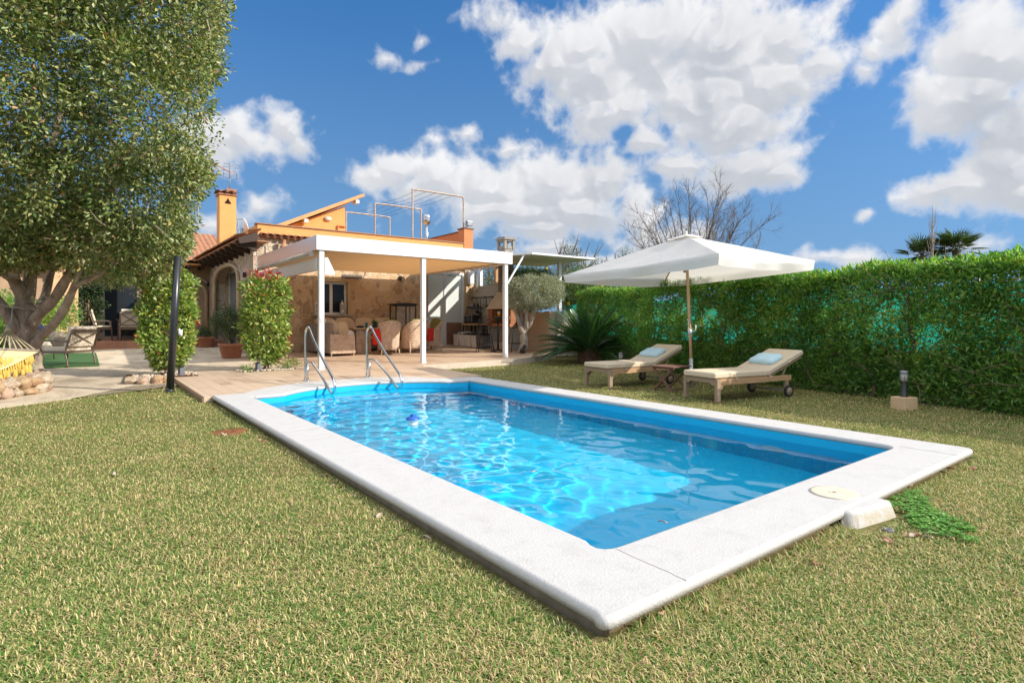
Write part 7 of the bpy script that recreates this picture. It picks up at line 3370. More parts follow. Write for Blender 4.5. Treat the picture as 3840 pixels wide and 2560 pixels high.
def hedge():
    root = thing('hedge', 'tall clipped green hedge along the right side of the lawn', 'hedge', (8.5, 3.3, LAWN_Z))
    hy = np.linspace(-3.2, 11.6, 400)
    hx = np.interp(hy, HEDGE_Y, HEDGE_X)
    n = 12000
    u = rng.uniform(-3.2, 11.6, n * 2)
    wgt = np.where(u < 5.5, 1., .6)
    u = u[rng.random(n * 2) < wgt][:n]
    n = len(u)
    z = rng.uniform(.02, 2.0, n) ** 1.0
    dep = np.abs(rng.normal(0, .2, n))
    top_n = 2800
    ut = rng.uniform(-3.2, 11.6, top_n)
    u = np.concatenate([u, ut])
    z = np.concatenate([z, rng.uniform(1.86, 2.04, top_n)])
    dep = np.concatenate([dep, rng.uniform(0, .85, top_n)])
    bx = np.interp(u, HEDGE_Y, HEDGE_X)
    prof = .10 * np.sin(z * 1.3) - .12 * np.maximum(0, z - 1.75) + .06 * np.sin(u * 2.3) * np.sin(z * 3 + u) + .05 * np.sin(u * 5.1 + z * 2)
    hh = -.02 + .05 * np.sin(u * 1.3) + .03 * np.sin(u * 3.7)
    X = bx + dep - prof
    topz = np.interp(u, [-1.5, .4, 3.3, 12], [1.86, 1.90, 2.0, 2.02])
    Z = np.minimum(z, 2.0) * topz / 2.0 + np.where(z > 1.85, hh, 0) + LAWN_Z + .03
    # thin places where the netting behind shows through
    th = np.sin(u * 2.7 + 1.0 + np.sin(z * 4)) * np.sin(z * 3.1 + u * .9) + .5 * np.sin(u * 7.3 + z * 5)
    mid = (z > .72) & (z < 1.5)
    k = ~(mid & (th > .6) & (rng.random(len(u)) < .75))
    k &= ~((z < .75) & (th > .8) & (rng.random(len(u)) < .5))
    C = np.stack([X, u, Z], 1)[k]
    N = np.zeros_like(C)
    N[:, 0] = -.5
    N[:, 2] = .35 + .5 * (C[:, 2] > 1.8)
    per = 11
    P, D = clusters(C, per, .085, N)
    D[:, 2] += .15
    n = len(P)
    m = leaf_mat('hedge_leaf', [(.0, (.06, .15, .035)), (.35, (.12, .25, .06)), (.65, (.19, .33, .08)), (.88, (.28, .41, .10)), (.96, (.42, .44, .12)), (1., (.36, .26, .09))], trans=.5, rough=.38, clump=2.2, spec=.5, var=.22, tint=(1.35, 1.6, .5))
    leaves('foliage', P, D, rng.uniform(.065, .105, n), rng.uniform(.02, .032, n), m, root, .25)
    tb = MB()
    for y in np.arange(-2.9, 11.4, .62):
        x = float(np.interp(y, HEDGE_Y, HEDGE_X)) + .32
        p0 = Vector((x - .2, y + random.uniform(-.15, .15), LAWN_Z))
        for s in range(random.randint(1, 2)):
            e = p0 + Vector((random.uniform(-.1, .15), random.uniform(-.3, .3), random.uniform(1.5, 1.8)))
            pts = smooth_path([p0, p0.lerp(e, .33) + Vector((random.uniform(-.06, .06), random.uniform(-.1, .1), 0)), p0.lerp(e, .7) + Vector((random.uniform(-.06, .06), random.uniform(-.1, .1), 0)), e], 4)
            tb.tube(pts, lerp_list([.032, .010], len(pts)), 6)
            for j in range(8):
                q = pts[random.randint(1, len(pts) - 2)]
                twigs(tb, q, (random.uniform(-1, .2), random.uniform(-1, 1), random.uniform(-.1, .8)), random.uniform(.3, .6), .009, 1, 4, (1, 2), .3, .6, .1)
    tb.build('stems', pm('hedge_stem', (.20, .135, .085), (.13, .085, .055), 12, .9), root)
    # taller shoots at the near right end
    C2 = np.array([(7.95 + random.uniform(0, .5), .15 + random.uniform(-.2, .5), 1.86 + random.uniform(0, .12)) for _ in range(12)])
    P, D = clusters(C2, 16, .09)
    D[:, 2] += .5
    leaves('young_shoots', P, D, rng.uniform(.09, .14, len(P)), rng.uniform(.02, .03, len(P)), m, root)
    # netting fence and low wall behind it
    root = thing('netting_fence', 'turquoise green netting fence behind the hedge', 'fence', (9.6, 3.3, LAWN_Z))
    ys = np.linspace(-3.5, 13.0, 90)
    vs, fs = [], []
    for y in ys:
        x = float(np.interp(y, HEDGE_Y, HEDGE_X)) + .98
        for k in range(6):
            vs.append((x + .03 * math.sin(y * 3 + k), y, .5 + 1.12 * k / 5 + .02 * math.sin(y * 2.2)))
    for j in range(len(ys) - 1):
        for k in range(5):
            fs.append((j * 6 + k, j * 6 + k + 1, (j + 1) * 6 + k + 1, (j + 1) * 6 + k))
    mb = MB()
    mb.add(vs, fs, True)
    mn, nt, b = base_mat('green_netting')
    b.inputs['Base Color'].default_value = (.02, .26, .20, 1)
    b.inputs['Roughness'].default_value = .8
    tr = nt.nodes.new('ShaderNodeBsdfTranslucent')
    tr.inputs['Color'].default_value = (.03, .42, .32, 1)
    mx = nt.nodes.new('ShaderNodeMixShader')
    mx.inputs[0].default_value = .45
    lk(nt, b.outputs[0], mx.inputs[1])
    lk(nt, tr.outputs[0], mx.inputs[2])
    lk(nt, mx.outputs[0], nt.nodes['Material Output'].inputs['Surface'])
    o = mb.build('netting', mn, root)
    pw = MB()
    for i in range(len(ys) - 1):
        x0 = float(np.interp(ys[i], HEDGE_Y, HEDGE_X)) + 1.06
        x1 = float(np.interp(ys[i + 1], HEDGE_Y, HEDGE_X)) + 1.06
        pw.bar((x0, ys[i], .25), (x1, ys[i + 1], .25), .12, .72)
    pw.build('low_wall', pm('dark_block', (.22, .17, .13), (.13, .10, .08), 4, .95, world=True), root)
    for y in np.arange(-3.4, 13, 2.2):
        x = float(np.interp(y, HEDGE_Y, HEDGE_X)) + 1.06
        p = MB()
        p.tube([(x, y, .6), (x, y, 1.75)], .025, 8)
        p.build('fence_post', M_GREYMET, root)


hedge()


def photinia(name, label, x, y, z, rx, ry, h, seed_off, lean=0.):
    root = thing(name, label, 'shrub', (x, y, z), group='red-tipped shrubs beside the deck')
    n = int(340 * h)
    a = rng.uniform(0, 2 * PI, n)
    t = rng.uniform(.03, 1, n)
    w = np.interp(t, [0, .08, .2, .5, .85, 1], [.22, .5, .86, 1.02, 1.0, .8])
    rr = rng.uniform(.55, 1.02, n) ** .7
    sq = (np.abs(np.cos(a)) ** 3.5 + np.abs(np.sin(a)) ** 3.5) ** (-1 / 3.5)
    bump_ = 1 + .13 * np.sin(a * 3 + t * 9 + seed_off) + .10 * np.sin(a * 5 - t * 14) + .08 * np.sin(t * 23 + a * 2)
    C = np.stack([x + rx * w * rr * sq * np.cos(a) * bump_ + lean * t, y + ry * w * rr * sq * np.sin(a) * bump_, z + .12 + (h - .12) * t], 1)
    N = np.stack([np.cos(a) * .8, np.sin(a) * .8, np.full(n, .25)], 1)
    P, D = clusters(C, 8, .075, N)
    m_ = len(P)
    D[:, 2] += .1
    m = bpy.data.materials.get('photinia_leaf') or leaf_mat('photinia_leaf', [(.0, (.08, .17, .025)), (.35, (.19, .30, .055)), (.65, (.32, .42, .10)), (.9, (.44, .48, .15)), (.985, (.50, .46, .08)), (1., (.42, .13, .05))], trans=.32, rough=.3, clump=3, spec=.55, var=.2, tint=(1.25, 1.3, .5))
    V1, F1 = leaf_arrays(P, D, rng.uniform(.07, .125, m_), rng.uniform(.038, .062, m_), .22)
    st = MB()
    for k in range(7):
        e = Vector((x + random.uniform(-.6, .6) * rx + lean, y + random.uniform(-.6, .6) * ry, z + h * random.uniform(.7, .95)))
        b = Vector((x + random.uniform(-.06, .06), y + random.uniform(-.06, .06), z - .02))
        pts = smooth_path([b, b.lerp(e, .4) + Vector((random.uniform(-.1, .1), random.uniform(-.1, .1), 0)), e], 5)
        st.tube(pts, lerp_list([.022, .006], len(pts)), 6)
    st.build('stems', M_TWIG, root)
    # red young leaves at the tips and on side shoots
    q = []
    for k in range(17):
        q.append((x + random.uniform(-.8, .6) * rx + lean, y + random.uniform(-.7, .7) * ry, z + h + random.uniform(-.05, .2)))
    for k in range(9):
        b = random.uniform(-.9, .9)
        q.append((x + rx * random.uniform(.95, 1.15) * math.cos(b) + lean * .5, y + ry * math.sin(b), z + h * random.uniform(.25, .95)))
    P, D = clusters(np.array(q), 9, .06)
    D[:, 2] += .6
    mr = bpy.data.materials.get('red_young_leaf') or leaf_mat('red_young_leaf', [(0, (.32, .02, .02)), (.6, (.45, .05, .035)), (1, (.50, .14, .06))], trans=.4, rough=.35, tint=(1.3, .7, .5))
    V2, F2 = leaf_arrays(P, D, rng.uniform(.08, .14, len(P)), rng.uniform(.025, .04, len(P)), .25)
    o = np_mesh('foliage', np.concatenate([V1, V2]), np.concatenate([F1, F2 + len(V1)]), [m, mr], root)
    o.data.polygons.foreach_set('material_index', np.concatenate([np.zeros(len(F1)), np.ones(len(F2))]).astype(np.int32))


photinia('photinia_shrub', 'red-tipped shrub trimmed to a column, standing behind the black pole', -.13, 11.85, -.02, .43, .40, 2.06, 0, .04)
photinia('photinia_shrub', 'red-tipped shrub trimmed to a column, between the terracotta pot and the pergola post', 1.74, 11.80, .0, .44, .40, 1.98, 2.1)


def oleander():
    x, y = 1.79, 15.75
    z = zp(x, y)
    root = square_pot('potted_oleander', 'dark leaved bush in a big square terracotta pot before the arched wall', x, y, z, .62, .40)
    bl = [((x, y, z + .95), (.52, .5, .42)), ((x - .2, y - .1, z + 1.1), (.36, .36, .34)), ((x + .25, y, z + .85), (.36, .36, .36))]
    C, N = on_shell(bl, 70, .4, 1.05)
    P, D = clusters(C, 14, .1, N * .4)
    m = leaf_mat('oleander_leaf', [(.0, (.02, .05, .014)), (.6, (.045, .095, .025)), (.96, (.075, .13, .035)), (1, (.35, .28, .05))], trans=.2, rough=.4, clump=3)
    leaves('foliage', P, D, rng.uniform(.05, .09, len(P)), rng.uniform(.010, .016, len(P)), m, root)
    st = MB()
    for k in range(9):
        e = Vector((x + random.uniform(-.35, .35), y + random.uniform(-.3, .3), z + random.uniform(.8, 1.2)))
        st.tube([(x + random.uniform(-.08, .08), y + random.uniform(-.08, .08), z + .3), Vector((x, y, z + .5)).lerp(e, .4), e], [.014, .011, .005], 6)
    st.build('stems', M_TWIG, root)
    x, y = 1.92, 20.7
    z = zp(x, y)
    root = square_pot('potted_plant', 'smaller terracotta pot with a low dark plant behind the first red-tipped shrub', x, y, z, .55, .36)
    C, N = on_shell([((x, y, z + .5), (.34, .34, .22))], 60, .4, 1.05)
    P, D = clusters(C, 14, .09)
    leaves('foliage', P, D, rng.uniform(.05, .09, len(P)), rng.uniform(.014, .02, len(P)), m, root)
    # climber on the terrace, yellow flowers, greenery round the planter
    x, y = at_t(330, 19.2)
    root = thing('climbing_plant', 'dark green climber beside the terrace glass door', 'plant', (x, y, .2))
    C, N = on_shell([((x, y, 1.5), (.5, .35, 1.2)), ((x, y, 2.3), (.55, .4, .6))], 40, .5, 1.05)
    P, D = clusters(C, 16, .12, N * .3)
    md = leaf_mat('ivy_leaf', [(.0, (.010, .03, .010)), (.7, (.025, .06, .018)), (1, (.05, .10, .03))], trans=.2, rough=.4)
    leaves('foliage', P, D, rng.uniform(.05, .09, len(P)), rng.uniform(.04, .06, len(P)), md, root)
    st = MB()
    for k in range(4):
        st.tube(smooth_path([(x + .1 * k - .15, y, .1), (x + .1 * k - .1, y + .05, 1.0), (x + .15 * k - .2, y, 2.2)], 4), .015, 6)
    st.build('stems', M_TWIG, root)
    x, y = at_t(305, 17.6)
    z = zp(x, y)
    root = square_pot('flower_pot', 'pot of yellow flowers by the terrace step', x, y, z, .38, .3)
    C, N = on_shell([((x, y, z + .5), (.34, .3, .24))], 70, .5, 1.05)
    P, D = clusters(C, 10, .07)
    leaves('foliage', P, D, rng.uniform(.04, .07, len(P)), rng.uniform(.014, .02, len(P)), bpy.data.materials['hedge_leaf'], root)
    P, D = clusters(C[::3] + np.array([[0, 0, .05]]), 12, .03)
    leaves('flowers', P, D, rng.uniform(.03, .045, len(P)), rng.uniform(.02, .03, len(P)), leaf_mat('yellow_petal', [(0, (.62, .38, .01)), (1, (.75, .55, .03))], trans=.4), root)
    for (px, t, w, h, lab, mat_) in ((-20, 14.5, 1.2, 1.5, 'leafy dark bush at the left edge behind the big tree', 'hedge_leaf'), (95, 15.5, 1.0, 1.25, 'leafy bush behind the fork of the big tree', 'photinia_leaf'),
                                     (185, 16.5, .9, 1.5, 'leafy bush left of the sunlit stone pier', 'hedge_leaf')):
        x, y = at_t(px, t)
        z = zp(x, y)
        root = thing('garden_bush', lab, 'bush', (x, y, z), group='bushes behind the big tree')
        C, N = on_shell([((x, y, z + h * .55), (w * .7, w * .6, h * .5)), ((x + .3, y, z + h * .8), (w * .45, w * .45, h * .35)), ((x - .35, y, z + h * .45), (w * .5, w * .5, h * .45))], 30, .5, 1.06)
        P, D = clusters(C, 14, .14, N * .3)
        leaves('foliage', P, D, rng.uniform(.07, .13, len(P)), rng.uniform(.02, .035, len(P)), bpy.data.materials[mat_], root)
        st = MB()
        for k in range(5):
            st.tube([(x, y, z), (x + random.uniform(-.3, .3), y + random.uniform(-.3, .3), z + h * .7)], [.02, .008], 6)
        st.build('stems', M_TWIG, root)
    # small plants in the planter and tufts at the shrub feet
    spots = [(*on_ground(60, 1400, .12), .26), (*on_ground(10, 1398, .12), .24), (*on_ground(118, 1402, .12), .18), (2.25, 11.75, .22), (1.32, 11.6, .12), (*on_ground(-40, 1402, .12), .28)]
    for i, (x, y, r) in enumerate(spots):
        z = zp(x, y) + (.14 if y < 11.4 and x < -1 else .02)
        lab = 'low green plant in the stone planter below the hammock' if x < -1 else ('small dark green plant at the foot of the shrub near the pergola post', 'grassy tuft on the pebbles beside the grey spotlight')[i == 4]
        root = thing('low_plant', lab, 'plant', (x, y, z), group='small plants in the stone planter' if x < -1 else 'tufts at the shrub feet')
        C, N = on_shell([((x, y, z + r * .6), (r, r, r * .7))], 90, .3, 1.05)
        P, D = clusters(C, 9, .06, N * .5)
        leaves('foliage', P, D, rng.uniform(.04, .07, len(P)), rng.uniform(.012, .022, len(P)), bpy.data.materials['photinia_leaf' if i % 2 else 'hedge_leaf'], root)
        s_ = MB()
        s_.tube([(x, y, z - .03), (x, y, z + r * .7)], .008, 5)
        s_.build('stem', M_TWIG, root)


oleander()


def clipped_olive():
    b = Vector((9.2, 12.12, zg(9, 12.1)))
    root = thing('clipped_olive', 'clipped olive tree with pale twisted trunk and rounded grey crown at the deck corner', 'tree', b)
    mb = MB()
    fork = PT(1962, 1243, 17.25)

    def L(pts, r0, r1):
        p = smooth_path(pts, 5)
        mb.tube(p, [x * (1 + .12 * math.sin(i * 1.7 + r0 * 60)) for i, x in enumerate(lerp_list([r0, r1], len(p)))], 10)
    L([b, PT(1966, 1290, 17.2), fork], .14, .12)
    L([PT(1960, 1250, 17.2), PT(1944, 1200, 17.2), PT(1932, 1160, 17.2), PT(1925, 1110, 17.2)], .085, .04)
    L([fork, PT(1955, 1200, 17.3), PT(1957, 1150, 17.3), PT(1962, 1100, 17.3)], .085, .04)
    L([fork, PT(1985, 1215, 17.2), PT(2000, 1180, 17.1), PT(2022, 1150, 17.), PT(2045, 1115, 17.)], .09, .035)
    L([PT(1975, 1232, 17.2), PT(1975, 1180, 17.1), PT(1983, 1140, 17.1), PT(1990, 1090, 17.1)], .07, .03)
    L([PT(2008, 1168, 17.1), PT(2000, 1140, 17.1), PT(2010, 1100, 17.1)], .04, .02)
    mb.build('trunk', M_OLBARK, root)
    c = PT(2003, 1098, 17.2)
    bl = [(c, (.84, .78, .52)), (c + Vector((.3, -.2, .05)), (.56, .56, .48)), (c + Vector((-.35, .2, -.05)), (.56, .56, .5))]
    C, N = on_shell(bl, 170, .78, 1.04)
    P, D = clusters(C, 16, .085, N)
    leaves('crown', P, D, rng.uniform(.032, .055, len(P)), rng.uniform(.013, .02, len(P)),
           leaf_mat('clipped_olive_leaf', [(.0, (.14, .17, .085)), (.5, (.32, .34, .20)), (1, (.52, .52, .38))], trans=.2, rough=.45, tint=(1.1, 1.15, .7)), root)
    # second, higher tier given dark oleander leaf colour to carry the canopy's shade
    c2 = PT(1985, 1030, 18.0)
    C, N = on_shell([(c2, (.85, .7, .2))], 110, .5, 1.04)
    P, D = clusters(C, 14, .085, N)
    leaves('upper_tier', P, D, rng.uniform(.03, .05, len(P)), rng.uniform(.012, .018, len(P)), bpy.data.materials['oleander_leaf'], root)


clipped_olive()


def sago():
    x, y = 9.55, 9.6
    root = thing('sago_palm', 'sago palm with a fountain of stiff dark fronds at the corner of the lawn', 'palm', (x, y, LAWN_Z))
    mb = MB()
    mb.lathe([(.24, 0), (.27, .1), (.25, .25), (.16, .34), (0, .36)], (x, y, LAWN_Z), 18)
    V, F = [], []
    tr = mb.build('trunk', pm('shaggy_trunk', (.22, .12, .07), (.10, .055, .03), 18, .95, bmp=1., bscale=50, bdist=.03), root)
    n = 900
    a = rng.uniform(0, 2 * PI, n)
    zz_ = rng.uniform(.02, .34, n)
    P = np.stack([x + .24 * np.cos(a), y + .24 * np.sin(a), LAWN_Z + zz_], 1)
    D = np.stack([np.cos(a), np.sin(a), rng.uniform(-.3, .9, n)], 1)
    leaves('leaf_scales', P, D, rng.uniform(.05, .1, n), rng.uniform(.012, .02, n), pm('scale_brown', (.26, .13, .075), (.16, .08, .05), 20, .9), tr)
    m = leaf_mat('sago_leaflet', [(.0, (.014, .055, .02)), (.6, (.028, .095, .028)), (1, (.05, .14, .04))], trans=.15, rough=.25, spec=.7, clump=4, var=.15)
    my = leaf_mat('sago_young', [(.0, (.07, .19, .035)), (1, (.13, .29, .055))], trans=.3, rough=.4)
    for young in (0, 1):
        PP, DD, LL, WW, UU = [], [], [], [], []
        rb = MB()
        nf = 15 if young else 78
        for f in range(nf):
            a = rng.uniform(0, 2 * PI)
            if young:
                el, ln = rng.uniform(rad(48), rad(82)), rng.uniform(.95, 1.25)
            else:
                el, ln = rng.choice([rng.uniform(rad(12), rad(40)), rng.uniform(rad(35), rad(72))]), rng.uniform(1.25, 1.6)
            d = Vector((math.cos(a) * math.cos(el), math.sin(a) * math.cos(el), math.sin(el)))
            p = Vector((x + .08 * math.cos(a), y + .08 * math.sin(a), LAWN_Z + .3))
            pts = [p.copy()]
            k = 14
            for i in range(k):
                d = (d + Vector((0, 0, -.052 if not young else -.01))).normalized()
                p = p + d * ln / k
                pts.append(p.copy())
            rb.tube(pts, lerp_list([.010, .003], len(pts)), 4, caps=False)
            side = d.cross(Vector((0, 0, 1))).normalized()
            for i in range(62):
                t = .14 + .86 * i / 62
                j = min(k - 1, int(t * k))
                q = pts[j].lerp(pts[j + 1], t * k - j)
                ax = (pts[j + 1] - pts[j]).normalized()
                up = side.cross(ax)
                lw = .20 * (math.sin(PI * (.12 + .8 * t))) ** .7 * (.75 if young else 1)
                for s in (-1, 1):
                    PP.append(q)
                    DD.append(side * s * .85 + ax * .55 + up * .35)
                    LL.append(lw)
                    WW.append(.016 if not young else .024)
                    UU.append(up)
        PP, DD, UU = (np.array([tuple(v) for v in q]) for q in (PP, DD, UU))
        fr = leaves('young_fronds' if young else 'fronds', PP, DD, np.array(LL), np.array(WW), my if young else m, root, .1, UU)
        rb.build('frond_ribs', pm('rib_green', (.10, .14, .04), rough=.5), fr)


sago()


def lemon_tree(px, t, zc, r, label, n_fruit):
    x, y = at_t(px, t)
    root = thing('lemon_tree', label, 'tree', (x, y, 0), group='lemon trees beyond the garden wall')
    mb = MB()
    mb.tube(smooth_path([(x, y, -.1), (x + .05, y, zc * .4), (x, y, zc * .8), (x, y, zc)], 4), lerp_list([.09, .04], 13), 8)
    for k in range(7):
        twigs(mb, (x, y, zc * random.uniform(.5, .8)), (random.uniform(-1, 1), random.uniform(-1, 1), .6), r * .7, .03, 1, 5)
    mb.build('trunk', M_TWIG, root)
    bl = [((x, y, zc), (r, r, r * .85)), ((x + r * .6, y + .3, zc - .25), (r * .6, r * .6, r * .6)), ((x - r * .6, y, zc - .1), (r * .6, r * .6, r * .55))]
    C, N = on_shell(bl, 26, .55, 1.06)
    P, D = clusters(C, 15, .16, N * .4)
    m = bpy.data.materials.get('lemon_leaf') or leaf_mat('lemon_leaf', [(.0, (.03, .08, .015)), (.5, (.075, .14, .03)), (.9, (.14, .20, .04)), (1, (.22, .25, .06))], trans=.35, rough=.4, clump=2)
    leaves('crown', P, D, rng.uniform(.07, .11, len(P)), rng.uniform(.03, .045, len(P)), m, root)
    ml = bpy.data.materials.get('lemon_peel') or pm('lemon_peel', (.75, .48, .02), (.70, .42, .015), 20, .5)
    px_, py_, t_ = cam_px(C)
    idx = np.where(t_ < t + .2)[0]
    for k in range(n_fruit):
        c = C[rng.choice(idx)]
        f = MB()
        f.blob(tuple(c + np.array([0, 0, -.05])), (.055, .055, .07), 8, 6)
        f.build('lemon', ml, root)


lemon_tree(1985, 21.5, 2.35, 1.05, 'lemon tree with yellow fruit behind the clipped olive', 26)
lemon_tree(2190, 20.5, 2.05, 1.15, 'lemon tree with yellow fruit behind the white canopy post', 30)


def far_olive(px, t, top, w, label, slim=False):
    x, y = at_t(px, t)
    root = thing('far_olive', label, 'tree', (x, y, 0), group='olive trees beyond the garden')
    mb, tips = MB(), []
    mb.tube([(x, y, -.2), (x + .1, y, top * .35)], [.16, .11], 8)
    for k in range(7):
        twigs(mb, (x + .1, y, top * .33), (random.uniform(-.6, .6), random.uniform(-.6, .6), 1.1), top * .3, .06, 2, 5, (2, 3), .2, .7, .25, tips)
    mb.build('trunk', M_TWIG, root)
    bl = [((x, y, top * .62), (w, w, top * .24)), ((x + w * .5, y, top * .5), (w * .7, w * .7, top * .22)), ((x - w * .6, y, top * .52), (w * .6, w * .6, top * .2)), ((x + .1, y, top * .84), (w * .45, w * .45, top * .16))]
    C, N = on_shell(bl, 11, .3, 1.1)
    P, D = clusters(C, 24, .26, N * .3)
    D[:, 2] += .5
    leaves('crown', P, D, rng.uniform(.07, .11, len(P)), rng.uniform(.016, .024, len(P)), bpy.data.materials.get('far_olive_leaf') or leaf_mat('far_olive_leaf', [(.0, (.07, .09, .04)), (.5, (.14, .16, .075)), (1, (.24, .25, .14))], trans=.3, rough=.5, clump=1), root)


far_olive(2130, 26, 4.9, 1.0, 'slender grey olive tree rising behind the white canopy')
far_olive(1845, 27, 4.1, 1.6, 'grey olive tree seen through the opening over the patterned tiles')
far_olive(2330, 28, 4.6, 1.3, 'olive tree rising behind the left end of the parasol')
far_olive(2225, 25, 3.9, 1.0, 'low olive tree behind the canopy post')


def bare_tree():
    x, y = at_t(2610, 26)
    root = thing('bare_tree', 'large leafless tree with fine spreading twigs behind the parasol', 'tree', (x, y, 0))
    random.seed(21)
    mb, fine = MB(), MB()
    mb.tube([(x, y, -.3), (x, y, 1.2), (x + .05, y, 2.2)], [.22, .18, .16], 10)
    ax = Vector((math.cos(YAW), -math.sin(YAW), 0))
    for k in range(24):
        f = (k - 11.5) / 11.5
        d = ax * (f * .84 + random.uniform(-.05, .05)) + Vector((0, 0, 1.15 - .4 * abs(f))) + Vector((random.uniform(-.25, .25), random.uniform(-.4, .4), 0))
        L = 2.35 + .6 * (1 - abs(f)) + random.uniform(-.25, .2)
        pts, q, dd = [Vector((x, y, 1.6 + random.uniform(0, .7)))], None, d.normalized()
        q = pts[0].copy()
        for i in range(9):
            dd = (dd + Vector((random.gauss(0, .09), random.gauss(0, .09), .035))).normalized()
            q = q + dd * (L * 1.75 / 9)
            pts.append(q.copy())
        mb.tube(pts, lerp_list([.042, .009], len(pts)), 6, caps=False)
        for i in range(2, 10):
            for j in range(4):
                nd = (dd + Vector((random.gauss(0, .5), random.gauss(0, .5), random.gauss(.1, .35)))).normalized()
                twigs(fine, pts[i], nd, random.uniform(.5, .85) * (1.1 - .05 * i), .0085, 2, 4, (2, 4), .2, .62, .05, None, .55)
    mb.build('trunk', pm('bare_bark', (.15, .12, .10), (.10, .08, .065), 8, .9), root)
    fine.build('twigs', pm('bare_twig', (.16, .125, .10), (.11, .085, .07), 8, .9), root)
    # lower grey twigs to the right of it
    x, y = at_t(2830, 24)
    root = thing('bare_shrub', 'low leafless shrub showing over the hedge right of the bare tree', 'shrub', (x, y, 0))
    f = MB()
    f.lathe([(.12, -.1), (.09, .25), (0, .3)], (x, y, 0), 8)
    for k in range(16):
        twigs(f, (x, y, .2), (random.uniform(-.9, .9) * ax.x, random.uniform(-.9, .9) * ax.y, 1), random.uniform(1.1, 1.7), .016, 3, 4, (2, 3), .2, .6, .05, None, .6)
    f.build('twigs', bpy.data.materials['bare_twig'], root)


bare_tree()


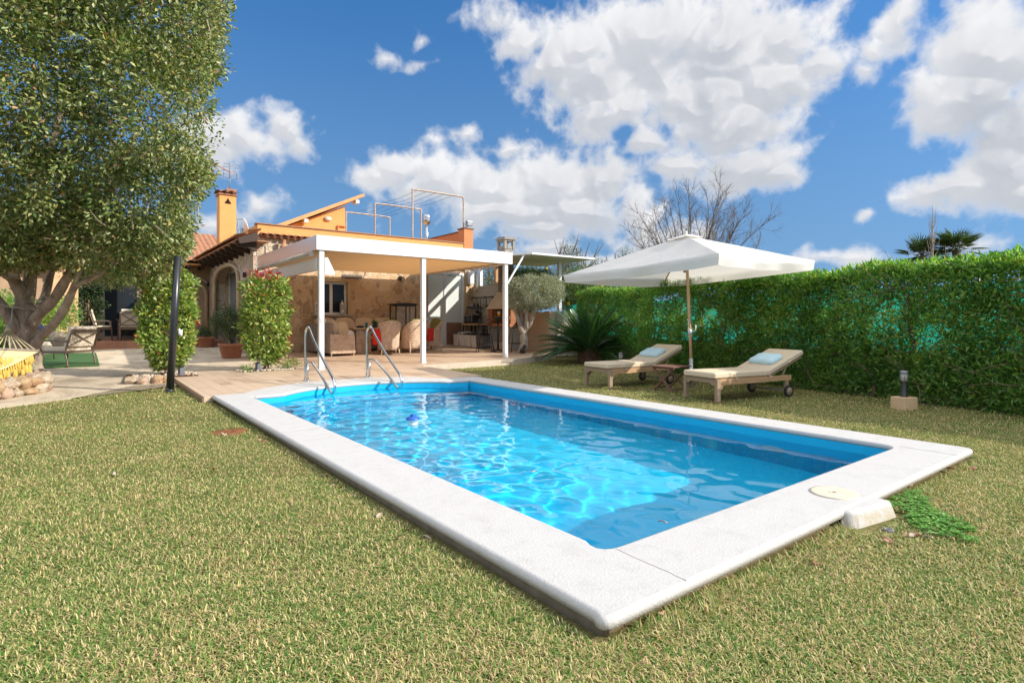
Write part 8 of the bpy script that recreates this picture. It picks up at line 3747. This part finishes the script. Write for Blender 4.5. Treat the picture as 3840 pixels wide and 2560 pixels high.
def right_background():
    random.seed(5)
    # two fan palms
    m = leaf_mat('fan_leaf', [(.0, (.02, .05, .015)), (.6, (.045, .085, .025)), (1, (.09, .13, .04))], trans=.25, rough=.35)
    for px, t, zc, r, lab in ((3455, 31, 4.75, 1.35, 'fan palm at the left of a pair, half behind the leafless poplar'), (3585, 30, 5.0, 1.35, 'fan palm at the right of a pair beyond the hedge')):
        x, y = at_t(px, t)
        root = thing('fan_palm', lab, 'palm', (x, y, 0), group='fan palms beyond the hedge')
        mb = MB()
        mb.tube([(x, y, -.2), (x + .1, y, zc - .2)], [.22, .2], 10)
        mb.build('trunk', M_TWIG, root)
        PP, DD, LL, WW, UU = [], [], [], [], []
        st = MB()
        for f in range(46):
            a, el = random.uniform(0, 2 * PI), random.uniform(-.5, 1.35)
            d = Vector((math.cos(a) * math.cos(el), math.sin(a) * math.cos(el), math.sin(el)))
            p0 = Vector((x + .1, y, zc - .2))
            h = p0 + d * r * random.uniform(.35, .6)
            st.tube([p0, h], .012, 4)
            side = d.cross(Vector((0, 0, 1))).normalized()
            up = side.cross(d)
            for i in range(17):
                b = rad(-105 + 210 * i / 16)
                PP.append(h)
                DD.append(d * math.cos(b) + side * math.sin(b) + Vector((0, 0, -.22)))
                LL.append(r * .55 * (.7 + .3 * math.cos(b)))
                WW.append(.05)
                UU.append(up)
        PP, DD, UU = (np.array([tuple(v) for v in q]) for q in (PP, DD, UU))
        leaves('fronds', PP, DD, np.array(LL), np.array(WW), m, root, .15, UU)
        st.build('frond_stalks', M_TWIG, root)
    # narrow leafless poplar and bare whips
    x, y = at_t(3497, 29)
    root = thing('bare_poplar', 'narrow leafless poplar rising in front of the fan palms', 'tree', (x, y, 0))
    mb = MB()
    mb.tube([(x, y, -.2), (x, y, 4.2), (x, y, 7.0)], [.09, .05, .01], 6)
    for k in range(46):
        z = random.uniform(1.6, 6.0)
        w = .34 * (1 - (z - 1.6) / 6)
        a = random.uniform(0, 6.28)
        q = Vector((x, y, z))
        e = q + Vector((math.cos(a) * w * 1.6, math.sin(a) * w * 1.6, random.uniform(.7, 1.3)))
        mb.tube([q, q.lerp(e, .4) + Vector((math.cos(a) * w * .5, math.sin(a) * w * .5, 0)), e], [.013, .01, .005], 4, caps=False)
    mb.build('branches', pm('pale_twig', (.30, .25, .21), (.22, .18, .15), 8, .9), root)
    for px, t, h, lab in ((3345, 22, 3.6, 'bare whip with dark seed heads standing over the hedge'), (3330, 23, 3.1, 'short bare whip over the hedge left of the fan palms'), (3545, 24, 4.3, 'thin bare pole-like shoot in front of the right fan palm'), (3790, 24, 3.6, 'bare twiggy crown at the right edge over the hedge')):
        x, y = at_t(px, t)
        root = thing('bare_shoot', lab, 'shoot', (x, y, 0), group='bare shoots over the hedge')
        mb = MB()
        mb.tube([(x, y, 0), (x + .03, y, h * .6), (x, y, h)], [.03, .02, .006], 5)
        for k in range(5 if px != 3545 else 1):
            twigs(mb, (x, y, h * random.uniform(.6, .95)), (random.uniform(-1, 1), random.uniform(-1, 1), .7), h * .16, .011, 1, 4, (1, 2))
        mb.build('branches', M_TWIG, root)
    # clipped hedge and pale wall far to the left, behind the tree
    x0, y0 = at_t(-60, 22)
    root = thing('far_hedge', 'clipped yellow green hedge far behind the big tree at the left edge', 'hedge', (x0, y0, 0))
    n = 1500
    u = rng.uniform(-3.5, 3.2, n)
    z = rng.uniform(.1, 2.2, n)
    C = np.stack([x0 + u, y0 + rng.uniform(0, .5, n), z], 1)
    P, D = clusters(C, 14, .12)
    leaves('foliage', P, D, rng.uniform(.06, .1, len(P)), rng.uniform(.03, .045, len(P)), bpy.data.materials['photinia_leaf'], root)
    st = MB()
    for k in range(8):
        st.tube([(x0 - 3 + k * .8, y0 + .25, 0), (x0 - 3 + k * .8, y0 + .25, 1.7)], .03, 5)
    st.build('stems', M_TWIG, root)


right_background()


def pylon():
    x, y = at_t(884, 190)
    root = thing('electricity_pylon', 'tiny distant lattice pylon beside the orange chimney', 'pylon', (x, y, 0))
    m = pm('galvanised', (.28, .30, .33), rough=.5)
    mb = MB()
    H = 36.5
    for k in range(9):
        z0, z1 = H * k / 9, H * (k + 1) / 9
        w0, w1 = 3.4 * (1 - k / 9) + .35, 3.4 * (1 - (k + 1) / 9) + .35
        for sx_, sy_ in ((-1, -1), (1, -1), (1, 1), (-1, 1)):
            mb.bar((x + sx_ * w0, y + sy_ * w0, z0), (x + sx_ * w1, y + sy_ * w1, z1), .22, .22)
        for s in (-1, 1):
            mb.bar((x - s * w0, y - w0, z0), (x + s * w1, y - w1, z1), .14, .14)
            mb.bar((x - w0, y - s * w0, z0), (x - w1, y + s * w1, z1), .14, .14)
    for z, w in ((28, 4.2), (31.5, 3.4), (35, 2.6)):
        mb.bar((x - w, y + w * .7, z), (x + w, y - w * .7, z), .25, .3)
    mb.build('lattice', m, root)


pylon()
